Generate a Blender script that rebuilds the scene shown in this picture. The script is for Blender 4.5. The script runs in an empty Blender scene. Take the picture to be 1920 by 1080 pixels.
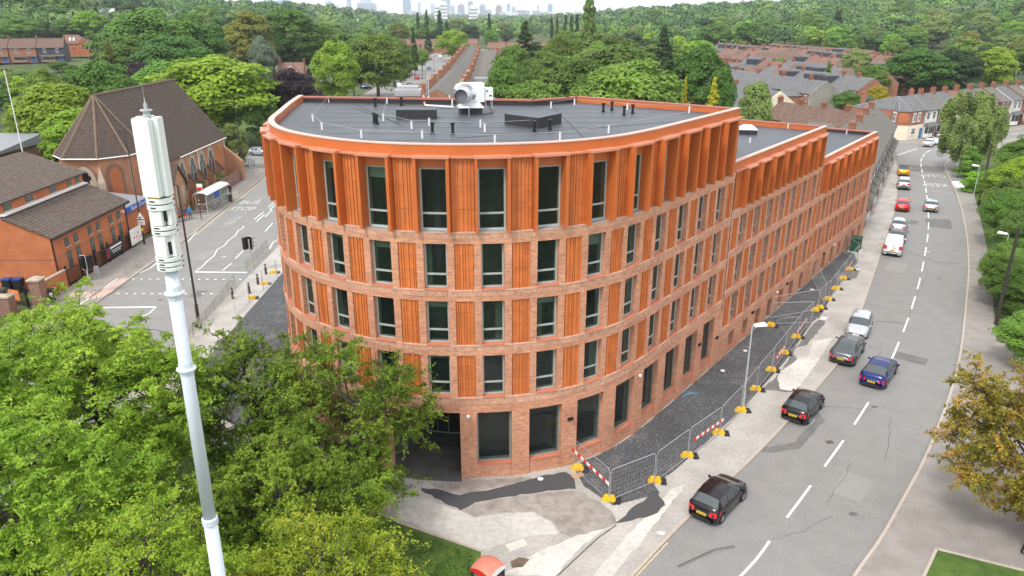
import bpy, math, random
import numpy as np
from mathutils import Vector, Matrix
from mathutils.geometry import tessellate_polygon

# ---------------------------------------------------------------- camera, sky, sun, exposure
SC = bpy.context.scene
COL = SC.collection
CAMZ = 24.7; FPX = 1407.0; PITCH = math.atan((540-23.5)/FPX)
cam_d = bpy.data.cameras.new('camera'); cam = bpy.data.objects.new('camera', cam_d); COL.objects.link(cam)
cam_d.sensor_width = 36.0; cam_d.lens = 36.0*FPX/1920.0
cam_d.clip_start = 0.1; cam_d.clip_end = 20000
cam.location = (0, 0, CAMZ); cam.rotation_euler = (math.pi/2-PITCH, 0, 0)
SC.camera = cam

SUN_EL = math.radians(52); SUN_AZ = math.radians(215)      # azimuth clockwise from +Y
w = bpy.data.worlds.new("World"); SC.world = w; w.use_nodes = True
nt = w.node_tree; nt.nodes.clear()
wo = nt.nodes.new('ShaderNodeOutputWorld'); bg = nt.nodes.new('ShaderNodeBackground')
sky = nt.nodes.new('ShaderNodeTexSky'); sky.sky_type = 'NISHITA'; sky.sun_disc = False
sky.sun_elevation = SUN_EL; sky.sun_rotation = SUN_AZ; sky.air_density = 1.0; sky.dust_density = 4.0; sky.ozone_density = 1.0
hs = nt.nodes.new('ShaderNodeHueSaturation'); hs.inputs['Saturation'].default_value = 0.22
tc = nt.nodes.new('ShaderNodeTexCoord'); mp = nt.nodes.new('ShaderNodeMapping'); mp.inputs['Scale'].default_value = (1.2, 1.2, 4.0)
nz = nt.nodes.new('ShaderNodeTexNoise'); nz.inputs['Scale'].default_value = 2.2; nz.inputs['Detail'].default_value = 6
rp = nt.nodes.new('ShaderNodeMapRange'); rp.inputs['From Min'].default_value = .35; rp.inputs['From Max'].default_value = .65
mx = nt.nodes.new('ShaderNodeMix'); mx.data_type = 'RGBA'
mx.inputs['B'].default_value = (9.0, 9.2, 9.5, 1)          # overcast cloud sheet
nt.links.new(tc.outputs['Generated'], mp.inputs['Vector']); nt.links.new(mp.outputs['Vector'], nz.inputs['Vector'])
nt.links.new(nz.outputs['Fac'], rp.inputs['Value']); 
rp.inputs['To Min'].default_value = .72; rp.inputs['To Max'].default_value = .97
nt.links.new(rp.outputs['Result'], mx.inputs['Factor'])
nt.links.new(sky.outputs['Color'], hs.inputs['Color']); nt.links.new(hs.outputs['Color'], mx.inputs['A'])
nt.links.new(mx.outputs['Result'], bg.inputs['Color']); bg.inputs['Strength'].default_value = 0.105
nt.links.new(bg.outputs['Background'], wo.inputs['Surface'])

sun_d = bpy.data.lights.new('sun', 'SUN'); sun_o = bpy.data.objects.new('sun', sun_d); COL.objects.link(sun_o)
sun_d.energy = 1.5; sun_d.angle = math.radians(11); sun_d.color = (1.0, .96, .9)
sd = Vector((math.sin(SUN_AZ)*math.cos(SUN_EL), math.cos(SUN_AZ)*math.cos(SUN_EL), math.sin(SUN_EL)))
sun_o.rotation_euler = (-sd).to_track_quat('-Z', 'Y').to_euler(); sun_o.location = (0, 0, 80)

SC.render.engine = 'CYCLES'
SC.view_settings.view_transform = 'Standard'; SC.view_settings.look = 'None'
SC.view_settings.gamma = 1.0; SC.view_settings.use_curve_mapping = False
SC.view_settings.exposure = 0.82
SC.render.resolution_x = 1024; SC.render.resolution_y = 576
SC.cycles.max_bounces = 6; SC.cycles.transparent_max_bounces = 8; SC.cycles.volume_bounces = 0
random.seed(7); RNG = np.random.default_rng(7)

def G(px, py, z=0.0):
    "the spot at height z seen at a given place of the 1920x1080 photograph"
    a = (px-960)/FPX; b = -(py-540)/FPX; c, s = math.cos(PITCH), math.sin(PITCH)
    t = (z-CAMZ)/(-s+b*c)
    return (a*t, (c+b*s)*t)
def ATD(px, py, Y):
    "the spot on that sight line at distance Y"
    a = (px-960)/FPX; b = -(py-540)/FPX; c, s = math.cos(PITCH), math.sin(PITCH)
    t = Y/(c+b*s)
    return (a*t, Y, CAMZ+(-s+b*c)*t)

# ---------------------------------------------------------------- materials
MATS = {}
def _new(name):
    m = bpy.data.materials.new(name); m.use_nodes = True; MATS[name] = m
    t = m.node_tree; p = t.nodes['Principled BSDF']
    return m, t, p
def N(t, kind, **kw):
    n = t.nodes.new(kind)
    for k, v in kw.items():
        if k in n.inputs: n.inputs[k].default_value = v
        else: setattr(n, k, v)
    return n
def ramp(t, stops):
    r = t.nodes.new('ShaderNodeValToRGB'); e = r.color_ramp.elements
    while len(e) > 1: e.remove(e[0])
    e[0].position = stops[0][0]; e[0].color = (*stops[0][1], 1)
    for p, c in stops[1:]:
        q = e.new(p); q.color = (*c, 1)
    return r
def mul(c, k): return tuple(min(1, x*k) for x in c)
def plain(name, c, rough=.7, var=.12, scale=3.0, metal=0.0, spec=.4, bump=0.0, c2=None, big=0.0, coord='Object', coat=0.0, detail=4):
    m, t, p = _new(name)
    co = N(t, 'ShaderNodeTexCoord')
    n = N(t, 'ShaderNodeTexNoise', Scale=scale, Detail=detail, Roughness=.6); t.links.new(co.outputs[coord], n.inputs['Vector'])
    r = ramp(t, [(.3, mul(c, 1-var)), (.7, c2 if c2 else mul(c, 1+var))]); t.links.new(n.outputs['Fac'], r.inputs['Fac'])
    out = r.outputs['Color']
    if big > 0:
        n2 = N(t, 'ShaderNodeTexNoise', Scale=scale*.09, Detail=3); t.links.new(co.outputs[coord], n2.inputs['Vector'])
        r2 = ramp(t, [(.35, (1-big,)*3), (.65, (1+big,)*3)]); t.links.new(n2.outputs['Fac'], r2.inputs['Fac'])
        mm = N(t, 'ShaderNodeMix', data_type='RGBA', blend_type='MULTIPLY'); mm.inputs['Factor'].default_value = 1
        t.links.new(out, mm.inputs['A']); t.links.new(r2.outputs['Color'], mm.inputs['B']); out = mm.outputs['Result']
    t.links.new(out, p.inputs['Base Color'])
    p.inputs['Roughness'].default_value = rough; p.inputs['Metallic'].default_value = metal; p.inputs['Specular IOR Level'].default_value = spec
    if coat: p.inputs['Coat Weight'].default_value = coat; p.inputs['Coat Roughness'].default_value = .04
    if bump:
        b = N(t, 'ShaderNodeBump', Strength=bump, Distance=.02); t.links.new(n.outputs['Fac'], b.inputs['Height']); t.links.new(b.outputs['Normal'], p.inputs['Normal'])
    return m
def brick(name, c1, c2, mortar, bw=.225, bh=.075, msize=.012, var=.25, rough=.85, soldier=False):
    m, t, p = _new(name)
    uv = N(t, 'ShaderNodeUVMap')
    v = uv.outputs['UV']
    if soldier:
        mpn = N(t, 'ShaderNodeMapping'); mpn.inputs['Rotation'].default_value = (0, 0, math.pi/2); t.links.new(v, mpn.inputs['Vector']); v = mpn.outputs['Vector']
    b = N(t, 'ShaderNodeTexBrick', Color1=(*c1, 1), Color2=(*c2, 1), Mortar=(*mortar, 1), Scale=1.0)
    b.inputs['Mortar Size'].default_value = msize; b.inputs['Brick Width'].default_value = bw; b.inputs['Row Height'].default_value = bh; b.inputs['Bias'].default_value = 0.0
    b.inputs['Mortar Smooth'].default_value = .3
    t.links.new(v, b.inputs['Vector'])
    n = N(t, 'ShaderNodeTexNoise', Scale=5.0, Detail=8, Roughness=.75); t.links.new(v, n.inputs['Vector'])
    r = ramp(t, [(.3, (1-var,)*3), (.7, (1+var,)*3)]); t.links.new(n.outputs['Fac'], r.inputs['Fac'])
    n3 = N(t, 'ShaderNodeTexNoise', Scale=.5, Detail=4); t.links.new(v, n3.inputs['Vector'])
    r3 = ramp(t, [(.35, (.88, .86, .85)), (.65, (1.1, 1.12, 1.14))]); t.links.new(n3.outputs['Fac'], r3.inputs['Fac'])
    mm = N(t, 'ShaderNodeMix', data_type='RGBA', blend_type='MULTIPLY'); mm.inputs['Factor'].default_value = 1
    t.links.new(b.outputs['Color'], mm.inputs['A']); t.links.new(r.outputs['Color'], mm.inputs['B'])
    m2 = N(t, 'ShaderNodeMix', data_type='RGBA', blend_type='MULTIPLY'); m2.inputs['Factor'].default_value = 1
    t.links.new(mm.outputs['Result'], m2.inputs['A']); t.links.new(r3.outputs['Color'], m2.inputs['B'])
    t.links.new(m2.outputs['Result'], p.inputs['Base Color']); p.inputs['Roughness'].default_value = rough; p.inputs['Specular IOR Level'].default_value = .2
    return m
def tiles(name, c, row=.32, colw=.3, var=.25, c2=None, rough=.85, lichen=0.0):
    "roof covering: courses run along the eave, v climbs the slope"
    m, t, p = _new(name)
    uv = N(t, 'ShaderNodeUVMap')
    b = N(t, 'ShaderNodeTexBrick', Color1=(*mul(c, 1.12), 1), Color2=(*(c2 or mul(c, .85)), 1), Mortar=(*mul(c, .28), 1), Scale=1.0)
    b.inputs['Mortar Size'].default_value = row*.11; b.inputs['Brick Width'].default_value = colw; b.inputs['Row Height'].default_value = row; b.inputs['Mortar Smooth'].default_value = .6
    t.links.new(uv.outputs['UV'], b.inputs['Vector'])
    n = N(t, 'ShaderNodeTexNoise', Scale=1.3, Detail=8, Roughness=.7); t.links.new(uv.outputs['UV'], n.inputs['Vector'])
    r = ramp(t, [(.3, (1-var,)*3), (.7, (1+var,)*3)]); t.links.new(n.outputs['Fac'], r.inputs['Fac'])
    mm = N(t, 'ShaderNodeMix', data_type='RGBA', blend_type='MULTIPLY'); mm.inputs['Factor'].default_value = 1
    t.links.new(b.outputs['Color'], mm.inputs['A']); t.links.new(r.outputs['Color'], mm.inputs['B'])
    out = mm.outputs['Result']
    if lichen:
        n4 = N(t, 'ShaderNodeTexNoise', Scale=6.0, Detail=4); t.links.new(uv.outputs['UV'], n4.inputs['Vector'])
        r4 = ramp(t, [(.66, (0, 0, 0)), (.72, (lichen,)*3)]); t.links.new(n4.outputs['Fac'], r4.inputs['Fac'])
        m4 = N(t, 'ShaderNodeMix', data_type='RGBA'); t.links.new(r4.outputs['Color'], m4.inputs['Factor']); t.links.new(out, m4.inputs['A']); m4.inputs['B'].default_value = (.42, .4, .34, 1); out = m4.outputs['Result']
    t.links.new(out, p.inputs['Base Color']); p.inputs['Roughness'].default_value = rough; p.inputs['Specular IOR Level'].default_value = .25
    bp = N(t, 'ShaderNodeBump', Strength=.5, Distance=.03); t.links.new(b.outputs['Fac'], bp.inputs['Height']); bp.invert = True; t.links.new(bp.outputs['Normal'], p.inputs['Normal'])
    return m
def leafm(name, c, c2=None, var=.35, hue=.02, trans=.3, scale=.35, vr=(.8, 1.25)):
    m, t, p = _new(name)
    oi = N(t, 'ShaderNodeObjectInfo'); co = N(t, 'ShaderNodeTexCoord')
    n = N(t, 'ShaderNodeTexNoise', Scale=scale, Detail=3); t.links.new(co.outputs['Object'], n.inputs['Vector'])
    n2 = N(t, 'ShaderNodeTexNoise', Scale=scale*12, Detail=2); t.links.new(co.outputs['Object'], n2.inputs['Vector'])
    ad = N(t, 'ShaderNodeMath', operation='ADD'); t.links.new(n.outputs['Fac'], ad.inputs[0]); t.links.new(n2.outputs['Fac'], ad.inputs[1])
    hf = N(t, 'ShaderNodeMath', operation='MULTIPLY'); hf.inputs[1].default_value = .5; t.links.new(ad.outputs[0], hf.inputs[0])
    r = ramp(t, [(.36, mul(c, 1-var)), (.5, c), (.64, c2 or mul(c, 1+var))]); t.links.new(hf.outputs[0], r.inputs['Fac'])
    h = N(t, 'ShaderNodeHueSaturation')
    mr = N(t, 'ShaderNodeMapRange'); mr.inputs['To Min'].default_value = .5-hue; mr.inputs['To Max'].default_value = .5+hue
    t.links.new(oi.outputs['Random'], mr.inputs['Value']); t.links.new(mr.outputs['Result'], h.inputs['Hue'])
    mv = N(t, 'ShaderNodeMapRange'); mv.inputs['To Min'].default_value = vr[0]; mv.inputs['To Max'].default_value = vr[1]
    ml = N(t, 'ShaderNodeMath', operation='FRACT'); mk = N(t, 'ShaderNodeMath', operation='MULTIPLY'); mk.inputs[1].default_value = 7.31
    t.links.new(oi.outputs['Random'], mk.inputs[0]); t.links.new(mk.outputs[0], ml.inputs[0]); t.links.new(ml.outputs[0], mv.inputs['Value']); t.links.new(mv.outputs['Result'], h.inputs['Value'])
    t.links.new(r.outputs['Color'], h.inputs['Color']); t.links.new(h.outputs['Color'], p.inputs['Base Color'])
    p.inputs['Roughness'].default_value = .55; p.inputs['Specular IOR Level'].default_value = .25
    if trans:
        tr = N(t, 'ShaderNodeBsdfTranslucent'); sh = N(t, 'ShaderNodeMixShader', Fac=trans)
        t.links.new(h.outputs['Color'], tr.inputs['Color']); t.links.new(p.outputs['BSDF'], sh.inputs[1]); t.links.new(tr.outputs['BSDF'], sh.inputs[2])
        t.links.new(sh.outputs['Shader'], t.nodes['Material Output'].inputs['Surface'])
    return m
def glassm(name, tint=(.02, .03, .03), see=.5, rough=.03):
    m, t, p = _new(name)
    p.inputs['Base Color'].default_value = (*tint, 1); p.inputs['Roughness'].default_value = rough; p.inputs['Specular IOR Level'].default_value = .8
    if see > 0:
        tr = N(t, 'ShaderNodeBsdfTransparent'); tr.inputs['Color'].default_value = (.8, .9, .86, 1)
        sh = N(t, 'ShaderNodeMixShader', Fac=see)
        t.links.new(p.outputs['BSDF'], sh.inputs[1]); t.links.new(tr.outputs['BSDF'], sh.inputs[2]); t.links.new(sh.outputs['Shader'], t.nodes['Material Output'].inputs['Surface'])
    return m
def emit_free(name, c, rough=.4, metal=0.0, coat=0.0, spec=.5):
    m, t, p = _new(name); p.inputs['Base Color'].default_value = (*c, 1); p.inputs['Roughness'].default_value = rough; p.inputs['Metallic'].default_value = metal
    p.inputs['Specular IOR Level'].default_value = spec
    if coat: p.inputs['Coat Weight'].default_value = coat; p.inputs['Coat Roughness'].default_value = .03
    return m

# ---------------------------------------------------------------- mesh builder and object helpers
class MB:
    def __init__(s): s.v = []; s.f = []; s.mi = []
    def quad(s, a, b, c, d, mi=0):
        n = len(s.v); s.v += [tuple(a), tuple(b), tuple(c), tuple(d)]; s.f.append((n, n+1, n+2, n+3)); s.mi.append(mi)
    def poly(s, P, mi=0):
        n = len(s.v); s.v += [tuple(p) for p in P]; s.f.append(tuple(range(n, n+len(P)))); s.mi.append(mi)
    def hexa(s, c, mi=0):
        n = len(s.v); s.v += [tuple(p) for p in c]
        for q in ((3, 2, 1, 0), (4, 5, 6, 7), (0, 1, 5, 4), (1, 2, 6, 5), (2, 3, 7, 6), (3, 0, 4, 7)):
            s.f.append(tuple(n+i for i in q)); s.mi.append(mi)
    def box(s, x0, y0, z0, x1, y1, z1, mi=0):
        s.hexa([(x0, y0, z0), (x1, y0, z0), (x1, y1, z0), (x0, y1, z0), (x0, y0, z1), (x1, y0, z1), (x1, y1, z1), (x0, y1, z1)], mi)
    def obox(s, cx, cy, z0, lx, ly, h, ang=0, mi=0):
        c, n = math.cos(ang), math.sin(ang)
        P = [(cx+c*x-n*y, cy+n*x+c*y) for x, y in ((-lx/2, -ly/2), (lx/2, -ly/2), (lx/2, ly/2), (-lx/2, ly/2))]
        s.hexa([(x, y, z0) for x, y in P]+[(x, y, z0+h) for x, y in P], mi)
    def prism(s, P, z0, z1, mi=0, mt=None, cap=True):
        n = len(P); k = len(s.v)
        a = sum(P[i][0]*P[(i+1) % n][1]-P[(i+1) % n][0]*P[i][1] for i in range(n))
        if a < 0: P = P[::-1]
        s.v += [(x, y, z0) for x, y in P]+[(x, y, z1) for x, y in P]
        for i in range(n):
            j = (i+1) % n; s.f.append((k+i, k+j, k+n+j, k+n+i)); s.mi.append(mi)
        if cap:
            for tri in tessellate_polygon([[Vector((x, y, 0)) for x, y in P]]):
                tri = list(tri)
                A, B, Cc = [P[i] for i in tri]
                if (B[0]-A[0])*(Cc[1]-A[1])-(B[1]-A[1])*(Cc[0]-A[0]) < 0: tri = tri[::-1]
                s.f.append(tuple(k+n+i for i in tri)); s.mi.append(mi if mt is None else mt)
    def sheet(s, P, z, mi=0):
        k = len(s.v); s.v += [(x, y, z) for x, y in P]
        for tri in tessellate_polygon([[Vector((x, y, 0)) for x, y in P]]):
            tri = list(tri); A, B, Cc = [P[i] for i in tri]
            if (B[0]-A[0])*(Cc[1]-A[1])-(B[1]-A[1])*(Cc[0]-A[0]) < 0: tri = tri[::-1]
            s.f.append(tuple(k+i for i in tri)); s.mi.append(mi)
    def tube(s, path, r, n=8, mi=0, caps=True):
        P = [Vector(p) for p in path]; R = r if isinstance(r, (list, tuple)) else [r]*len(P)
        rings = []
        up = Vector((0, 0, 1))
        for i, p in enumerate(P):
            d = (P[min(i+1, len(P)-1)]-P[max(i-1, 0)]).normalized()
            a = d.cross(up if abs(d.z) < .95 else Vector((1, 0, 0))).normalized(); b = d.cross(a)
            k = len(s.v)
            for j in range(n):
                th = 2*math.pi*j/n; q = p+a*(math.cos(th)*R[i])+b*(math.sin(th)*R[i]); s.v.append(tuple(q))
            rings.append(k)
        for i in range(len(P)-1):
            for j in range(n):
                s.f.append((rings[i]+j, rings[i]+(j+1) % n, rings[i+1]+(j+1) % n, rings[i+1]+j)); s.mi.append(mi)
        if caps:
            s.f.append(tuple(rings[0]+j for j in range(n))[::-1]); s.mi.append(mi)
            s.f.append(tuple(rings[-1]+j for j in range(n))); s.mi.append(mi)
    def cyl(s, x, y, z0, z1, r, n=12, mi=0, r2=None): s.tube([(x, y, z0), (x, y, z1)], [r, r if r2 is None else r2], n, mi)
    def lathe(s, x, y, prof, n=12, mi=0):
        k = len(s.v)
        for r, z in prof:
            for j in range(n): s.v.append((x+r*math.cos(2*math.pi*j/n), y+r*math.sin(2*math.pi*j/n), z))
        for i in range(len(prof)-1):
            for j in range(n): s.f.append((k+i*n+j, k+i*n+(j+1) % n, k+(i+1)*n+(j+1) % n, k+(i+1)*n+j)); s.mi.append(mi)
        s.f.append(tuple(k+(len(prof)-1)*n+j for j in range(n))); s.mi.append(mi)
    def ball(s, x, y, z, r, n=10, mi=0, sz=1.0):
        s.lathe(x, y, [(max(.001, r*math.cos(a)), z+sz*r*math.sin(a)) for a in [math.pi*(i/6-.5) for i in range(7)]], n, mi)
    def add(s, o, off=(0, 0, 0), mi=None):
        k = len(s.v); s.v += [(a+off[0], b+off[1], c+off[2]) for a, b, c in o.v]
        s.f += [tuple(k+i for i in f) for f in o.f]; s.mi += (o.mi if mi is None else [mi]*len(o.f))
    def xf(s, M, start=0):
        s.v[start:] = [tuple(M @ Vector(p)) for p in s.v[start:]]
    def build(s, name, mats, parent=None, world=False, smooth=False, **props):
        off = Vector((0, 0, 0))
        if parent is not None and world:
            q = parent
            while q is not None: off += q.location; q = q.parent
        return mesh_obj(name, np.array(s.v, float)-np.array(off), s.f, mats, parent, s.mi, smooth, **props)
def mesh_data(name, v, f, mats, mi=None, smooth=False):
    me = bpy.data.meshes.new(name)
    v = np.asarray(v, dtype=np.float32).reshape(-1, 3)
    ln = np.array([len(q) for q in f], dtype=np.int32) if not isinstance(f, np.ndarray) else np.full(len(f), f.shape[1], dtype=np.int32)
    lp = np.concatenate([np.asarray(q, dtype=np.int32) for q in f]) if not isinstance(f, np.ndarray) else f.astype(np.int32).ravel()
    st = np.concatenate([[0], np.cumsum(ln)[:-1]]).astype(np.int32)
    me.vertices.add(len(v)); me.vertices.foreach_set('co', v.ravel())
    me.loops.add(len(lp)); me.loops.foreach_set('vertex_index', lp)
    me.polygons.add(len(ln)); me.polygons.foreach_set('loop_start', st); me.polygons.foreach_set('loop_total', ln)
    for m in (mats if isinstance(mats, (list, tuple)) else [mats]): me.materials.append(MATS[m] if isinstance(m, str) else m)
    if mi is not None and len(set(mi)) > 1: me.polygons.foreach_set('material_index', np.asarray(mi, dtype=np.int32))
    me.polygons.foreach_set('use_smooth', np.full(len(ln), bool(smooth)))
    me.update(calc_edges=True)
    return me
def add_uv(me):
    "box-style uv in metres: u runs level, v climbs the face"
    nl = len(me.loops); nv = len(me.vertices); npo = len(me.polygons)
    co = np.zeros(nv*3, np.float32); me.vertices.foreach_get('co', co); co = co.reshape(-1, 3)
    li = np.zeros(nl, np.int32); me.loops.foreach_get('vertex_index', li)
    nm = np.zeros(npo*3, np.float32); me.polygons.foreach_get('normal', nm); nm = nm.reshape(-1, 3)
    lt = np.zeros(npo, np.int32); me.polygons.foreach_get('loop_total', lt)
    pn = np.repeat(nm, lt, axis=0)
    t = np.stack([-pn[:, 1], pn[:, 0], np.zeros(nl)], 1); l = np.linalg.norm(t, axis=1)
    flat = l < .15; t[flat] = (1, 0, 0); l[flat] = 1; t /= l[:, None]
    b = np.cross(pn, t); b[flat] = (0, 1, 0)
    p = co[li]; uv = np.stack([(p*t).sum(1), (p*b).sum(1)], 1).astype(np.float32)
    me.uv_layers.new(name='UVMap'); me.uv_layers[0].data.foreach_set('uv', uv.ravel())
def mesh_obj(name, v, f, mats, parent=None, mi=None, smooth=False, **props):
    me = mesh_data(name, v, f, mats, mi, smooth); add_uv(me)
    o = bpy.data.objects.new(name, me); COL.objects.link(o)
    if parent is not None: o.parent = parent
    for k, q in props.items(): o[k] = q
    return o
def thing(name, label, cat, loc=(0, 0, 0), rot=0.0, group=None):
    o = bpy.data.objects.new(name, None); COL.objects.link(o); o.empty_display_size = .3
    o.location = loc; o.rotation_euler = (0, 0, rot); o['label'] = label; o['category'] = cat
    if group: o['group'] = group
    return o
def tagm(o, label, cat, group=None):
    o['label'] = label; o['category'] = cat
    if group: o['group'] = group
    return o
def ground(o): o['kind'] = 'structure'; return o
def dup(root, loc, rot=0.0, label=None, group=None, scale=None, mats=None):
    "copy a thing with its parts and sub-parts; mats maps part name -> material for that copy"
    def cp(o, par):
        c = o.copy(); COL.objects.link(c); c.parent = par
        if mats and o.type == 'MESH':
            k = o.name.split('.')[0]
            if k in mats and mats[k]:
                c.material_slots[0].link = 'OBJECT'; c.material_slots[0].material = MATS[mats[k]]
        for ch in KIDS.get(o.name, list(o.children)): cp(ch, c)
        return c
    r = cp(root, None); r.location = loc; r.rotation_euler = (0, 0, rot)
    if scale: r.scale = scale if isinstance(scale, tuple) else (scale,)*3
    if label: r['label'] = label
    if group: r['group'] = group
    return r
KIDS = {}
# ================================================================= the apartment building
BRK = brick('building_brick', (.64, .265, .135), (.42, .145, .075), (.52, .37, .28), msize=.012, var=.26)
SLD = brick('soldier_brick', (.64, .32, .19), (.42, .175, .105), (.54, .40, .31), bw=.225, bh=.085, msize=.012, var=.28, soldier=True)
SIL = plain('brick_sill', (.55, .19, .11), .8, .12, 8)
LIP = plain('sill_mortar', (.58, .36, .27), .9, .15, 6)
TER = plain('terracotta', (.57, .168, .044), .55, .16, 1.6, detail=7, big=.05)
ORM = plain('orange_metal', (.52, .135, .032), .38, .08, .8, spec=.5, big=.06)
ORC = plain('orange_coping', (.56, .23, .14), .45, .07, 1.0)
COP = plain('coping_light', (.58, .40, .34), .45, .05, 1.0)
DRK = plain('dark_gap', (.03, .02, .02), .9, .1)
FRM = plain('window_grey_frame', (.38, .42, .395), .5, .05)
REV = plain('reveal_green', (.62, .78, .66), .7, .06)
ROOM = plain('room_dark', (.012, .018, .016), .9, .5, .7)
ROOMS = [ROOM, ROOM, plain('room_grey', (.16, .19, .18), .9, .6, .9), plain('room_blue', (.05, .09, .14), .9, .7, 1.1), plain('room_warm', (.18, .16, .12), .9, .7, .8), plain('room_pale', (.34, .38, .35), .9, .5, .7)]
CUR = plain('curtain_cloth', (.26, .36, .30), .9, .2, 2)
GLS = glassm('window_glass', (.012, .020, .018), .42)
GLD = glassm('shop_glass', (.016, .024, .024), .5)
ROF = plain('roof_membrane', (.056, .065, .080), .5, .16, .55, spec=.5, big=.22, detail=8)
ROFS = plain('roof_seam', (.030, .033, .038), .6, .2, 2)
UPS = plain('roof_upstand', (.028, .029, .032), .6, .25, 3)
DG = plain('door_grey', (.42,.46,.46), .5, .05)
DD = plain('door_dark', (.05,.045,.04), .5, .2)
WHT = plain('white_plastic', (.75, .76, .76), .4, .04)
BLK = plain('black_metal', (.012, .012, .013), .45, .1)
GAL = plain('galvanised_steel', (.52, .54, .56), .38, .12, 6, metal=.6)
ALU = plain('duct_steel', (.62, .64, .66), .28, .12, 4, metal=.85)

S0 = np.array([11.2, 45.5]); DW = np.array([39.0-11.2, 82.33-45.5]); DW /= np.linalg.norm(DW)
NW = np.array([DW[1], -DW[0]])                              # outward (towards the road)
_c = [(-18, 74), (-17.2, 66), (-16.2, 56), (-15.3, 49.5), (-14.6, 45.2), (-13.16, 41.9), (-11.16, 39.5), (-8.5, 37.55), (-5.8, 36.5), (-2.94, 36.15), (0., 36.38), (2.94, 37.25), (5.5, 38.8), (7.63, 40.95), (9.43, 43.2), (11.2, 45.5), tuple(S0+DW*3)]
_C = [np.array(c, float) for c in _c]; _p = []
for i in range(1, len(_C)-2):
    for k in range(40):
        u = k/40; a, b, c, d = _C[i-1:i+3]
        _p.append(.5*((2*b)+(-a+c)*u+(2*a-5*b+4*c-d)*u*u+(-a+3*b-3*c+d)*u**3))
_p.append(_C[-2]); _p = np.array(_p); _cum = np.concatenate([[0], np.cumsum(np.linalg.norm(np.diff(_p, axis=0), axis=1))]); _cum -= _cum[-1]
SMIN = float(_cum[np.argmin(np.abs(_p[:int(len(_p)*.5), 1]-59.3))])
def cpt(s):
    if s >= 0: return S0+DW*s, NW
    x = np.array([np.interp(s, _cum, _p[:, 0]), np.interp(s, _cum, _p[:, 1])])
    h = .15; a = np.array([np.interp(s-h, _cum, _p[:, 0]), np.interp(s-h, _cum, _p[:, 1])])
    b = np.array([np.interp(s+h, _cum, _p[:, 0]), np.interp(s+h, _cum, _p[:, 1])]) if s+h < 0 else S0+DW*(s+h)
    d = (b-a)/np.linalg.norm(b-a); return x, np.array([d[1], -d[0]])
def F(s, n, z):
    p, q = cpt(s); r = p+q*n; return (r[0], r[1], z)
def mbox(mb, s0, s1, n0, n1, z0, z1, step=None, mi=0):
    "box in facade coordinates (s along the wall, n outwards)"
    k = 1 if (step is None or s0 >= 0) else max(1, int(math.ceil((s1-s0)/step)))
    for i in range(k):
        a = s0+(s1-s0)*i/k; b = s0+(s1-s0)*(i+1)/k
        c = [F(a, n1, z0), F(b, n1, z0), F(b, n0, z0), F(a, n0, z0), F(a, n1, z1), F(b, n1, z1), F(b, n0, z1), F(a, n0, z1)]
        n = len(mb.v); mb.v += c
        q = [(3, 2, 1, 0), (4, 5, 6, 7), (0, 1, 5, 4), (2, 3, 7, 6)]
        if i == k-1: q.append((1, 2, 6, 5))
        if i == 0: q.append((3, 0, 4, 7))
        for f in q: mb.f.append(tuple(n+j for j in f)); mb.mi.append(mi)

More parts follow.
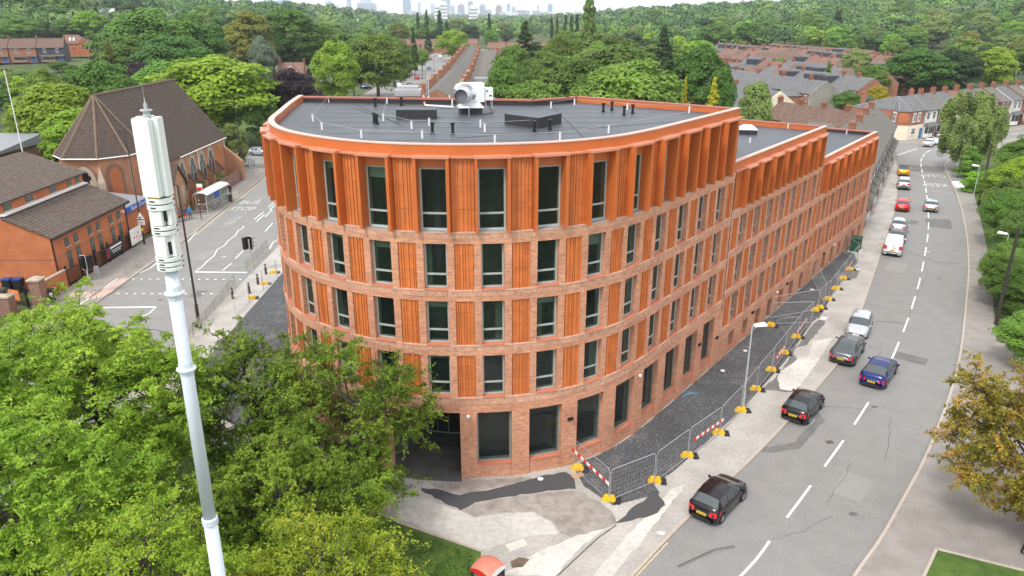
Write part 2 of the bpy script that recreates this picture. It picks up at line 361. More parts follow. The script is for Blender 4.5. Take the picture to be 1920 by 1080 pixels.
APT = thing('apartment_building', 'curved orange terracotta and brick apartment block stepping down in three blocks along the road', 'apartment building', (0, 40, 0))
J1, J2, JE = 6.9, 28.9, 50.2
c1 = [-15.87+2.93*k for k in range(-7, 8)]
c2 = [9.4+2.87*k for k in range(7)]
c3 = [31.1+2.83*k for k in range(7)]
BLOCKS = [(SMIN, J1, c1, [5.1, 8.2, 11.3], 14.4, 18.2, 18.75, 4.15), (J1, J2, c2, [2.6, 5.6, 8.65], 11.62, 14.5, 15.1, 1.75), (J2, JE, c3, [2.75, 5.75], 8.68, 11.56, 12.1, 1.75)]
wall = MB(); sold = MB(); lip = MB(); sill = MB(); orm = MB(); orc = MB(); cop = MB(); gap = MB(); lsill = MB()
WO = 1.2; PW = .98                                       # opening width, panel width
def window(s, z0, z1, w, n=-.28, transom=.3, parent=APT, name='window', big=False):
    f = MB(); fw = .088
    a, b = s-w/2, s+w/2
    mbox(f, a, a+fw, n-.08, n, z0, z1); mbox(f, b-fw, b, n-.08, n, z0, z1)
    mbox(f, a+fw, b-fw, n-.08, n, z0, z0+fw); mbox(f, a+fw, b-fw, n-.08, n, z1-fw, z1)
    zt = z0+(z1-z0)*transom
    if transom: mbox(f, a+fw, b-fw, n-.08, n+.004, zt-.05, zt+.05)
    wo_ = f.build(name, FRM if not big else 'frame_dark', parent, True)
    g = MB(); A, B, C, D = F(a+fw, n-.045, z0+fw), F(b-fw, n-.045, z0+fw), F(b-fw, n-.045, z1-fw), F(a+fw, n-.045, z1-fw)
    g.quad(A, B, C, D); g.build('pane', GLD if big else GLS, wo_, True)
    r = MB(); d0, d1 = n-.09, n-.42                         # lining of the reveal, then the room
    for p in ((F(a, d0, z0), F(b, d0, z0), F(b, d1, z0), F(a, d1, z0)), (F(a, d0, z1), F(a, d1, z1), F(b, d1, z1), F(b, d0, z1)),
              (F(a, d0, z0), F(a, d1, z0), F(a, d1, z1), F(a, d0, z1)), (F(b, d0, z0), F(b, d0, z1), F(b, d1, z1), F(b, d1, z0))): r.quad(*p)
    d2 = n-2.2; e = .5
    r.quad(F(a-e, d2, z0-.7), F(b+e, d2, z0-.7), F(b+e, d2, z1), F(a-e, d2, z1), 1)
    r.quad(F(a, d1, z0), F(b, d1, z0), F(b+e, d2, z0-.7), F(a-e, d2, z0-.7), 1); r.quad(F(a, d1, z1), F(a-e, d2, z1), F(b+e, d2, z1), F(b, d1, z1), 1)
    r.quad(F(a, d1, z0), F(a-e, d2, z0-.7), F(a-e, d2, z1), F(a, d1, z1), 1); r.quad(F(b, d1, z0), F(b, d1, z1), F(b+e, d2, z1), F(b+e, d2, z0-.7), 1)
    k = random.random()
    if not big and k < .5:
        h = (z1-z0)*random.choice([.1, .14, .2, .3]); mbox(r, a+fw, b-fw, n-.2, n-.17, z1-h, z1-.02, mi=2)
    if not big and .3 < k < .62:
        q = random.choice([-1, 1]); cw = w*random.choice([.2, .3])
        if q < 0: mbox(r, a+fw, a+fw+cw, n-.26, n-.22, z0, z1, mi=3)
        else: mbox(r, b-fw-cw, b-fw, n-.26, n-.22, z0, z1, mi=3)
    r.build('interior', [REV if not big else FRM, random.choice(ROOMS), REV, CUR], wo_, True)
    return wo_
frame_dark = plain('frame_dark', (.22, .26, .25), .5, .05)
def ribs(s, w, n, z0, z1, joints, seed):
    r = random.Random(seed); m = MB(); x = s-w/2; hi = True
    xs = []
    while x < s+w/2-.03:
        d = r.choice([.05, .08, .11, .14]); d = min(d, s+w/2-x); xs.append((x, x+d)); x += d
    zs = [z0]+[z0+(z1-z0)*j for j in joints]+[z1]
    for i, (a, b) in enumerate(xs):
        nn = n if i % 2 else n-.05
        for j in range(len(zs)-1):
            lo = zs[j]+(.006 if j else 0); hi2 = zs[j+1]-(.006 if j < len(zs)-2 else 0)
            mbox(m, a, b, n-.09, nn, lo, hi2)
    return m
for bi, (sa, sb, cs, lv, zf, zl, zc, gtop) in enumerate(BLOCKS):
    st = .35
    levels = lv+[zf]
    # brick bands with soldier course, mortar lip
    for li, z in enumerate(levels):
        zb = z-.62 if (li or bi) else gtop
        mbox(wall, sa, sb, -.42, 0, zb, z-.10 if li or bi else z-.5, st)
        mbox(sold, sa, sb, -.42, .012, z-.34 if (li or bi) else z-.48, z-.06, st) if True else None
        mbox(lip, sa, sb, -.40, .035, z-.06, z, st)
    # ground storey piers
    if bi == 0:
        ops = [(c-.97, c+.97) for c in cs if c > -17]
        under = (-27.0, -17.75)
        x = under[1]
        for a, b in ops:
            mbox(wall, x, a, -.5, .03, 0, gtop, .4); x = b
            mbox(wall, a, b, -.42, -.06, 0, .80, st)
            wq = window((a+b)/2, .90, gtop, b-a, -.30, 0, name='shopfront_window', big=True); sm_ = MB(); mbox(sm_, a, b, -.42, -.02, .80, .90, st); sm_.build('sill', SIL, wq, True)
        mbox(wall, x, sb, -.5, .03, 0, gtop)
        mbox(wall, SMIN, under[0], -.5, .03, 0, gtop, .4)
        for q in (-22.4,): mbox(wall, q-.5, q+.5, -.5, .03, 0, gtop)
        # recessed entrance behind the colonnade
        mbox(wall, under[0]-.2, under[1]+.2, -5.2, -4.8, 0, gtop+.3, .8)
        mbox(wall, under[0]-.4, under[0], -5, -.5, 0, gtop); mbox(wall, under[1], under[1]+.4, -5, -.5, 0, gtop)
        mbox(gap, under[0], under[1], -4.8, -.42, gtop, gtop+.05, .8)
        f = MB()
        for a in np.arange(-25.5, -18.2, 1.2): mbox(f, a, a+.07, -4.75, -4.68, .05, 3.9)
        mbox(f, -25.5, -18.2, -4.75, -4.68, 3.9, 4.0, .8); mbox(f, -25.5, -18.2, -4.75, -4.68, 0.0, .1, .8)
        so = f.build('entrance_screen', 'frame_dark', APT, True)
        g = MB(); mbox(g, -25.45, -18.25, -4.73, -4.70, .1, 3.9, .8); g.build('pane', GLD, so, True)
    else:
        x = sa
        for ki, c in enumerate(cs):
            wd = 1.2 if not (bi == 2 and ki >= 5) else 1.7
            top = gtop if not (bi == 2 and ki >= 5) else 2.02
            a, b = c-wd/2, c+wd/2
            mbox(wall, x, a, -.5, .02, 0, gtop); x = b
            if top < gtop: mbox(wall, a, b, -.5, .02, top, gtop)
            if bi == 1 and ki < 2:
                mbox(wall, a, b, -.42, -.02, 0, .38)
                wq = window(c, .45, top, wd, -.34, 0, name='ground_window'); sm_ = MB(); mbox(sm_, a, b, -.42, .0, .38, .45); sm_.build('sill', SIL, wq, True)
            else:
                d = MB(); mbox(d, a, b, -.5, -.42, 0, top if top <= gtop else gtop)
                for q in (.28, .72): mbox(d, a+wd*q-.01, a+wd*q+.01, -.42, -.41, .1, top-.1)
                d.build('door', 'door_grey' if (bi == 2 and ki >= 5) else 'door_dark', APT, True)
        mbox(wall, x, sb, -.5, .02, 0, gtop)
        mbox(wall, sa, sb, -.42, 0, gtop, lv[0]-.6)
    # upper storeys
    for li, z in enumerate(lv):
        ztop = (levels[li+1]-.62)
        x = sa
        for ki, c in enumerate(cs):
            a, b = c-WO/2, c+WO/2
            # pier, panel recess, pier
            prev = x; nxt = a
            if ki == 0 and bi > 0: p0 = (prev+nxt)/2
            elif ki == 0: p0 = None
            else: p0 = (prev+nxt)/2
            if p0 is not None and (nxt-prev) > PW+.3:
                mbox(wall, prev, p0-PW/2, -.42, 0, z, ztop, st); mbox(wall, p0+PW/2, nxt, -.42, 0, z, ztop, st)
                mbox(gap, p0-PW/2, p0+PW/2, -.42, -.14, z, ztop)
                ribs(p0, PW, -.05, z, ztop, (.42, .74) , int(abs(p0*100))).build('terracotta_panel', TER, APT, True)
            elif p0 is not None:
                mbox(wall, prev, nxt, -.42, 0, z, ztop, st)
            else: mbox(wall, prev, nxt, -.42, 0, z, ztop, st)
            wq = window(c, z+.05, ztop, WO); sm_ = MB(); mbox(sm_, a, b, -.40, .075, z+.002, z+.045); sm_.build('sill', SIL, wq, True)
            x = b
        rem = sb-x
        pc = x+.36+PW/2
        if rem > PW+.55 and bi < 2:
            mbox(wall, x, pc-PW/2, -.42, 0, z, ztop); mbox(wall, pc+PW/2, sb, -.42, 0, z, ztop); mbox(gap, pc-PW/2, pc+PW/2, -.42, -.14, z, ztop)
            ribs(pc, PW, -.05, z, ztop, (.42, .74), 5).build('terracotta_panel', TER, APT, True)
        else: mbox(wall, x, sb, -.42, 0, z, ztop)
    # top storey: deep orange frames and ribbed cladding between them
    BW = .86
    x = sa
    for ki, c in enumerate(cs):
        fb = MB(); n1 = .36
        a, b = c-BW, c+BW; th = .15
        mbox(fb, a, a+th, -.45, n1, zf, zl-.08); mbox(fb, b-th, b, -.45, n1, zf, zl-.08)
        mbox(fb, a+th, b-th, -.45, -.2, zl-.62, zl-.08)
        fo = fb.build('window_surround', ORM, APT, True)
        ch = MB(); mbox(ch, a-.03, b+.03, -.45, n1+.05, zl-.08, zl+.03); ch.build('capping', ORC, fo, True)
        ls = MB(); mbox(ls, a+th, b-th, -.42, .05, zf, zf+.03); ls.build('sill', GAL, fo, True)
        wz = window(c, zf+.03, zl-.62, 2*(BW-th), -.30, .27, parent=fo)
        # cladding
        if ki == 0 and bi == 0: mbox(wall, sa, a, -.45, -.02, zf, zl-.05, st)
        else:
            pa, pb = x, a
            ribs((pa+pb)/2, (pb-pa)-.02, -.10, zf+.02, zl-.1, (.30, .62), int(abs(c*77))).build('ribbed_cladding', TER, APT, True)
            mbox(gap, pa, pb, -.45, -.2, zf, zl-.1)
        x = b
    if bi == 0 or bi == 1:
        ribs((x+sb)/2, sb-x-.02, -.10, zf+.02, zl-.1, (.30, .62), 9+bi).build('ribbed_cladding', TER, APT, True); mbox(gap, x, sb-.2, -.45, -.2, zf, zl-.1)
    else:
        ribs((x+sb)/2, max(.2, sb-x-.02), 0, zf+.02, zl-.1, (.30, .62), 9+bi).build('ribbed_cladding', TER, APT, True)
    mbox(orc, sa, sb+.05, -.5, .10, zl-.10, zl-.01, st)                     # ledge
    mbox(orm, sa, sb, -.46, -.16, zl-.01, zc-.06, st)                       # parapet band
    mbox(cop, sa, sb+.02, -.48, -.13, zc-.06, zc, st)                       # pale coping
    if bi < 2:                                                              # end wall of the step
        mbox(orm, sb-.14, sb, -13, -.45, BLOCKS[bi+1][6]-.5, zl-.01); mbox(orm, sb-.3, sb, -13, -.62, zl-.01, zc-.06)
# movement joints
for s_, z1 in ((J1, 14.3), (J2, 11.5)): mbox(gap, s_-.03, s_+.03, -.3, .02, .05, BLOCKS[0 if s_ == J1 else 1][5]-3.9)
wall.build('brick_wall', BRK, APT, True); sold.build('soldier_course', SLD, APT, True); lip.build('string_course', LIP, APT, True)
gap.build('recess', DRK, APT, True)
orc.build('metal_ledge', ORC, APT, True); cop.build('coping', COP, APT, True)
# roofs
def back(s, n=-13.0): q = F(s, n, 0); return (q[0], q[1])
outline = [F(s, -.5, 0)[:2] for s in np.arange(-50, J1-.01, 1.0)]+[F(J1, -.5, 0)[:2]]
B1 = [back(J1), G(1065, 183, 18.7), G(1000, 187, 18.7), G(570, 181, 18.7)]
keep = [p for p in outline if p[1] < B1[3][1]-.3]
roof = MB(); RP = [B1[3]]+keep+B1[1:3] if False else keep+[back(J1-.3), B1[1], B1[2], B1[3]]
roof.sheet(RP, 18.3)
for sa_, sb_, zr in ((J1, J2, 14.6), (J2, JE, 11.65)):
    roof.sheet([back(sa_), F(sa_, -.5, 0)[:2], F(sb_, -.5, 0)[:2], back(sb_)], zr)
roof.build('flat_roof', ROF, APT, True)
bw = MB(); bc = MB(); bu = MB()
def wallseg(p, q, z0, z1, th=.4):
    d = np.array(q)-np.array(p); L = np.linalg.norm(d); a = math.atan2(d[1], d[0]); m = (np.array(p)+np.array(q))/2
    bw.obox(m[0], m[1], 0, L, th, z0, a); bu.obox(m[0], m[1], z0, L+.1, th*.6, z1-z0-.08, a); bc.obox(m[0], m[1], z1-.08, L+.35, th*.85, .13, a)
P = [back(J1-.2), B1[1], B1[2], B1[3]]
for i in range(3): wallseg(P[i], P[i+1], 18.2, 18.68)
wallseg(back(J1), back(J2), 14.5, 15.02); wallseg(back(J2), back(JE-.2), 11.55, 12.02)
wallseg(back(JE-.2), F(JE-.2, -.6, 0)[:2], 11.55, 12.02); wallseg(back(J1-.15), F(J1-.15, -.6, 0)[:2], 18.2, 18.68)
wallseg(back(J2-.15), F(J2-.15, -.6, 0)[:2], 14.5, 15.02)
lft = [p for p in [F(s, -.3, 0)[:2] for s in np.arange(-50, -34, 1.0)] if p[1] < B1[3][1]]
bw.build('rear_wall', BRK, APT, True); bc.build('rear_coping', plain('red_coping', (.42, .13, .085), .45, .08, 1.0), APT, True); bu.build('rear_upstand', UPS, APT, True); orm.build('parapet_band', ORM, APT, True)
# roof seams
sm = MB()
for k in range(9):
    y0 = 38+k*2.3
    xl, xr = -13.5+.2*k if k > 3 else -6-k*2.2, (2+k*1.3 if k < 8 else 3)
    sm.box(xl, y0, 18.3, xr, y0+.09, 18.306)
for (x0, y0, x1, y1) in ((-3, 41, 12.5, 48.6), (-7, 47, -11.5, 55), (-6.5, 45.5, -11, 55.4), (4, 39.5, 3.0, 55)):
    L = math.hypot(x1-x0, y1-y0); sm.obox((x0+x1)/2, (y0+y1)/2, 18.306, L, .07, .006, math.atan2(y1-y0, x1-x0))
sm.build('roof_seams', ROFS, APT, True)
# black wall lanterns on the piers
for s_, z_ in ((-11.45, 3.1), (3.1, 2.9), (6.3, 2.3), (13.7, 1.9), (22.3, 1.9), (33.5, 1.9)):
    m = MB(); mbox(m, s_-.16, s_+.16, .02, .16, z_-.08, z_+.08); m.build('wall_lantern', BLK, APT, True)
for s_, z_ in ((-17.3, 4.0), (-5.7, 4.0), (19.4, 1.95), (37, 2.0)):
    m = MB(); p = F(s_, .12, z_); m.ball(*p, .11, 8); m.build('dome_light', WHT, APT, True)
# ================================================================= ground, roads, pavements, markings
def sstep(a, b, x):
    t = min(1, max(0, (x-a)/(b-a))); return t*t*(3-2*t)
def TH(x, y):
    "height of the land"
    h = 4.5*sstep(290, 350, y)*sstep(110, 190, -x)+24*sstep(430, 850, y+.25*x)*sstep(60, 420, x+.12*y-40)
    h += 20*sstep(330, 620, y-.2*x-60)*sstep(150, 330, -x)
    h -= 10*sstep(900, 2500, y)*(1-sstep(60, 420, x))
    h *= 1-.9*sstep(1300, 2600, math.hypot(x, y))
    return h-.16 if h > 0.01 or h < -.01 else -.16
xs = np.unique(np.concatenate([np.arange(-300, 301, 20), np.arange(-1500, 1501, 75), np.linspace(-9000, 9000, 19)]))
ys = np.unique(np.concatenate([[-200, -60], np.arange(0, 900, 25), np.arange(900, 3000, 120), np.linspace(3000, 9500, 8)]))
gv = np.array([(x, y, TH(x, y)) for y in ys for x in xs]); nx = len(xs)
gf = np.array([(j*nx+i, j*nx+i+1, (j+1)*nx+i+1, (j+1)*nx+i) for j in range(len(ys)-1) for i in range(nx-1)])
GRD = plain('ground_grass', (.060, .098, .026), .95, .25, .4, big=.25, c2=(.10, .115, .04))
ground(mesh_obj('ground', gv, gf, GRD))

ASP = plain('road_asphalt', (.235, .228, .220), .88, .16, 9, big=.05, detail=8, bump=.15)
ASPD = plain('fresh_asphalt', (.072, .071, .072), .9, .30, 18, detail=8, bump=.3)
ASPM = plain('patched_asphalt', (.155, .150, .145), .9, .15, 12, big=.12, detail=8)
PAVE = plain('pavement', (.40, .375, .345), .9, .16, 5, big=.12, detail=8)
PAVL = plain('pavement_light', (.54, .515, .475), .9, .16, 3, big=.10, detail=8)
PAVD = plain('pavement_worn', (.31, .275, .245), .9, .30, 1.6, big=.16, detail=8)
PAVG = plain('pavement_grey', (.275, .250, .230), .9, .12, 9, big=.10, detail=8)
plain('road_patch_pale', (.27, .262, .25), .9, .12, 9, detail=8); plain('oil_stain', (.12, .115, .11), .7, .2, 5)
KRB = plain('kerb_stone', (.44, .38, .32), .85, .15, 6)
TAC = plain('tactile_paving', (.50, .37, .31), .9, .1, 10)
WMK = plain('white_marking', (.78, .77, .74), .7, .10, 9)
WMW = plain('worn_marking', (.52, .51, .49), .8, .22, 5)
YMK = plain('yellow_marking', (.60, .50, .30), .8, .12, 5)
GRS = plain('lawn_grass', (.055, .125, .018), .95, .35, 1.1, c2=(.11, .17, .03), detail=8)
CRK = plain('tar_seam', (.09, .085, .08), .8, .2, 5)
STN = plain('rust_stain', (.15, .105, .075), .9, .3, 2)
def gravel_mat():
    m, t, p = _new('site_gravel')
    co = N(t, 'ShaderNodeTexCoord'); v = N(t, 'ShaderNodeTexVoronoi', Scale=24.0); n = N(t, 'ShaderNodeTexNoise', Scale=.35, Detail=6)
    t.links.new(co.outputs['Object'], v.inputs['Vector']); t.links.new(co.outputs['Object'], n.inputs['Vector'])
    r = ramp(t, [(0, (.035, .038, .043)), (.75, (.085, .09, .098)), (.93, (.15, .15, .15)), (.975, (.30, .29, .28))])
    sp = N(t, 'ShaderNodeSeparateColor'); t.links.new(v.outputs['Color'], sp.inputs[0]); t.links.new(sp.outputs[0], r.inputs['Fac'])
    r2 = ramp(t, [(.35, (.8, .8, .8)), (.6, (1.1, 1.1, 1.1)), (.72, (1.8, 1.6, 1.45))]); t.links.new(n.outputs['Fac'], r2.inputs['Fac'])
    mm = N(t, 'ShaderNodeMix', data_type='RGBA', blend_type='MULTIPLY'); mm.inputs['Factor'].default_value = 1
    t.links.new(r.outputs['Color'], mm.inputs['A']); t.links.new(r2.outputs['Color'], mm.inputs['B']); n5 = N(t, 'ShaderNodeTexNoise', Scale=.55, Detail=7, Roughness=.7); t.links.new(co.outputs['Object'], n5.inputs['Vector']); r5 = ramp(t, [(.56, (0, 0, 0)), (.70, (.75, .75, .75))]); t.links.new(n5.outputs['Fac'], r5.inputs['Fac'])
    m5 = N(t, 'ShaderNodeMix', data_type='RGBA'); t.links.new(r5.outputs['Color'], m5.inputs['Factor']); t.links.new(mm.outputs['Result'], m5.inputs['A']); m5.inputs['B'].default_value = (.20, .18, .16, 1); t.links.new(m5.outputs['Result'], p.inputs['Base Color'])
    p.inputs['Roughness'].default_value = .85
    b = N(t, 'ShaderNodeBump', Strength=.8, Distance=.03); t.links.new(v.outputs['Distance'], b.inputs['Height']); t.links.new(b.outputs['Normal'], p.inputs['Normal'])
    return m
GRV = gravel_mat()
RZ = -.12
def GP(*pp, z=0.0): return [G(x, y, z) for x, y in pp]
JR = random.Random(8)
def ragged(P, a=.07):
    out = []
    for i, p in enumerate(P):
        q = P[(i+1) % len(P)]; L = math.dist(p, q); n = max(1, int(L/.35)); nx, ny = (-(q[1]-p[1])/max(L, .01), (q[0]-p[0])/max(L, .01))
        for k in range(n): u = k/n; j = JR.uniform(-a, a) if k else 0; out.append((p[0]+(q[0]-p[0])*u+nx*j, p[1]+(q[1]-p[1])*u+ny*j))
    return out
def sheet(name, P, z, mat):
    if name in ('fresh_asphalt', 'worn_concrete', 'light_concrete', 'stain', 'road_patch') and len(P) > 4: P = ragged(P)
    m = MB(); m.sheet(P, z); return ground(m.build(name, mat))
def slab(name, P, mat, z1=0.0, z0=-.158, side=None):
    m = MB(); m.prism(P, z0, z1); return ground(m.build(name, mat))
def offs(P, d):
    "polyline moved sideways by d (left of travel positive)"
    out = []
    for i, p in enumerate(P):
        a = np.array(P[max(i-1, 0)]); b = np.array(P[min(i+1, len(P)-1)]); t = (b-a)/max(1e-6, np.linalg.norm(b-a)); out.append((p[0]-t[1]*d, p[1]+t[0]*d))
    return out
def stripe(mb, P, wd, z, mi=0):
    A = offs(P, wd/2); B = offs(P, -wd/2)
    for i in range(len(P)-1): mb.quad((*B[i], z), (*B[i+1], z), (*A[i+1], z), (*A[i], z), mi)
def resample(P, step):
    P = np.array(P); c = np.concatenate([[0], np.cumsum(np.linalg.norm(np.diff(P, axis=0), axis=1))])
    return lambda s: (float(np.interp(s, c, P[:, 0])), float(np.interp(s, c, P[:, 1]))), c[-1]
def smooth(P, k=6):
    P = [np.array(p, float) for p in P]; P = [2*P[0]-P[1]]+P+[2*P[-1]-P[-2]]; out = []
    for i in range(1, len(P)-2):
        for j in range(k):
            u = j/k; a, b, c, d = P[i-1:i+3]; out.append(tuple(.5*((2*b)+(-a+c)*u+(2*a-5*b+4*c-d)*u*u+(-a+3*b-3*c+d)*u**3)))
    out.append(tuple(P[-2])); return out

KL = smooth(GP((1120, 1140), (1180, 1080), (1280, 975), (1420, 845), (1530, 725), (1590, 640), (1643, 494), (1651, 467), (1674, 400), (1680, 361), (1681, 320), (1677, 292)))
KL = [(-2, 18)]+KL+smooth(GP((1668, 281), (1655, 274), (1640, 270)))
KR = smooth(GP((1560, 1150), (1612, 1070), (1655.6, 1008), (1699, 931), (1732.6, 868), (1761.5, 801), (1790, 719), (1805, 647), (1814, 560), (1818, 500), (1814, 442), (1805, 397), (1795, 364), (1774, 316), (1777, 303), (1803, 284), (1850, 271), (1935, 254)))
KR = [(10, 16)]+KR
KT = GP((1640, 266), (1735, 268.5), (1790, 262), (1850, 252), (1935, 237))
# carriageways (kerbs stand on their edges)
sheet('road', offs(KL, .3)[:-3]+GP((1640, 262), (1735, 262), (1790, 256), (1850, 246), (1935, 230))+offs(KR, -.3)[::-1], RZ, ASP)
LK = [(-37.6, 10), (-37.8, 70), (-38, 86), (-39, 103), (-39.6, 117), (-40.4, 122), (-43, 126), (-50, 128.5), (-75, 133)]
RK = [(-26, 10), (-26.3, 80), (-28, 150), (-31, 250), (-30.5, 380), (-33, 480), (-20, 560)]
LKN = [(-75, 143), (-55, 143.5), (-46, 146), (-43, 152), (-44.5, 250), (-43.5, 303), (-44, 400), (-47, 490), (-36, 570)]
sheet('avenue', [(-38.5, 10), (-38.6, 70), (-39, 86), (-40, 103), (-41, 120), (-46, 130), (-75.2, 136), (-75.2, 140), (-56, 142), (-46, 142)]+[(-45, 152), (-46, 250), (-45, 303), (-45.5, 400), (-49, 490), (-37, 572), (-18, 562), (-32, 480), (-29.5, 380), (-30, 250), (-27, 150), (-25.3, 80), (-25, 10)], RZ, ASP)
# pavements
ISL = [(-26, 12)]+[(-2.5, 12)]+KL+[(60, 165), (20, 165)]
isl = [(-26, 12), (-3, 12)]+KL[1:-6]+[(62, 150), (20, 110), (-24, 100), (-27, 150), (-26.3, 80)]
slab('pavement', [(-26, 12), (-4, 12)]+KL[1:]+[(58, 150), (45, 122), (10, 112), (-27.1, 118), (-26.3, 80)], PAVE)
PR = [(p[0], p[1]) for p in KR[1:]]
RE = GP((1935, 268), (1850, 288), (1812, 300), (1800, 322), (1822, 350), (1836, 400), (1850, 460), (1862, 560), (1868, 640))
slab('pavement', PR[:-1]+RE[1:]+[(44, 50), (46, 30), (20, 16)], PAVG)
slab('pavement', LK+[(-75, 130.5), (-52, 125), (-45.2, 121), (-42.4, 118), (-42.6, 60), (-42.6, 10)], PAVG)
slab('pavement', LKN[3:]+[(-42, 575), (-51, 490), (-48, 400), (-48, 250), (-47, 152), (-49, 149)], PAVG)
slab('pavement', [(-27.1, 118), (-28, 150), (-31, 250), (-30.5, 380), (-33, 480), (-20, 560), (-17, 560), (-30, 480), (-27.5, 380), (-28, 250), (-25, 150), (-24, 118.2)], PAVG)
slab('pavement', GP((1640, 266), (1735, 268.5), (1790, 262), (1850, 252), (1935, 237), (1935, 231), (1850, 245), (1790, 254), (1735, 260), (1640, 257)), PAVG)
kb = MB()
def kerb(P, side):
    A = offs(P, side*.07)
    for i in range(len(A)-1):
        d = np.array(A[i+1])-np.array(A[i]); L = np.linalg.norm(d)
        if L > .01: kb.obox((A[i][0]+A[i+1][0])/2, (A[i][1]+A[i+1][1])/2, -.13, L, .15, .142, math.atan2(d[1], d[0]))
kerb(KL, -1); kerb(KR[1:], 1); kerb(LK, 1); kerb([(-26.1, 12), (-26.3, 80), (-27.1, 118), (-28, 150), (-31, 250)], -1); kerb(LKN[2:7], 1); kerb(KT, -1)
ground(kb.build('kerb', KRB))
# site surfaces round the building
Wb = [F(s, .03, 0)[:2] for s in np.arange(-10.5, 50.3, .8)]
gx = GP((1600, 470), (1608, 492), (1565, 545), (1540, 590), (1523, 604), (1470, 680), (1388, 770), (1290, 860), (1262, 885), (1226, 908), (1238, 925), (1150, 948), (1095, 912), (1080, 885))
sheet('site_gravel', [p for p in Wb if True]+gx, .004, GRV)
Wl = [F(s, .03, 0)[:2] for s in np.arange(-28.5, -53, -.8)]
sheet('site_gravel', Wl+[(-17.6, 71), (-22.5, 100), (-23.2, 72), (-23.2, 46), (-15.2, 40)], .004, GRV)
def C8(*p): return GP(*[(740+x/3, 720+y/3) for x, y in p])
sheet('fresh_asphalt', C8((150, 600), (370, 712), (450, 668), (600, 640), (860, 600), (1020, 590), (1000, 515), (960, 495), (860, 510), (600, 580), (370, 625), (230, 590), (150, 585)), .008, ASPD)
sheet('fresh_asphalt', C8((1240, 785), (1300, 740), (1330, 700), (1400, 660), (1440, 610), (1478, 612), (1522, 680), (1480, 725), (1440, 742), (1300, 775)), .008, ASPD)
sheet('worn_concrete', C8((375, 716), (450, 748), (620, 720), (780, 716), (880, 768), (935, 840), (1000, 862), (1180, 812), (1250, 785), (1225, 720), (1150, 662), (1035, 600), (860, 606), (600, 645), (450, 676)), .004, PAVD)
sheet('worn_concrete', C8((370, 622), (600, 576), (780, 540), (760, 520), (600, 532), (440, 540), (240, 480), (200, 560), (240, 586)), .004, PAVD)
sheet('light_concrete', C8((0, 640), (150, 640), (372, 716), (450, 752), (620, 726), (780, 722), (870, 772), (920, 842), (780, 850), (540, 920), (430, 930), (100, 780), (0, 760)), .0045, PAVL)
sheet('light_concrete', C8((600, 1075), (800, 950), (1000, 862), (1185, 816), (1060, 900), (900, 1080)), .0045, PAVL)
sheet('light_concrete', C8((1120, 1080), (1290, 870), (1560, 590), (1640, 560), (1420, 840), (1230, 1080)), .0045, PAVL)
sheet('concrete_slab', C8((620, 905), (725, 868), (752, 905), (650, 945)), .012, plain('slab_white', (.58, .56, .52), .8, .06, 5))
sheet('stain', C8((650, 1000), (700, 975), (760, 985), (720, 1030), (660, 1035)), .010, STN)
def C7(*p): return GP(*[(1040+x/3, 400+y/3) for x, y in p])
sheet('fresh_asphalt', C7((1245, 600), (1345, 560), (1300, 575), (1440, 590), (1490, 590), (1440, 640), (1400, 700), (1330, 800), (1260, 900), (1170, 990), (1260, 1000), (1360, 1010), (1420, 900), (1320, 760), (1420, 740), (1460, 690), (1520, 620), (1530, 575)), .010, ASPM)
sheet('light_concrete', C7((1255, 940), (1262, 890), (1330, 850), (1360, 825), (1430, 800), (1450, 720), (1560, 700), (1510, 790), (1390, 960), (1350, 1000), (1270, 990)), .013, PAVL)
sheet('concrete_slab', C7((1485, 598), (1500, 578), (1540, 582), (1525, 605)), .016, 'slab_white')
sheet('fresh_asphalt', C7((1570, 340), (1640, 330), (1700, 300), (1715, 320), (1700, 360), (1660, 375), (1590, 385)), .010, ASPM)
sheet('concrete_slab', C7((1683, 318), (1690, 308), (1718, 312), (1708, 323)), .016, 'slab_white')
for q in ((945, 887), (1447, 430), (1072, 775), (820, 536)):
    p = G(1040+q[0]/3, 400+q[1]/3) if q[0] != 820 else G(740+820/3, 720+536/3)
    m = MB(); m.lathe(p[0], p[1], [(.16, .01), (.17, .05), (.1, .06)], 9); tagm(m.build('plastic_cover', WHT), {945: 'white plastic cover on the gravel beside the tall ground floor windows', 1447: 'white plastic cover on the gravel beside the far dark doorways', 1072: 'white plastic cover on the gravel by the building step', 820: 'white plastic cover on the fresh asphalt strip at the curved corner'}[q[0]], 'cover', 'plastic covers on the ground')
sheet('shaded_floor', [F(s, -4.8, 0)[:2] for s in np.arange(-27, -17.4, 1)]+[F(s, .4, 0)[:2] for s in np.arange(-17.7, -27.1, -1)], .010, plain('undercroft_shade', (.085, .082, .08), .9, .3, 1.2))  # dark sheet over the undercroft floor, its shade put into the colour
# lawns
sheet('grass', [G(749, 981), G(905, 1035), (-1.5, 27.5), (-1.5, 13), (-25.5, 13), (-25.5, 44), (-19, 40), (-12, 36)], .02, GRS)
kb2 = MB(); E1 = [(-19, 40), (-12, 36), G(749, 981), G(905, 1035), (-1.4, 27)]
for i in range(4):
    d = np.array(E1[i+1])-np.array(E1[i]); kb2.obox((E1[i][0]+E1[i+1][0])/2, (E1[i][1]+E1[i+1][1])/2, 0, np.linalg.norm(d), .14, .07, math.atan2(d[1], d[0]))
E2 = GP((1728, 1090), (1756, 1030), (1925, 1072))
for i in range(2):
    d = np.array(E2[i+1])-np.array(E2[i]); kb2.obox((E2[i][0]+E2[i+1][0])/2, (E2[i][1]+E2[i+1][1])/2, 0, np.linalg.norm(d), .14, .06, math.atan2(d[1], d[0]))
ground(kb2.build('edging_kerb', KRB))
sheet('grass', GP((1728, 1090), (1756, 1030), (1925, 1072))+[(34, 25.5), (34, 17), (15.5, 19)], .02, GRS)
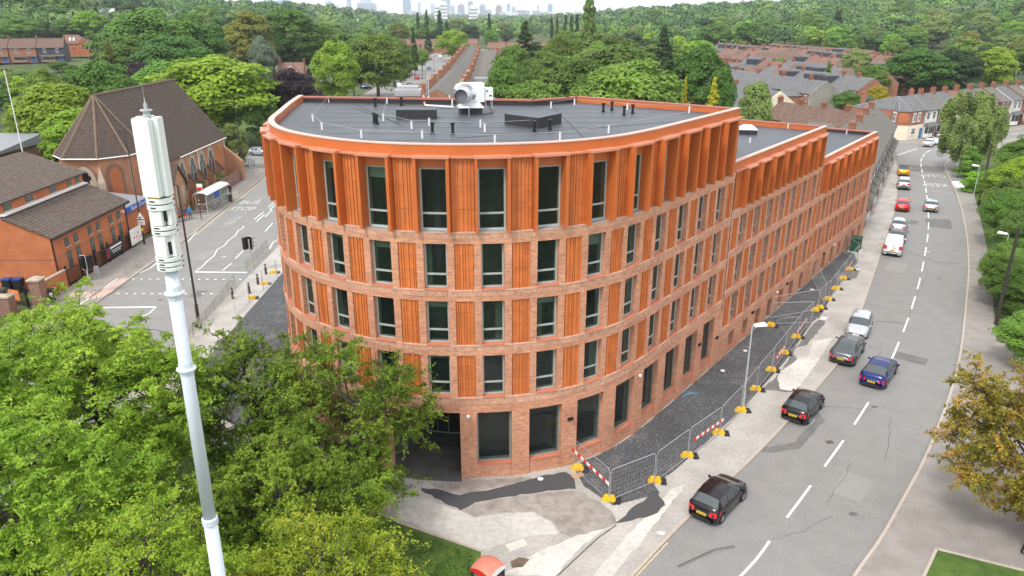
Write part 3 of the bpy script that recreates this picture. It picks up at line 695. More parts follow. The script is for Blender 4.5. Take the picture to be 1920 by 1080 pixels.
sheet('grass', RE[3:]+[(60, 58), (110, 120), (100, 138)], -.05, GRS)
sheet('grass', [(-49, 152), (-49, 250), (-75, 262), (-100, 200), (-80, 146)], -.10, GRS)
sheet('grass', [(-44, 122), (-52, 126), (-75, 131), (-75, 122), (-60, 118), (-44, 118.5)], -.10, GRS)
# tactile crossing, road patches
sheet('tactile_paving', GP((125, 556), (140, 547), (182, 547), (228, 522), (240, 522), (208, 549), (180, 560)), .006, TAC)
ground_patch = sheet('road_patch', GP((1735, 408), (1782, 410), (1786, 428), (1738, 424)), RZ+.006, ASPM)
sheet('road_patch', GP((1460, 790), (1530, 765), (1548, 785), (1500, 838), (1440, 846), (1390, 842), (1440, 835), (1490, 826), (1530, 785), (1525, 775)), RZ+.006, ASPM)
sheet('road_patch', GP((1686, 306), (1772, 312), (1770, 322), (1684, 318)), RZ+.005, ASPM)
sheet('side_road', GP((1774, 316), (1800, 322), (1822, 345), (1812, 358), (1795, 362), (1783, 340)), .006, ASP)
# white lines
wm = MB(); ww = MB(); ym = MB()
CL = smooth(GP((1350, 1118), (1386, 1080), (1422, 1041), (1451, 1000), (1499, 936.5), (1523, 904), (1563, 849), (1581, 824), (1613, 776.7), (1642, 729.5), (1669, 678), (1695, 617), (1709, 578), (1724, 527), (1733, 484), (1740, 440), (1741, 402), (1736.7, 355.6), (1733, 338), (1727, 307), (1728.5, 296), (1734, 288), (1742, 282), (1762, 276.7), (1776, 272.5), (1830, 262), (1930, 245)), 8)
f, L = resample(CL, 1); s = 1.6
while s < L-4:
    stripe(wm, [f(s+k) for k in (0, .9, 1.8, 2.75, 3.65)], .13, RZ+.012); s += 6.05 if s < 75 else 5.4
for P in (GP((365, 508), (463, 509)), GP((170, 575), (292, 573.5))): stripe(wm, P, .28, RZ+.012)
for P in (GP((365, 508), (380, 497), (388, 488), (401, 478), (407, 466), (421, 458), (428, 449), (441, 440), (446, 431), (455, 426), (457, 422)),
          GP((352, 452), (367, 434), (373, 426), (383, 420), (386, 417), (394, 417)), GP((262, 510), (283, 500), (295, 489), (310, 470)),
          GP((505, 465), (512, 452), (522, 447), (524, 440)), GP((170, 575), (160, 588), (150, 600)), GP((292, 573.5), (280, 585), (252, 598)),
          GP((252, 598), (262, 596))): stripe(wm, P, .12, RZ+.012)
for (x0, y0, x1, y1, n) in ((250, 521, 450, 522, 14), (205, 548.5, 412, 548.5, 14)):
    for k in range(n):
        a = G(x0+(x1-x0)*k/(n-1), y0+(y1-y0)*k/(n-1)); stripe(wm, [(a[0]-.12, a[1]), (a[0]+.12, a[1])], .2, RZ+.012)
for k in range(34):
    y = 50+k*6.0 if k < 10 else 50+k*6
    if 62 < y < 72 or (66 < y < 71): continue
    xx = float(np.interp(y, [50, 80, 103, 150, 250, 400], [-31.6, -32, -32.6, -35.5, -37.5, -37.5])) if y > 90 else None
    if xx: stripe(wm, [(xx, y), (xx-.1, y+3.6)], .13, RZ+.012)
for P in (GP((417, 505), (434, 492)), GP((441, 483), (456, 468)), GP((497, 432), (511, 417)), GP((497, 405), (510, 392)), GP((476, 410), (494, 396)), GP((503, 387), (513, 379))): stripe(wm, P, .13, RZ+.012)
for P in (GP((422, 417.5), (436, 416.5), (443, 412)), GP((447, 408), (452, 404)), GP((458, 399), (462, 396)), GP((466, 391), (471, 386)), GP((475, 382), (479, 378)), GP((484, 375), (489, 371)), GP((487, 369), (497, 368.5)), GP((460, 370), (470, 369.5)),
          GP((390, 419), (404, 418))): stripe(ww, P, .12, RZ+.012)
for o_ in (.28, .50): stripe(ym, offs([p for p in smooth(LK[:8]) if 84 < p[1] < 127], -o_-.0), .09, RZ+.012)
stripe(ym, GP((1190, 1080), (1252, 1014)), .07, RZ+.012)
for P in (GP((1684, 291), (1700, 285), (1720, 280)), GP((1700, 324), (1726, 324)), GP((1745, 357), (1792, 361))): stripe(ww, P, .12, RZ+.012)
for k in range(8):
    a = G(1681+k*5, 290-k*1.6); stripe(wm, [a, (a[0]+.8, a[1]+1.0)], .15, RZ+.012)
for k in range(4): stripe(wm, GP((1786+k*4, 340), (1794+k*4, 352)), .35, .012)
stripe(wm, GP((1775, 320), (1790, 350), (1797, 362)), .12, RZ+.014)
stripe(wm, GP((1784, 279.5), (1800, 274)), .15, RZ+.012)
for yy in (575,):
    pass
stripe(wm, [(-38.9, 56), (-39.0, 70)], .12, .006)
for yy in (440, 395, 520): pass
ground(wm.build('road_markings', WMK)); ground(ww.build('road_markings', WMW)); ground(ym.build('yellow_lines', YMK))
def text_mesh(body, size, extrude=0.0, align='CENTER', spacing=1.0):
    cu = bpy.data.curves.new('lettering', 'FONT'); cu.body = body; cu.size = size; cu.extrude = extrude; cu.align_x = align; cu.align_y = 'CENTER'; cu.space_character = spacing
    o = bpy.data.objects.new('lettering', cu); COL.objects.link(o); bpy.context.view_layer.update()
    me = bpy.data.meshes.new_from_object(o.evaluated_get(bpy.context.evaluated_depsgraph_get())); bpy.data.objects.remove(o); bpy.data.curves.remove(cu)
    return me
def text_obj(name, body, size, mat, M, parent=None, extrude=0.0, spacing=1.0):
    me = text_mesh(body, size, extrude, spacing=spacing); me.transform(M); me.materials.clear(); me.materials.append(MATS[mat] if isinstance(mat, str) else mat)
    o = bpy.data.objects.new(name, me); COL.objects.link(o)
    if parent is not None: o.parent = parent
    return o
def road_text(body, x, y, w, h, ang, mat):
    me = text_mesh(body, 1.0); xs_ = [v.co.x for v in me.vertices]; ys_ = [v.co.y for v in me.vertices]
    sx = w/(max(xs_)-min(xs_)); sy = h/(max(ys_)-min(ys_))
    me.transform(Matrix.Translation((x, y, RZ+.012)) @ Matrix.Rotation(ang, 4, 'Z') @ Matrix.Diagonal((sx, sy, 1, 1)))
    me.materials.clear(); me.materials.append(mat); o = bpy.data.objects.new('road_lettering', me); COL.objects.link(o); return ground(o)
a = G(467, 379); road_text('BUS', a[0], a[1]+.3, 2.6, 1.9, 0.0, WMW)
a = G(456, 387); road_text('STOP', a[0]+.2, a[1]-1.0, 3.3, 1.9, 0.0, WMW)
a = G(1752, 345); road_text('KEEP', a[0], a[1], 3.4, 2.4, math.pi-.25, WMW)
a = G(1748, 328); road_text('CLEAR', a[0], a[1], 3.8, 2.4, math.pi-.25, WMW)
# tar seams and gully
cr = MB()
for P in (GP((1270, 1062), (1340, 1030), (1378, 1024)), GP((1045, 1080), (1120, 1010), (1155, 985)), GP((1700, 470), (1760, 490), (1800, 492)), GP((1640, 600), (1700, 604))): stripe(cr, P, .06, RZ+.016 if P[0][0] > 9 else .018)
ground(cr.build('tar_seam', CRK))
gy = MB(); a = G(1232, 1021)
for k in range(6): gy.obox(a[0]+.07*k-.2, a[1]+.02*k, RZ+.004, .035, .42, .02, -.3)
gy.obox(a[0], a[1], RZ+.002, .5, .5, .008, -.3); tagm(gy.build('drain_gully', BLK), 'black iron drain grating in the gutter near the bottom edge', 'drain')
for (x_, y_, l_) in ((1556, 826, 'small square manhole cover in the road near the dashed centre line'),):
    a = G(x_, y_); m = MB(); m.obox(a[0], a[1], RZ+.002, .45, .35, .01, .2); tagm(m.build('manhole_cover', plain('manhole_iron', (.10, .075, .06), .7, .3, 8)), l_, 'manhole cover')

cr = MB(); rcx = random.Random(4)
for (x_, y_, dx, dy) in ((17, 34, 3, 4), (22, 38, 3, 5), (27, 50, 2, 4), (33, 58, 3, 5), (38, 66, 4, 6), (46, 84, 3, 7), (-32, 62, 4, 1), (-30, 74, -4, 2), (-34, 95, 3, 3), (13, 31, 4, 1.5), (24, 44, -5, 1), (36, 76, 6, 1.5)):
    P = [(x_, y_)]
    for k in range(9): P.append((P[-1][0]+dx/9+rcx.uniform(-.12, .12), P[-1][1]+dy/9+rcx.uniform(-.12, .12)))
    stripe(cr, P, rcx.choice([.018, .025, .03]), (RZ+.017) if x_ > 9 or x_ < -26 else .02)
ground(cr.build('road_cracks', plain('crack_grey', (.13, .125, .12), .9, .2, 5)))
for k, (x_, y_, w_, h_, a_) in enumerate(((19.0, 35.5, 1.6, 2.6, .9), (30.5, 52, 2.2, 1.4, .9), (40, 74, 1.8, 3.4, .95), (50, 92, 2.5, 2.0, 1.0), (-33.5, 78, 1.5, 3.2, 1.57), (-29.5, 66, 1.2, 1.8, 1.5), (-35.5, 92, 1.0, 5.0, 1.57))):
    c_, s_ = math.cos(a_), math.sin(a_); sheet('road_patch', ragged([(x_+c_*u-s_*v, y_+s_*u+c_*v) for u, v in ((-h_/2, -w_/2), (h_/2, -w_/2), (h_/2, w_/2), (-h_/2, w_/2))], .03), RZ+.0045, ASPM if k % 2 else 'road_patch_pale')
for k, (px_, py_) in enumerate(((1330, 905), (1640, 760), (1410, 840), (1600, 960), (1740, 470), (1762, 520), (1240, 1000), (300, 560), (420, 480))):
    g_ = G(px_, py_); m = MB(); m.poly([(g_[0]+.22*math.cos(t_)*(1+.3*math.sin(3*t_+k)), g_[1]+.16*math.sin(t_), (RZ if g_[0] > 9 or g_[0] < -27 else 0)+.019) for t_ in np.linspace(0, 6.28, 13)[:-1]]); ground(m.build('road_stain', 'oil_stain' if k % 2 else 'slab_white'))
# ================================================================= vehicles
def paint(name, c, metal=.0, rough=.28): return emit_free(name, c, rough*.8, metal, coat=.3, spec=.3)
paint('paint_black', (.010, .009, .011)); paint('paint_plum', (.012, .007, .010)); paint('paint_grey', (.10, .105, .115), .4); paint('paint_silver', (.50, .52, .56), .45)
paint('paint_blue', (.010, .022, .13), .2); paint('paint_white', (.74, .76, .80)); paint('paint_red', (.62, .010, .022)); paint('paint_yellow', (.75, .43, .02)); paint('paint_skyblue', (.18, .38, .62))
CG = glassm('car_glass', (.055, .070, .075), 0, .04); emit_free('tyre_rubber', (.018, .018, .018), .8); emit_free('rim_alloy', (.55, .56, .58), .3, .7); emit_free('lamp_red', (.62, .01, .012), .15, coat=1)
emit_free('lamp_clear', (.72, .74, .76), .12, coat=1); emit_free('plate_yellow', (.80, .53, .02), .5); emit_free('plate_white', (.8, .8, .78), .5); emit_free('trim_black', (.02, .02, .022), .55); emit_free('glyph_dark', (.03, .03, .03), .6)
emit_free('mark_magenta', (.55, .02, .35), .5); emit_free('mark_orange', (.8, .45, .03), .5)
BODY = {
 'hatch': dict(L=4.0, w=.86, wr=.62, zb=.22, wb=(.72, 3.22), R=.31, top=[(0, .60), (.03, .80), (.10, .98), (.20, 1.04), (.62, 1.41), (1.3, 1.49), (2.0, 1.47), (2.45, 1.38), (3.12, 1.02), (3.6, .90), (3.88, .75), (4.0, .55)],
               belt=[(0, .58), (.15, .96), (2.0, .95), (3.1, .90), (4, .5)], rg=(.24, .60), wg=(2.50, 3.08), sg=[(.66, 1.30), (1.38, 2.10), (2.18, 2.78)]),
 'coupe': dict(L=4.5, w=.92, wr=.62, zb=.28, wb=(.85, 3.6), R=.36, top=[(0, .62), (.03, .84), (.10, 1.04), (.34, 1.12), (1.15, 1.48), (1.8, 1.57), (2.4, 1.55), (2.85, 1.44), (3.5, 1.10), (4.1, 1.0), (4.38, .80), (4.5, .6)],
               belt=[(0, .6), (.2, 1.05), (2.0, 1.03), (3.4, .97), (4.5, .55)], rg=(.40, 1.10), wg=(2.90, 3.46), sg=[(1.05, 1.6), (1.68, 2.42), (2.50, 3.1)]),
 'sedan': dict(L=4.45, w=.88, wr=.60, zb=.22, wb=(.85, 3.55), R=.33, top=[(0, .60), (.03, .80), (.08, 1.02), (.30, 1.10), (1.15, 1.42), (1.9, 1.50), (2.4, 1.46), (2.75, 1.38), (3.55, .96), (4.1, .84), (4.35, .7), (4.45, .5)],
               belt=[(0, .58), (.2, .98), (2.0, .94), (3.4, .88), (4.45, .5)], rg=(.34, 1.10), wg=(2.82, 3.5), sg=[(.95, 1.6), (1.68, 2.40), (2.48, 3.1)]),
 'mpv': dict(L=3.9, w=.85, wr=.64, zb=.20, wb=(.66, 3.16), R=.30, top=[(0, .60), (.03, .82), (.10, 1.0), (.16, 1.05), (.42, 1.42), (1.0, 1.52), (1.9, 1.52), (2.35, 1.42), (3.25, .98), (3.6, .86), (3.82, .7), (3.9, .5)],
               belt=[(0, .58), (.15, .98), (2.0, .95), (3.2, .86), (3.9, .5)], rg=(.2, .40), wg=(2.42, 3.2), sg=[(.50, 1.2), (1.28, 2.05), (2.13, 2.8)]),
 'suv': dict(L=4.3, w=.90, wr=.68, zb=.30, wb=(.78, 3.45), R=.36, top=[(0, .66), (.03, .86), (.08, 1.08), (.14, 1.14), (.50, 1.58), (1.1, 1.66), (2.2, 1.66), (2.6, 1.56), (3.25, 1.16), (3.9, 1.05), (4.2, .85), (4.3, .6)],
             belt=[(0, .62), (.12, 1.08), (2, 1.06), (3.2, 1.02), (4.3, .6)], rg=(.18, .46), wg=(2.66, 3.2), sg=[(.55, 1.25), (1.33, 2.15), (2.23, 2.9)]),
 'van': dict(L=4.6, w=.94, wr=.80, zb=.24, wb=(.85, 3.75), R=.33, top=[(0, .60), (.02, 1.0), (.05, 1.5), (.10, 1.80), (.30, 1.86), (2.6, 1.88), (3.0, 1.80), (3.75, 1.18), (4.25, 1.02), (4.5, .8), (4.6, .55)],
             belt=[(0, .58), (.08, 1.2), (2.6, 1.16), (3.7, 1.08), (4.6, .5)], rg=(0, 0), wg=(3.06, 3.70), sg=[(2.75, 3.3)]),
}
def make_car(kind, pnt, label, cat='car', rearglass=True, extra=None, front_plate=True, roofm=None):
    B = BODY[kind]; L = B['L']; w = B['w']; R = B['R']
    t = thing({'van': 'white_van'}.get(kind, 'parked_car') if False else ('van' if kind == 'van' else 'parked_car'), label, cat)
    X = set(np.arange(0, L+.01, .11).round(3)) | {a for a, b in B['top']}
    for c in B['wb']: X |= set(np.round(np.arange(c-R-.06, c+R+.07, .055), 3))
    for a, b in [B['rg'], B['wg']]+B['sg']: X |= {a, b}
    X = sorted(x for x in X if 0 <= x <= L)
    X = [x for i, x in enumerate(X) if i == 0 or x-X[i-1] > .012]
    tp = lambda x: np.interp(x, *zip(*B['top'])); bl = lambda x: np.interp(x, *zip(*B['belt']))
    def ww_(x): return w*(1-.20*max(0, (.35-x)/.35)**2.0-.26*max(0, (x-(L-.55))/.55)**2.2)
    cab0, cab1 = B['rg'][0] if rearglass and kind != 'van' else .1, B['wg'][1]
    rings = []
    for x in X:
        zt = float(tp(x)); zb_ = B['zb']
        if x < .08: zb_ = B['zb']+.05
        for c in B['wb']:
            d = abs(x-c)
            if d < R+.05: zb_ = max(zb_, .30*0+R-.02+math.sqrt((R+.05)**2-d*d))
        W_ = ww_(x); b_ = min(float(bl(x)), zt-.04)
        if cab0 <= x <= cab1: f_ = min(1, (zt-b_)/.42)
        else: f_ = min(1, max(0, (zt-b_)/.42))*.6
        wr = W_*.93*(1-f_)+B['wr']*f_
        zm = max(zb_+.06, b_*.55+.1)
        half = [(0, zb_), (W_-.10, zb_), (W_-.01, zb_+.03), (W_, max(zb_+.05, min(zm, b_-.05))), (W_*.985, max(zb_+.06, b_-.05)), (W_*.955, max(zb_+.07, b_)),
                (wr+.02*f_, max(zb_+.08, zt-.055)), (wr*.88, zt-.012), (wr*.5, zt+.012), (0, zt+.018)]
        rings.append(half)
    nh = len(rings[0]); V = []; idx = {}
    for i, x in enumerate(X):
        for j in range(nh):
            y, z = rings[i][j]; V.append((x, y, z)); idx[(i, j, 1)] = len(V)-1
            if y > 1e-6: V.append((x, -y, z)); idx[(i, j, -1)] = len(V)-1
            else: idx[(i, j, -1)] = idx[(i, j, 1)]
    body = []; glass = []; roof = []
    for i in range(len(X)-1):
        xm = (X[i]+X[i+1])/2
        for j in range(nh-1):
            for sg in (1, -1):
                f = (idx[(i, j, sg)], idx[(i+1, j, sg)], idx[(i+1, j+1, sg)], idx[(i, j+1, sg)])
                if sg > 0: f = f[::-1]
                g_ = False
                if j == 5 and any(a <= xm <= b for a, b in B['sg']): g_ = True
                if j >= 6 and ((B['rg'][0] <= xm <= B['rg'][1] and rearglass) or B['wg'][0] <= xm <= B['wg'][1]): g_ = True
                if g_: glass.append(f)
                elif roofm and j >= 6 and B['rg'][1] <= xm <= B['wg'][0]: roof.append(f)
                else: body.append(f)
    for i, rev in ((0, False), (len(X)-1, True)):
        lp = [idx[(i, j, 1)] for j in range(nh)]+[idx[(i, j, -1)] for j in range(nh-2, 0, -1)]
        body.append(tuple(lp[::-1] if rev else lp))
    def sub(faces, nm, mt, par, smooth=True):
        used = sorted({k for f in faces for k in f}); mp_ = {k: n for n, k in enumerate(used)}
        return mesh_obj(nm, [V[k] for k in used], [tuple(mp_[k] for k in f) for f in faces], mt, par, None, smooth)
    sub(body, 'body', pnt, t); sub(glass, 'windows', CG, t)
    if roof: sub(roof, 'soft_roof', roofm, t)
    u = MB(); u.box(.25, -w+.22, .18, L-.25, w-.22, .50); u.build('underbody', 'trim_black', t)
    wm_ = MB(); ri = MB(); rr = R-.01
    P_ = []; n = 18
    for yy, r_ in ((-.10, rr-.03), (-.085, rr), (.085, rr), (.10, rr-.03), (.10, rr*.66)): P_.append((yy, r_))
    for yy, r_ in P_:
        for k in range(n): wm_.v.append((r_*math.cos(2*math.pi*k/n), yy, r_*math.sin(2*math.pi*k/n)))
    for a in range(len(P_)-1):
        for k in range(n): wm_.f.append((a*n+k, (a+1)*n+k, (a+1)*n+(k+1) % n, a*n+(k+1) % n)); wm_.mi.append(0)
    wm_.f.append(tuple(range(n))); wm_.mi.append(0)
    for k in range(7):
        a = 2*math.pi*k/7; da = .17
        ri.poly([(rr*.12*math.cos(a-1), .09, rr*.12*math.sin(a-1)), (rr*.12*math.cos(a+1), .09, rr*.12*math.sin(a+1)), (rr*.66*math.cos(a+da), .098, rr*.66*math.sin(a+da)), (rr*.66*math.cos(a-da), .098, rr*.66*math.sin(a-da))])
    ri.poly([(rr*.68*math.cos(2*math.pi*k/n), .06, rr*.68*math.sin(2*math.pi*k/n)) for k in range(n)], 1)
    wd = wm_.build('wheel', 'tyre_rubber', t); rm = ri.build('rim', ['rim_alloy', 'trim_black'], wd)
    first = True
    for c in B['wb']:
        for sg in (1, -1):
            if first: o, q = wd, rm; first = False
            else:
                o = wd.copy(); COL.objects.link(o); o.parent = t; q = rm.copy(); COL.objects.link(q); q.parent = o
            o.location = (c, sg*(w-.075), R-.01); o.rotation_euler = (0, 0, 0 if sg > 0 else math.pi)
    b0 = float(bl(.12)); 
    for sg in (1, -1):
        y = sg
        m = MB()
        if kind == 'van': m.hexa([(-.015, y*(w*.62), .85), (.10, y*(w*.62), .85), (.16, y*(w*1.0-.0), .85), (.03, y*(w*.92), .85), (-.0, y*(w*.62), 1.25), (.1, y*(w*.62), 1.25), (.18, y*(w*.985), 1.25), (.05, y*(w*.92), 1.25)])
        else: m.hexa([(-.02, y*(w*.50), b0-.28), (.10, y*(w*.50), b0-.28), (.36, y*(w+.012), b0-.26), (.03, y*(w*.88), b0-.28), (.02, y*(w*.50), b0-.04), (.12, y*(w*.50), b0-.04), (.46, y*(w*1.0), b0+.0), (.06, y*(w*.87), b0+.0)])
        m.build('taillight', 'lamp_red', t)
        m = MB(); zf_ = float(tp(L-.3))
        m.hexa([(L-.14, y*(w*.48), zf_-.22), (L-.02, y*(w*.45), zf_-.24), (L-.12, y*(w*.70), zf_-.22), (L-.45, y*(w*.93), zf_-.16), (L-.20, y*(w*.48), zf_-.06), (L-.10, y*(w*.45), zf_-.10), (L-.22, y*(w*.72), zf_-.05), (L-.60, y*(w*.95), zf_+.0)])
        m.build('headlight', 'lamp_clear', t)
        m = MB(); xm_ = B['wg'][1]-.28; m.hexa([(xm_-.05, y*(w-.02), b0+.02), (xm_+.06, y*(w-.02), b0+.02), (xm_+.08, y*(w+.20), b0+.03), (xm_-.05, y*(w+.20), b0+.03), (xm_-.05, y*(w-.02), b0+.1), (xm_+.04, y*(w-.02), b0+.1), (xm_+.06, y*(w+.20), b0+.17), (xm_-.05, y*(w+.20), b0+.17)])
        m.build('door_mirror', pnt if pnt not in ('paint_black',) else 'trim_black', t)
    m = MB(); zp = b0-.32 if kind != 'van' else .72
    m.hexa([(-.03, -.26, zp), (.03, -.26, zp), (.03, .26, zp), (-.03, .26, zp), (-.02, -.26, zp+.12), (.03, -.26, zp+.12), (.03, .26, zp+.12), (-.02, .26, zp+.12)])
    pl = m.build('number_plate', 'plate_yellow', t); g_ = MB()
    for k, yy in enumerate((-.20, -.14, -.08, -.02, .07, .13, .19)): g_.box(-.034, yy-.018, zp+.025, -.030, yy+.018, zp+.095)
    g_.build('plate_characters', 'glyph_dark', pl)
    m = MB(); m.box(L-.04, -.26, .36, L+.02, .26, .47); m.build('number_plate', 'plate_white', t)
    m = MB(); m.box(-.02, -w*.62, B['zb']+.02, .04, w*.62, B['zb']+.17); m.box(L-.06, -w*.5, .26, L-.005, w*.5, .34); m.build('bumper_trim', 'trim_black', t)
    m = MB(); m.tube([(B['rg'][1]+.25, 0, float(tp(B['rg'][1]+.25))), (B['rg'][1]+.12, 0, float(tp(B['rg'][1]+.25))+.16)], .008, 4); m.build('aerial', 'trim_black', t)
    # door shut lines
    return t
def place(t, px, py, ang_from=None, ang=None, nose=False, z=RZ):
    p = G(px, py, z)
    if ang is None:
        a = np.array(ang_from[0]); b = np.array(ang_from[1]); ang = math.atan2(b[1]-a[1], b[0]-a[0])
    t.rotation_euler = (0, 0, ang if not nose else ang+math.pi)
    t.location = (p[0], p[1], z)
    if nose:
        L = None
    return t
def kang(y):
    "direction of the kerb at distance y"
    P = [p for p in KL if p[1] > 20]
    for i in range(len(P)-1):
        if P[i][1] <= y <= P[i+1][1]: return math.atan2(P[min(i+3, len(P)-1)][1]-P[max(0, i-2)][1], P[min(i+3, len(P)-1)][0]-P[max(0, i-2)][0])
    return 1.0
GRP = 'cars parked along the kerb beside the new building'
def pk(kind, pnt, label, px, py, cat='car', group=GRP, nose=False, dz=0, da=0, **k):
    t = make_car(kind, pnt, label, cat, **k); p = G(px, py, RZ); a = kang(p[1])+da
    if nose:
        t.rotation_euler = (0, 0, a+math.pi); L = BODY[kind]['L']; t.location = (p[0]+math.cos(a)*L, p[1]+math.sin(a)*L, RZ)
    else: t.rotation_euler = (0, 0, a); t.location = (p[0], p[1], RZ)
    if group: t['group'] = group
    return t
pk('hatch', 'paint_plum', 'glossy black hatchback parked nearest the camera with its left wheels by the kerb', 1313, 981)
pk('hatch', 'paint_black', 'small black hatchback parked beside the pale concrete pavement patch, second from the camera', 1484, 795)
pk('coupe', 'paint_grey', 'dark grey sloping-back crossover parked nose to nose with the silver car', 1574, 687)
pk('mpv', 'paint_silver', 'silver compact car parked facing the camera in front of the dark grey crossover', 1603, 636, nose=True)
pk('sedan', 'paint_blue', 'dark blue liftback car driving astride the dashed centre line', 1631, 729, group=None)
vn = pk('van', 'paint_white', 'white panel van parked at the kerb near the far end of the new building', 1671, 482, cat='van', rearglass=False)
pk('hatch', 'paint_grey', 'dark grey car almost hidden in front of the parked white van', 1679, 459, roofm=None)
pk('hatch', 'paint_silver', 'silver hatchback parked two cars ahead of the white van', 1682, 437)
pk('hatch', 'paint_red', 'bright red hatchback parked by the kerb', 1690, 398)
pk('suv', 'paint_silver', 'silver four wheel drive parked right behind the yellow car', 1693, 357)
pk('hatch', 'paint_yellow', 'yellow hatchback with a black roof parked foremost in the kerbside row', 1693, 331, roofm='trim_black')
pk('hatch', 'paint_silver', 'silver hatchback driving away along the middle of the right-hand road', 1744, 399, group=None)
c = pk('hatch', 'paint_white', 'white hatchback driving round the bend before the cream corner house', 1737, 276, group=None, da=-.62)
# van rear doors
m = MB(); m.box(-.012, -.006, .5, .0, .006, 1.7); m.box(-.014, -.05, 1.0, -.004, -.28, 1.04); m.build('door_gap', 'trim_black', vn)
def at_world(kind, pnt, label, x, y, ang, cat='car', group=None, **k):
    t = make_car(kind, pnt, label, cat, **k); t.location = (x, y, RZ); t.rotation_euler = (0, 0, ang)
    if group: t['group'] = group
    return t
q = G(1773, 271, RZ); v2 = at_world('van', 'paint_white', 'white van with yellow and magenta flower graphics parked outside the corner houses', q[0], q[1]+1.6, math.radians(28+180), 'van')
v2.location = (q[0]+1.5, q[1]+1.9, RZ); 
g_ = MB()
for k in range(7): g_.hexa([(.2+k*.26, .90, .62), (.32+k*.26, .90, .62), (.32+k*.26, .965, .62), (.2+k*.26, .965, .62), (.55+k*.26, .86, 1.62), (.70+k*.26, .86, 1.62), (.70+k*.26, .93, 1.62), (.55+k*.26, .93, 1.62)])
g_.build('yellow_graphic', 'mark_orange', v2)
g_ = MB()
for k in range(5): a = k*2*math.pi/5; g_.ball(2.75+.25*math.cos(a), .95, 1.08+.25*math.sin(a), .15, 6)
g_.build('flower_graphic', 'mark_magenta', v2)
q = G(1783, 268, RZ); at_world('hatch', 'paint_white', 'white car parked just beyond the flower graphic van', q[0]+3.0, q[1]+4.6, math.radians(28+180))
q = G(1560, 640)
# left side and avenue
q = G(470, 290, RZ); at_world('hatch', 'paint_silver', 'silver hatchback turning across the side road mouth beyond the church', q[0], q[1], math.radians(-14))
av = 'cars on the long straight road'
for kd, pn, lb, px, py, an in (('van', 'paint_white', 'white van driving away on the straight road beside the dark car', 748, 167, 92), ('hatch', 'paint_black', 'dark car partly hidden on the left of the white van on the straight road', 741, 163, 92),
        ('hatch', 'paint_white', 'white car coming along the straight road right of the white van', 767, 163, 90), ('hatch', 'paint_red', 'red car on the straight road behind the terrace chimneys', 781, 149, 92),
        ('suv', 'paint_plum', 'dark plum car in the left lane of the straight road', 779, 132, 92), ('suv', 'paint_skyblue', 'light blue car on the straight road by the terrace', 803, 130, 90),
        ('hatch', 'paint_grey', 'grey car far along the straight road', 806, 113, 90), ('van', 'paint_white', 'white van parked far along beside the terrace', 825, 110, 90),
        ('hatch', 'paint_white', 'white car at the far bend of the straight road', 807, 100, 80)):
    q = G(px, py, RZ); at_world(kd, pn, lb, q[0], q[1], math.radians(an), 'van' if kd == 'van' else 'car', av)
q = G(686, 167, RZ); at_world('hatch', 'paint_blue', 'bright blue hatchback parked side-on on the verge under the trees', q[0]+2, q[1], math.radians(178))
q = G(640, 166, RZ); at_world('hatch', 'paint_white', 'white car parked side-on left of the blue hatchback', q[0], q[1], math.radians(2))
# ================================================================= church, hall, houses, skyline
BR_CH = brick('church_brick', (.47, .215, .11), (.36, .15, .08), (.42, .30, .2), bw=.24, bh=.085, var=.22)
BR_HL = brick('hall_brick', (.50, .155, .055), (.44, .125, .045), (.42, .2, .11), bw=.24, bh=.085, var=.16)
BR_OR = brick('house_brick', (.36, .135, .075), (.27, .10, .06), (.32, .22, .17), bw=.26, bh=.09, var=.22)
BR_DK = brick('wall_brick', (.27, .13, .09), (.20, .10, .075), (.26, .2, .16), bw=.24, bh=.085, var=.28)
T_CH = tiles('church_tile', (.105, .078, .064), .34, .30, .16, lichen=.0)
T_HL = tiles('hall_tile', (.145, .112, .092), .36, .33, .2, lichen=.8)
T_SL = tiles('slate_grey', (.185, .185, .19), .24, .3, .2)
T_SB = tiles('slate_brown', (.20, .182, .162), .28, .3, .25)
T_BR = tiles('brown_tile', (.20, .128, .10), .34, .3, .3)
T_RD = tiles('red_tile', (.27, .15, .115), .30, .26, .25)
BR_CM = brick('chimney_brick', (.30, .115, .065), (.19, .08, .05), (.28, .2, .16), bw=.5, bh=.18, var=.35)
STO = plain('stone_dressing', (.40, .34, .26), .85, .18, 4)
CRM = plain('cream_render', (.72, .64, .50), .8, .05, 2); WRN = plain('white_render', (.72, .71, .68), .8, .06, 2); GRN = plain('grey_render', (.30, .285, .25), .9, .14, 2, big=.2)
PVC = plain('white_frame', (.74, .74, .73), .4, .03); LEAD = plain('lead_sheet', (.24, .25, .27), .6, .1); POT = plain('chimney_pot', (.42, .15, .08), .8, .15, 3); POTC = plain('buff_pot', (.6, .46, .28), .8, .1)
DWG = glassm('house_glass', (.035, .042, .05), 0, .08); DBL = plain('blue_door', (.02, .15, .42), .4); SLT = plain('slate_cladding', (.050, .056, .066), .7, .15, 2)
BLU = plain('sign_blue', (.02, .08, .36), .5); BAN = plain('banner_black', (.02, .02, .028), .6); BRD = plain('banner_red', (.20, .02, .03), .6); REDP = plain('red_board', (.62, .02, .02), .5); DRB = plain('dark_bay', (.06, .05, .045), .6)
def gable(mb, x0, x1, yc, z0, z1, hw, th=.2, mi=0):
    "triangular end wall pieces at x0 and x1 (ridge along x)"
    for x in (x0, x1-th): mb.v += [(x, yc-hw, z0), (x, yc+hw, z0), (x, yc, z1), (x+th, yc-hw, z0), (x+th, yc+hw, z0), (x+th, yc, z1)]; n = len(mb.v)-6; mb.f += [(n, n+2, n+1), (n+3, n+4, n+5), (n, n+3, n+5, n+2), (n+1, n+2, n+5, n+4), (n, n+1, n+4, n+3)]; mb.mi += [mi]*5
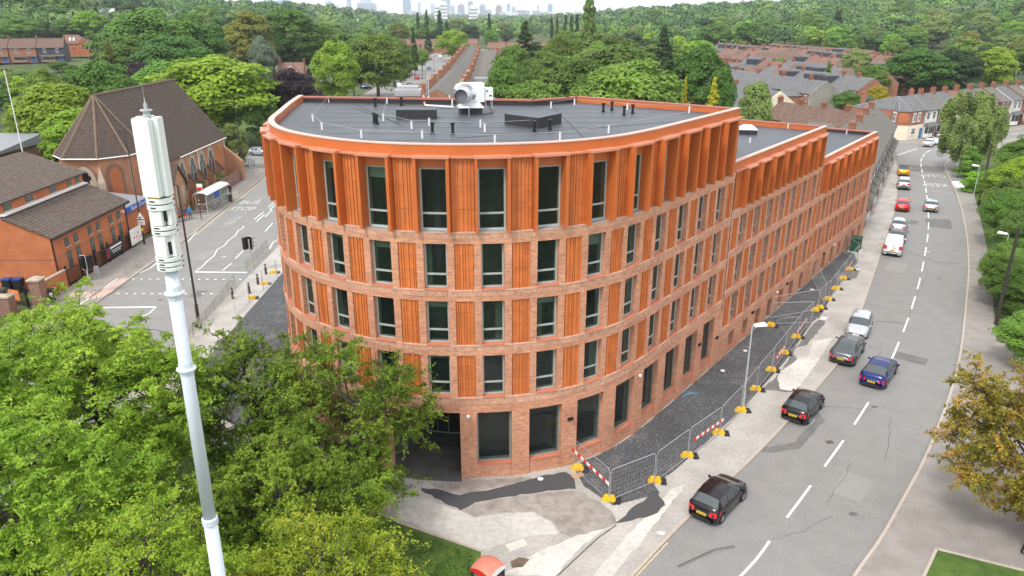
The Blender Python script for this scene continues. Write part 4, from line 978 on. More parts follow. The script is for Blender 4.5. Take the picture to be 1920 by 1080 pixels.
def roofx(mb, x0, x1, yc, hw, ze, zr, ov=.25, th=.12, mi=0):
    k = (zr-ze)/hw
    for sg in (-1, 1):
        ye = yc+sg*(hw+ov); zo = ze-k*ov
        c = [(x0, ye, zo), (x1, ye, zo), (x1, yc, zr), (x0, yc, zr)]
        if sg > 0: c = c[::-1]
        mb.hexa([(a, b, z) for a, b, z in c]+[(a, b, z+th) for a, b, z in c], mi)
def chimney(mb, x, y, z0, z1, sx=.95, sy=.55, pots=4, mi=(0, 1)):
    mb.box(x-sx/2, y-sy/2, z0, x+sx/2, y+sy/2, z1, mi[0]); mb.box(x-sx/2-.06, y-sy/2-.06, z1-.22, x+sx/2+.06, y+sy/2+.06, z1-.08, mi[0])
    for k in range(pots): mb.cyl(x-sx/2+sx*(k+.5)/pots, y, z1, z1+.38, .11, 7, mi[1], .09)
def win(x, z, w, h, y, parent, n=-1, frame=PVC, lint=None, name='window', deep=.06):
    "window in a wall facing -y (n=-1) or +y (n=1)"
    m = MB(); t_ = .07; a = y+n*.03; b = y-n*.05; y0, y1 = min(a, b), max(a, b)
    m.box(x-w/2, y0, z, x-w/2+t_, y1, z+h); m.box(x+w/2-t_, y0, z, x+w/2, y1, z+h); m.box(x-w/2+t_, y0, z, x+w/2-t_, y1, z+t_); m.box(x-w/2+t_, y0, z+h-t_, x+w/2-t_, y1, z+h)
    m.box(x-t_*.4, y0+.002, z+t_, x+t_*.4, y1-.002, z+h-t_); m.box(x-w/2+t_, y0+.003, z+h*.62, x+w/2-t_, y1-.003, z+h*.62+.05)
    o = m.build(name, frame, parent); g = MB(); yy = y+n*.012
    g.quad((x-w/2+t_, yy, z+t_), (x+w/2-t_, yy, z+t_), (x+w/2-t_, yy, z+h-t_), (x-w/2+t_, yy, z+h-t_)); g.build('pane', DWG, o)
    if lint:
        l = MB(); l.box(x-w/2-.12, min(y+n*.045, y), z+h, x+w/2+.12, max(y+n*.045, y), z+h+.2); l.box(x-w/2-.1, min(y+n*.08, y), z-.1, x+w/2+.1, max(y+n*.08, y), z); l.build('lintel', lint, parent)
    return o
def make_house(name, w_, d, ze, zr, wm_, rm, lint=None, bay=True, door=DBL, wing=5.0, chim='party', pots=4, simple=False, dormer=False, ground_m=None, wingside=1):
    t = thing(name, 'house', 'house')
    m = MB(); m.box(0, 0, -.2, w_, .25, ze); m.box(0, d-.25, -.2, w_, d, ze); m.box(0, .25, -.2, .2, d-.25, ze); m.box(w_-.2, .25, -.2, w_, d-.25, ze)
    gable(m, 0, w_, d/2, ze, zr, d/2)
    if wing:
        a, b = (w_*.45, w_) if wingside > 0 else (0, w_*.55)
        m.box(a, d, -.2, b, d+wing, ze-.7)
    m.build('wall', wm_, t)
    if ground_m: g = MB(); g.box(-.03, -.04, -.1, w_+.03, 0, 2.75); g.build('ground_floor_render', ground_m, t)
    r = MB(); roofx(r, -.02, w_+.02, d/2, d/2, ze, zr)
    ro = None
    if wing:
        k = len(r.v); a, b = (w_*.45, w_) if wingside > 0 else (0, w_*.55)
        z0, z1 = ze-.75, ze+.75
        if wingside > 0: r.hexa([(a-.2, d, z0-.1), (b, d, z1), (b, d+wing+.2, z1), (a-.2, d+wing+.2, z0-.1), (a-.2, d, z0), (b, d, z1+.1), (b, d+wing+.2, z1+.1), (a-.2, d+wing+.2, z0)])
        else: r.hexa([(a, d, z1), (b+.2, d, z0-.1), (b+.2, d+wing+.2, z0-.1), (a, d+wing+.2, z1), (a, d, z1+.1), (b+.2, d, z0), (b+.2, d+wing+.2, z0), (a, d+wing+.2, z1+.1)])
    ro = r.build('roof', rm, t)
    c = MB(); cq_ = random.uniform(-.25, .3)
    if chim == 'party': chimney(c, w_, d/2, zr-.9, zr+1.0, .55, 1.0, 0); [c.cyl(w_+dx, d/2+dy, zr+1.0, zr+1.3, .10, 6, 1, .08) for dx in (-.14, .14) for dy in (-.3, .3)]
    elif chim == 'two':
        for yy in (d*.16, d*.84):
            zz = ze+(zr-ze)*.32; c = MB(); zt_ = zr+.2+cq_-(.5 if yy > d/2 else 0); yy += cq_*1.5; chimney(c, w_, yy, zz-.4, zt_, .6, 1.1, 0); [c.cyl(w_+dx, yy+dy, zt_, zt_+.4, .12, 7, 1, .09) for dx in (-.15, .15) for dy in (-.36, 0, .36)]
            c.build('chimney', [BR_CM, POTC if cq_ > .1 else POT], ro)
        c = MB()
    if c.v: c.build('chimney', [BR_CM, POT], ro)
    if simple:
        win(w_*.3, ze-1.9, 1.0, 1.4, 0, t, -1, PVC, lint); win(w_*.72, ze-1.9, .9, 1.4, 0, t, -1, PVC, lint)
        win(w_*.25, ze-1.9, .9, 1.3, d, t, 1, PVC, lint)
    else:
        win(w_*.28, ze-1.95, 1.05, 1.5, 0, t, -1, PVC, lint); win(w_*.74, ze-1.95, 1.0, 1.5, 0, t, -1, PVC, lint)
        win(w_*.22, ze-2.0, 1.0, 1.4, d, t, 1, PVC, lint); win(w_*.22, .9, 1.2, 1.4, d, t, 1, PVC, lint)
        if bay:
            m = MB(); x0, x1 = w_*.12, w_*.66
            m.prism([(x0, -.02), (x0+.35, -.75), (x1-.35, -.75), (x1, -.02)], 0, .75); m.build('bay_base', wm_ if not ground_m else ground_m, t)
            m = MB(); m.prism([(x0, -.02), (x0+.35, -.72), (x1-.35, -.72), (x1, -.02)], .75, 2.35); bo = m.build('bay_window', PVC, t)
            m = MB()
            q = [(x0+.06, -.12), (x0+.33, -.68)], [(x0+.42, -.73), (x1-.42, -.73)], [(x1-.33, -.68), (x1-.06, -.12)]
            for (a, b) in q: m.quad((a[0], a[1]-.02, .85), (b[0], b[1]-.02, .85), (b[0], b[1]-.02, 2.2), (a[0], a[1]-.02, 2.2))
            m.build('pane', DWG, bo)
            m = MB(); m.hexa([(x0-.1, -1.0, 2.35), (w_-.1, -1.0, 2.35), (w_-.1, 0, 2.35), (x0-.1, 0, 2.35), (x0+.1, -.95, 2.45), (w_-.3, -.95, 2.45), (w_-.1, -.02, 3.05), (x0-.1, -.02, 3.05)]); m.build('porch_roof', rm, t)
        else: win(w_*.3, .9, 1.2, 1.4, 0, t, -1, PVC, lint)
        m = MB(); m.box(w_*.76, -.05, 0, w_*.94, -.0, 2.1); m.box(w_*.76+.15, -.06, 1.5, w_*.94-.15, -.05, 1.9, 1); m.build('door', [door, DWG], t)
        m = MB(); m.tube([(.05, -.08, ze-.1), (.05, -.08, 0)], .04, 5); m.box(-.02, -.36, ze-.16, w_+.02, -.26, ze-.06); m.build('gutter', 'trim_black', t)
    return t
ORD = ['first', 'second', 'third', 'fourth', 'fifth', 'sixth', 'seventh', 'eighth', 'ninth', 'tenth', 'eleventh', 'twelfth', 'thirteenth', 'fourteenth', 'fifteenth', 'sixteenth', 'seventeenth', 'eighteenth', 'nineteenth', 'twentieth', 'twenty-first', 'twenty-second', 'twenty-third', 'twenty-fourth', 'twenty-fifth', 'twenty-sixth', 'twenty-seventh', 'twenty-eighth', 'twenty-ninth', 'thirtieth', 'thirty-first', 'thirty-second', 'thirty-third', 'thirty-fourth', 'thirty-fifth', 'thirty-sixth', 'thirty-seventh', 'thirty-eighth', 'thirty-ninth', 'fortieth']
def terrace(protos, x, y, ang, n, w_, lab, group, rnd=None, z=None, used=None):
    c, s = math.cos(ang), math.sin(ang); out = []
    for k in range(n):
        pr = protos[k % len(protos)] if rnd is None else rnd.choice(protos)
        px_, py_ = x+c*w_*k, y+s*w_*k; zz = TH(px_, py_)+.16 if z is None else z
        o = pr if not pr.get('used') else dup(pr, (0, 0, 0)); pr['used'] = 1
        o.location = (px_, py_, zz); o.rotation_euler = (0, 0, ang)
        o['label'] = lab.replace('#', ORD[k]); o['group'] = group; out.append(o)
    return out
rad = math.radians
# --- row beside the new building along the road
h1 = make_house('terraced_house', 5.0, 8.6, 5.3, 8.6, BR_OR, T_SB, PVC, door=REDP, chim='party')
h2 = make_house('terraced_house', 5.0, 8.6, 5.3, 8.6, WRN, T_SB, PVC, door=DRK, chim='none')
a0 = rad(61)
terrace([h1, h2], 41.6, 87.6, a0, 12, 5.0, 'terraced house with jutting porch roof, # along the kerb beyond the new building', 'terraced houses beyond the new building')
# --- brown tiled houses behind it
h3 = make_house('terraced_house', 5.6, 8.8, 5.3, 8.0, BR_OR, T_BR, PVC, wing=5.5, chim='party')
h4 = make_house('terraced_house', 5.6, 8.8, 5.3, 8.0, BR_OR, T_BR, PVC, wing=6.5, chim='party', wingside=-1)
A = G(1462, 196, 7.5); B = G(1640, 222, 7.5); a1 = math.atan2(B[1]-A[1], B[0]-A[0])
for k in range(4):
    pr = (h3, h4)[k % 2]; o = pr if k < 2 else dup(pr, (0, 0, 0))
    o.location = (A[0]+math.cos(a1)*5.6*(k+1)-math.sin(a1)*4.5, A[1]+math.sin(a1)*5.6*(k+1)+math.cos(a1)*4.5, 0); o.rotation_euler = (0, 0, a1+math.pi)
    o['label'] = 'brown tiled house with rear wing, %s from the slim leaning tree' % ORD[k]; o['group'] = 'brown tiled houses behind the new building'
# --- slate rows
h5 = make_house('terraced_house', 6.2, 8.8, 5.4, 8.3, BR_OR, T_SL, PVC, wing=4.5, chim='party', simple=False, bay=False)
h6 = make_house('terraced_house', 6.2, 8.8, 5.4, 8.3, BR_OR, T_SL, PVC, wing=4.5, chim='none', bay=False, wingside=-1)
A = G(1549, 153, 8.3); B = G(1352, 127, 8.3); L_ = math.dist(A, B); a2 = math.atan2(B[1]-A[1], B[0]-A[0])
nx_ = int(L_/6.2)+1
def row(protos, A, ang, n, w_, lab, group, rnd=None, d=8.8, flip=False):
    "row whose ridge starts at A"
    off = -d/2
    x_, y_ = A[0]+math.sin(ang)*d/2, A[1]-math.cos(ang)*d/2
    return terrace(protos, x_, y_, ang, n, w_, lab, group, rnd)
row([h5, h6], A, a2, nx_, 6.2, 'grey slate roofed terraced house, # from the big grey rendered gable', 'slate roofed houses of the nearest row')
m = MB(); gxa = (A[0], A[1]); e_ = thing('gable_wall', 'tall blank grey rendered gable end of the slate roofed terrace', 'gable wall', (A[0], A[1], 0), a2)
m.box(-.35, -4.5, -.2, -.02, 4.5, 5.4); m.v += [(-.35, -4.5, 5.4), (-.35, 4.5, 5.4), (-.35, 0, 8.55), (-.02, -4.5, 5.4), (-.02, 4.5, 5.4), (-.02, 0, 8.55)]; n = len(m.v)-6
m.f += [(n, n+2, n+1), (n+3, n+4, n+5), (n, n+3, n+5, n+2), (n+1, n+2, n+5, n+4)]; m.mi += [0]*4; m.build('render', GRN, e_)
A = G(1462, 178, 7.6); row([h5, h6], A, a2, 5, 6.2, 'slate roofed house of the short row with a white gable, # from the white gable', 'slate roofed houses of the short row')
e_ = thing('gable_wall', 'white painted gable end of the short slate roofed row', 'gable wall', (A[0], A[1], 0), a2); m = MB()
m.box(-.3, -4.4, -.2, -.02, 4.4, 5.4); m.v += [(-.3, -4.4, 5.4), (-.3, 4.4, 5.4), (-.3, 0, 8.45), (-.02, -4.4, 5.4), (-.02, 4.4, 5.4), (-.02, 0, 8.45)]; n = len(m.v)-6
m.f += [(n, n+2, n+1), (n+3, n+4, n+5), (n, n+3, n+5, n+2), (n+1, n+2, n+5, n+4)]; m.mi += [0]*4; m.build('render', CRM, e_)
# --- many rows behind, out to the wood
h7 = make_house('terraced_house', 6.2, 8.8, 5.4, 8.4, BR_OR, T_RD, PVC, wing=4.0, chim='party', simple=True)
h8 = make_house('terraced_house', 6.2, 8.8, 5.4, 8.4, BR_OR, T_BR, PVC, wing=4.0, chim='none', simple=True)
h9 = make_house('terraced_house', 6.2, 8.8, 5.4, 8.4, BR_OR, T_SL, PVC, wing=4.0, chim='none', simple=True)
m = MB(); m.box(.6, 5.2, 6.0, 5.2, 9.2, 8.1); do = m.build('dormer', SLT, h9); 
h10 = make_house('terraced_house', 6.2, 8.8, 5.4, 8.4, BR_OR, T_SL, PVC, wing=4.0, chim='party', simple=True)
m = MB(); m.box(1.2, 1.3, 6.0, 4.8, 3.0, 7.7); do = m.build('dormer', SLT, h10); win(2.0, 6.3, 1.0, 1.1, 1.3, do); win(3.7, 6.3, 1.0, 1.1, 1.3, do)
r_ = random.Random(11)
rows = [((1640, 148), 9, 'mix', 'second'), ((1570, 124), 9, 'slate', 'third'), ((1665, 137), 10, 'mix', 'fourth'), ((1600, 112), 15, 'brown', 'fifth'), ((1765, 128), 12, 'brown', 'sixth'),
        ((1640, 104), 17, 'brown', 'seventh'), ((1700, 108), 6, 'brown', 'eighth'), ((1560, 97), 15, 'mix', 'ninth'), ((1760, 112), 12, 'brown', 'tenth'), ((1500, 92), 12, 'mix', 'eleventh'), ((1640, 95), 13, 'brown', 'twelfth')]
for (q, n, kd, nm) in rows:
    pr = {'slate': [h9, h10, h5, h9], 'brown': [h7, h8, h8, h7, h8, h9], 'mix': [h7, h9, h8, h10]}[kd]
    A = G(q[0], q[1], 8.3); row(pr, A, a2+r_.uniform(-.03, .03), n, 6.2, {'slate': 'grey roofed', 'brown': 'red-brown roofed', 'mix': 'mixed roofed'}[kd]+' distant terraced house, # from the right in the '+nm+' row back', 'distant terraced houses below the wooded hill', r_)
# --- corner house and its row
CH = thing('corner_house', 'corner house of orange brick over cream render with a hipped slate roof', 'house', (80, 158, 0))
cp_ = [G(1664, 258.5), G(1676, 262), G(1698, 263), G(1726, 258.5)]
dr_ = np.array(cp_[3])-np.array(cp_[2]); dr_ /= np.linalg.norm(dr_); nb = np.array([-dr_[1], dr_[0]])
cq = cp_+[tuple(np.array(cp_[3])+nb*9), tuple(np.array(cp_[0])+np.array([-3.0, 9.0])), tuple(np.array(cp_[0])+np.array([-6.5, 5.0]))]
cen = (sum(p[0] for p in cq)/len(cq), sum(p[1] for p in cq)/len(cq))
m = MB(); m.prism(cq, 2.9, 5.8); m.build('upper_wall', BR_OR, CH, True); m = MB(); m.prism([(cen[0]+(p[0]-cen[0])*1.008, cen[1]+(p[1]-cen[1])*1.008) for p in cq], -.1, 2.9); m.build('lower_wall', CRM, CH, True)
m = MB(); ap = (cen[0]+1.5, cen[1]-.5, 8.3); E_ = [(cen[0]+(p[0]-cen[0])*1.05, cen[1]+(p[1]-cen[1])*1.05, 5.75) for p in cq]
rdg = (ap, (cen[0]+6.0, cen[1]+1.8, 8.3))
for i in range(len(E_)):
    j = (i+1) % len(E_); 
    if i == 3: m.poly([E_[i], E_[j], rdg[1]])
    elif i in (2,): m.poly([E_[i], E_[j], rdg[1], rdg[0]])
    elif i == 4: m.poly([E_[i], E_[j], rdg[0], rdg[1]])
    else: m.poly([E_[i], E_[j], rdg[0]])
m.poly([(p[0], p[1], 5.74) for p in E_][::-1]); ro = m.build('roof', T_SL, CH, True)
m = MB()
for i in range(7): m.tube([E_[i], rdg[1] if i in (3, 4) else rdg[0]], .09, 5)
m.build('hip_tile', LEAD, ro, True)
c = MB(); chimney(c, cen[0]+5.5, cen[1]+2.5, 7.2, 9.4, .7, .9, 2); c.build('chimney', [BR_OR, POT], ro, True); c = MB(); chimney(c, cen[0]-4, cen[1]+3.5, 6.5, 8.8, 1.0, .6, 3); c.build('chimney', [BR_OR, POT], ro, True)
def wallwin(P, Q, u, z, w_, h, parent, lint=True, door=None):
    "window on the wall running P->Q at distance u, wall facing right of travel"
    P = np.array(P); Q = np.array(Q); d = (Q-P)/np.linalg.norm(Q-P); nn = np.array([d[1], -d[0]])
    def pt(s, n, zz): r = P+d*s+nn*n; return (r[0], r[1], zz)
    def bx(m, a, b, n0, n1, z0, z1): m.hexa([pt(a, n1, z0), pt(b, n1, z0), pt(b, n0, z0), pt(a, n0, z0), pt(a, n1, z1), pt(b, n1, z1), pt(b, n0, z1), pt(a, n0, z1)])
    a, b = u-w_/2, u+w_/2
    if door: m = MB(); bx(m, a, b, 0, .1, z, z+h); return m.build('door', door, parent, True)
    m = MB(); t_ = .09
    bx(m, a, a+t_, 0, .12, z, z+h); bx(m, b-t_, b, 0, .12, z, z+h); bx(m, a+t_, b-t_, 0, .12, z, z+t_); bx(m, a+t_, b-t_, 0, .12, z+h-t_, z+h); bx(m, u-.035, u+.035, 0, .115, z+t_, z+h-t_); bx(m, a+t_, b-t_, 0, .117, z+h*.6, z+h*.6+.05)
    o = m.build('window', PVC, parent, True); g = MB(); g.quad(pt(a+t_, .085, z+t_), pt(b-t_, .085, z+t_), pt(b-t_, .085, z+h-t_), pt(a+t_, .085, z+h-t_)); g.build('pane', DWG, o, True)
    if lint: m = MB(); bx(m, a-.12, b+.12, 0, .13, z+h, z+h+.2); bx(m, a-.1, b+.1, 0, .16, z-.1, z); m.build('lintel', PVC, parent, True)
L2 = math.dist(cp_[2], cp_[3]); L0 = math.dist(cp_[0], cp_[1])
wallwin(cp_[0], cp_[1], L0*.5, 1.0, 1.3, 1.3, CH); wallwin(cp_[0], cp_[1], L0*.55, 3.6, 1.0, 1.7, CH)
wallwin(cp_[2], cp_[3], L2*.36, 1.0, 1.4, 1.3, CH); wallwin(cp_[2], cp_[3], L2*.30, 3.6, .9, 1.6, CH); wallwin(cp_[2], cp_[3], L2*.62, 3.6, .9, 1.6, CH); wallwin(cp_[2], cp_[3], L2*.88, 0, .9, 2.1, CH, door=DBL)
wallwin(cp_[1], cp_[2], math.dist(cp_[1], cp_[2])*.5, 3.5, 1.8, 1.9, CH, door='lower_brick_panel' if False else BR_HL)
a6 = math.atan2(dr_[1], dr_[0])
hw = make_house('terraced_house', 4.9, 8.8, 5.6, 8.3, WRN, T_SL, PVC, chim='party', wing=0, door=DRK); hb = make_house('terraced_house', 4.9, 8.8, 5.6, 8.3, BR_OR, T_SB, PVC, chim='party', wing=0, door=DRK)
hc = make_house('terraced_house', 4.9, 8.8, 5.6, 8.3, CRM, T_SL, PVC, chim='party', wing=0, door=DBL); hr = make_house('terraced_house', 4.9, 8.8, 5.6, 8.3, CRM, T_RD, PVC, chim='party', wing=0, door=DRK)
P0 = (cp_[3][0]+.1, cp_[3][1]+.05); labs = ['white rendered terraced house next to the corner house', 'red brick terraced house with a brown bay roof behind the flower graphic van', 'cream terraced house with a grey roof, third beyond the corner house', 'cream terraced house with a red tiled roof partly behind the weeping birch']
for k, (pr, lb) in enumerate(zip((hw, hb, hc, hr), labs)):
    pr.location = (P0[0]+math.cos(a6)*4.9*k, P0[1]+math.sin(a6)*4.9*k, 0); pr.rotation_euler = (0, 0, a6); pr['label'] = lb; pr['group'] = 'terraced houses round the corner'
for k in range(4, 19):
    pr = (hb, hb, hw, hb, hc)[k % 5]; ad = a6+.0*k
    dup(pr, (P0[0]+math.cos(ad)*4.9*k+.03*k*k, P0[1]+math.sin(ad)*4.9*k-.03*k*k*.3, 0), a6+.004*k, 'terraced house, %s along the row right of the corner house' % ORD[k], 'terraced houses round the corner')
# --- long avenue terrace seen end on
v1 = make_house('terraced_house', 6.4, 11.5, 5.8, 9.0, BR_OR, T_SB, PVC, chim='two', wing=6.0, bay=False)
v2_ = make_house('terraced_house', 6.4, 11.5, 5.8, 9.0, BR_OR, T_SB, PVC, chim='two', wing=6.0, bay=False, wingside=-1)
v4 = make_house('terraced_house', 6.4, 11.5, 5.8, 9.0, BR_OR, T_SL, PVC, chim='two', wing=6.0, bay=False); v5 = make_house('terraced_house', 6.4, 11.5, 5.8, 9.0, BR_OR, T_SB, PVC, chim='two', wing=6.0, bay=False, wingside=-1)
v3 = make_house('terraced_house', 6.4, 11.5, 5.8, 9.0, BR_OR, T_SB, PVC, chim='two', wing=0, bay=False)
m = MB(); m.box(.2, 11.5, 0, 6.2, 19.5, 6.5); m.build('rear_extension', SLT, v3); m = MB(); m.box(.05, 11.4, 6.5, 6.35, 19.7, 6.7); m.build('extension_roof', LEAD, v3)
axl = -22.2
def avrow(k): return (axl-.035*k*1.0-max(0, k-12)*.12, 168+6.4*k)
for k in range(37):
    pr = v3 if k in (0, 4, 6, 9) else (v1, v2_, v4, v5, v2_)[k % 5]
    x_, y_ = avrow(k); o = pr if not pr.get('used') else dup(pr, (0, 0, 0)); pr['used'] = 1
    # front of the house faces the avenue (west): local x runs south
    o.location = (x_, y_+6.4, TH(x_, y_)+.16); o.rotation_euler = (0, 0, -math.pi/2)
    o['label'] = 'brick terraced house beside the straight road, %s from the near end' % ORD[k]; o['group'] = 'long terrace beside the straight road'
# cross terrace at the far end
for k in range(9):
    dup(h7, (-78+6.2*k, 505+1.0*k, TH(-60, 505)+.16), rad(4), 'small terraced house closing the view of the straight road, %s from the left' % ORD[k], 'houses at the far end of the straight road')
for k in range(7):
    dup(h7, (-14+6.2*k, 452, TH(0, 450)+.16), rad(2), 'red roofed house behind the long terrace end, %s from the left' % ORD[k], 'red roofed houses behind the long terrace')
gh = make_house('gabled_house', 9, 10, 5.6, 8.8, BR_OR, T_RD, PVC, chim='party', wing=0, bay=False); gh['label'] = 'orange brick house showing its gable at the end of the long terrace'; gh.location = (2.0, 405, 0); gh.rotation_euler = (0, 0, rad(90)); 
# --- houses on the left
lh = make_house('gabled_house', 8.5, 9.5, 5.4, 8.6, BR_OR, T_RD, PVC, chim='party', wing=0, bay=False); A = G(512, 152, 5.4)
lh.location = (-79, 262, 0); lh.rotation_euler = (0, 0, rad(8)); lh['label'] = 'orange brick house with two chimneys and a white edged gable behind the dark purple tree'
g_ = MB(); g_.box(2.2, -3.5, -.1, 7.8, 0, 5.4); n = len(g_.v); g_.v += [(2.2, -3.5, 5.4), (7.8, -3.5, 5.4), (5.0, -3.5, 8.0), (2.2, 3, 5.4), (7.8, 3, 5.4), (5.0, 3, 8.0)]; g_.f += [(n, n+1, n+2)]; g_.mi += [0]; g_.build('front_wing', BR_HL, lh)
g_ = MB()
for sg in (-1, 1): c_ = [(5.0+sg*3.15, -3.8, 5.05), (5.0, -3.8, 8.05), (5.0, 4, 8.05), (5.0+sg*3.15, 4, 5.05)]; g_.hexa([(a, b, c) for a, b, c in c_]+[(a, b, c+.15) for a, b, c in c_]) 
g_.build('wing_roof', T_RD, lh)
g_ = MB()
for sg in (-1, 1): c_ = [(5.0+sg*3.2, -3.86, 4.85), (5.0, -3.86, 7.95), (5.0, -3.80, 7.95), (5.0+sg*3.2, -3.80, 4.85)]; g_.hexa([(a, b, c) for a, b, c in c_]+[(a, b, c+.28) for a, b, c in c_])
g_.build('bargeboard', PVC, lh)
c = MB(); chimney(c, .4, 4.75, 7.8, 10.2, .8, 1.0, 2); c.build('chimney', [BR_OR, POT], lh)
l2 = make_house('white_house', 8, 8, 4.2, 6.8, WRN, T_BR, PVC, chim='none', wing=0, bay=False); l2.location = (-67, 272, 0); l2.rotation_euler = (0, 0, rad(2)); l2['label'] = 'white house with a brown roof between the brick house and the tall maple'
l3 = make_house('bungalow', 8, 8, 3.0, 5.6, WRN, T_SL, PVC, chim='none', wing=0, bay=True); l3.location = (-66.5, 258, 0); l3.rotation_euler = (0, 0, rad(10)); l3['label'] = 'low grey roofed house with a glazed front beside the yellow hedge'
l4 = make_house('bungalow', 14, 8, 3.2, 5.8, BR_OR, T_RD, PVC, chim='none', wing=0, bay=False); l4.location = (-92, 238, 0); l4['label'] = 'low red roofed building left of the dark purple tree'
lb_ = make_house('semi_detached_house', 10.5, 10, 6, 9.6, BR_OR, T_BR, PVC, chim='party', wing=0, bay=True, pots=4)
for k in range(3):
    o = lb_ if k == 0 else dup(lb_, (0, 0, 0), mats={'wall': 'house_brick' if k == 1 else 'slate_cladding'})
    o.location = (-227+10.3*k, 335+3.2*k, TH(-215, 338)+.5); o.rotation_euler = (0, 0, rad(17)); o['label'] = ['brown roofed brick house at the left edge of the view', 'brown roofed brick house with a wide chimney, middle of the left-hand row', 'brown roofed house with dark slate hung front, right end of the left-hand row'][k]; o['group'] = 'houses at the upper left'
hp = thing('hipped_house', 'large red hipped roof house with skylights above the left-hand row', 'house', (-213, 368, TH(-206, 372)+1.2), rad(20)); hp.scale = (.78, .78, .9)
m = MB(); m.box(0, 0, 0, 17, 12, 6); m.box(13, -4, 0, 19, 0, 6); m.build('wall', BR_HL, hp)
m = MB(); m.poly([(-.5, -.5, 6), (17.5, -.5, 6), (12, 6, 10.2), (5, 6, 10.2)]); m.poly([(17.5, 12.5, 6), (-.5, 12.5, 6), (5, 6, 10.2), (12, 6, 10.2)]); m.poly([(-.5, 12.5, 6), (-.5, -.5, 6), (5, 6, 10.2)]); m.poly([(17.5, -.5, 6), (17.5, 12.5, 6), (12, 6, 10.2)])
for x0 in (13, 16.2): m.poly([(x0-.2, -4.3, 6), (x0-.2, 2, 6), (x0+1.5, 3.5, 8.2), (x0+1.5, -4.3, 8.2)]); m.poly([(x0+3.1, -4.3, 6), (x0+1.5, -4.3, 8.2), (x0+1.5, 3.5, 8.2), (x0+3.1, 2, 6)]); m.poly([(x0-.2, -4.2, 6), (x0+3.1, -4.2, 6), (x0+1.5, -4.2, 8.2)], 1)
rf_ = m.build('roof', [T_RD, BR_HL], hp); m = MB()
for x0 in (7.2, 9.2): m.hexa([(x0, 1.5, 7.40), (x0+.9, 1.5, 7.40), (x0+.9, 3.6, 8.76), (x0, 3.6, 8.76), (x0, 1.5, 7.5), (x0+.9, 1.5, 7.5), (x0+.9, 3.6, 8.86), (x0, 3.6, 8.86)])
m.build('skylight', PVC, rf_); [win(x, 3.2, 1.4, 1.5, -4, hp) for x in (14.4, 17.4)]; [win(x, 3.2, 1.4, 1.5, 0, hp) for x in (3, 9)]
# ----------------------------------------------------------------- church
CHU = thing('church', 'Victorian brick church with a steep brown tiled roof and rounded east end', 'church', (-51.2, 94, 0))
ze, zr, x0, x1, y0, y1, xr = 7.0, 15.1, -57.7, -44.7, 94.0, 117.0, -51.2
m = MB(); m.box(x0, y0, 0, x1, y1, ze); m.v += [(x0, y1-.4, ze), (x1, y1-.4, ze), (xr, y1-.4, zr), (x0, y1, ze), (x1, y1, ze), (xr, y1, zr)]; n = len(m.v)-6; m.f += [(n, n+1, n+2), (n+3, n+5, n+4), (n, n+2, n+5, n+3), (n+1, n+4, n+5, n+2)]; m.mi += [0]*4
ap_ = [(-55.9, 94.6), (-55.2, 91.2), (-53.0, 88.9), (-49.2, 88.9), (-46.9, 91.2), (-46.3, 94.6)]
m.prism(ap_, 0, 8.5); m.build('wall', BR_CH, CHU, True)
m = MB(); th_ = .15
for sg, xe in ((-1, x0), (1, x1)):
    k = (zr-ze)/(x1-xr); xo = xe+sg*.4; zo = ze-k*.4
    c_ = [(xo, y0, zo), (xr, y0, zr), (xr, y1+.3, zr), (xo, y1+.3, zo)]
    if sg < 0: c_ = c_[::-1]
    m.hexa([(a, b, c) for a, b, c in c_]+[(a, b, c+th_) for a, b, c in c_])
apx = (xr, 94.2, zr+.1); cc = (-51.1, 93.5); Ea = [(cc[0]+(p[0]-cc[0])*1.10, cc[1]+(p[1]-cc[1])*1.10, 8.45) for p in ap_]
Ea[0] = (Ea[0][0], 94.3, 8.6); Ea[-1] = (Ea[-1][0], 94.3, 8.6)
for i in range(5): m.poly([Ea[i], Ea[i+1], apx])
m.poly([(p[0], p[1], 8.44) for p in Ea][::-1])
ro = m.build('roof', T_CH, CHU, True); m = MB()
for p in Ea: m.tube([p, apx], .16, 5)
m.tube([(xr, 94, zr+.12), (xr, y1+.3, zr+.12)], .17, 5); m.build('ridge_tile', plain('ridge_tile_brown', (.17, .12, .085), .85, .2, 3), ro, True)
m = MB(); m.tube([(p[0]*1, p[1]-.05, 8.42) for p in Ea], .09, 5); m.tube([(x1+.45, 100, ze-.45), (x1+.45, y1, ze-.45)], .09, 5)
m.tube([Ea[0], (Ea[0][0], Ea[0][1], 0)], .07, 5); m.tube([Ea[4], (Ea[4][0], Ea[4][1], 0)], .07, 5)
for yy in (106.4, 116.8): m.tube([(x1+.1, yy, ze-.4), (x1+.1, yy, .2)], .09, 6)
m.build('gutter', PVC, CHU, True)
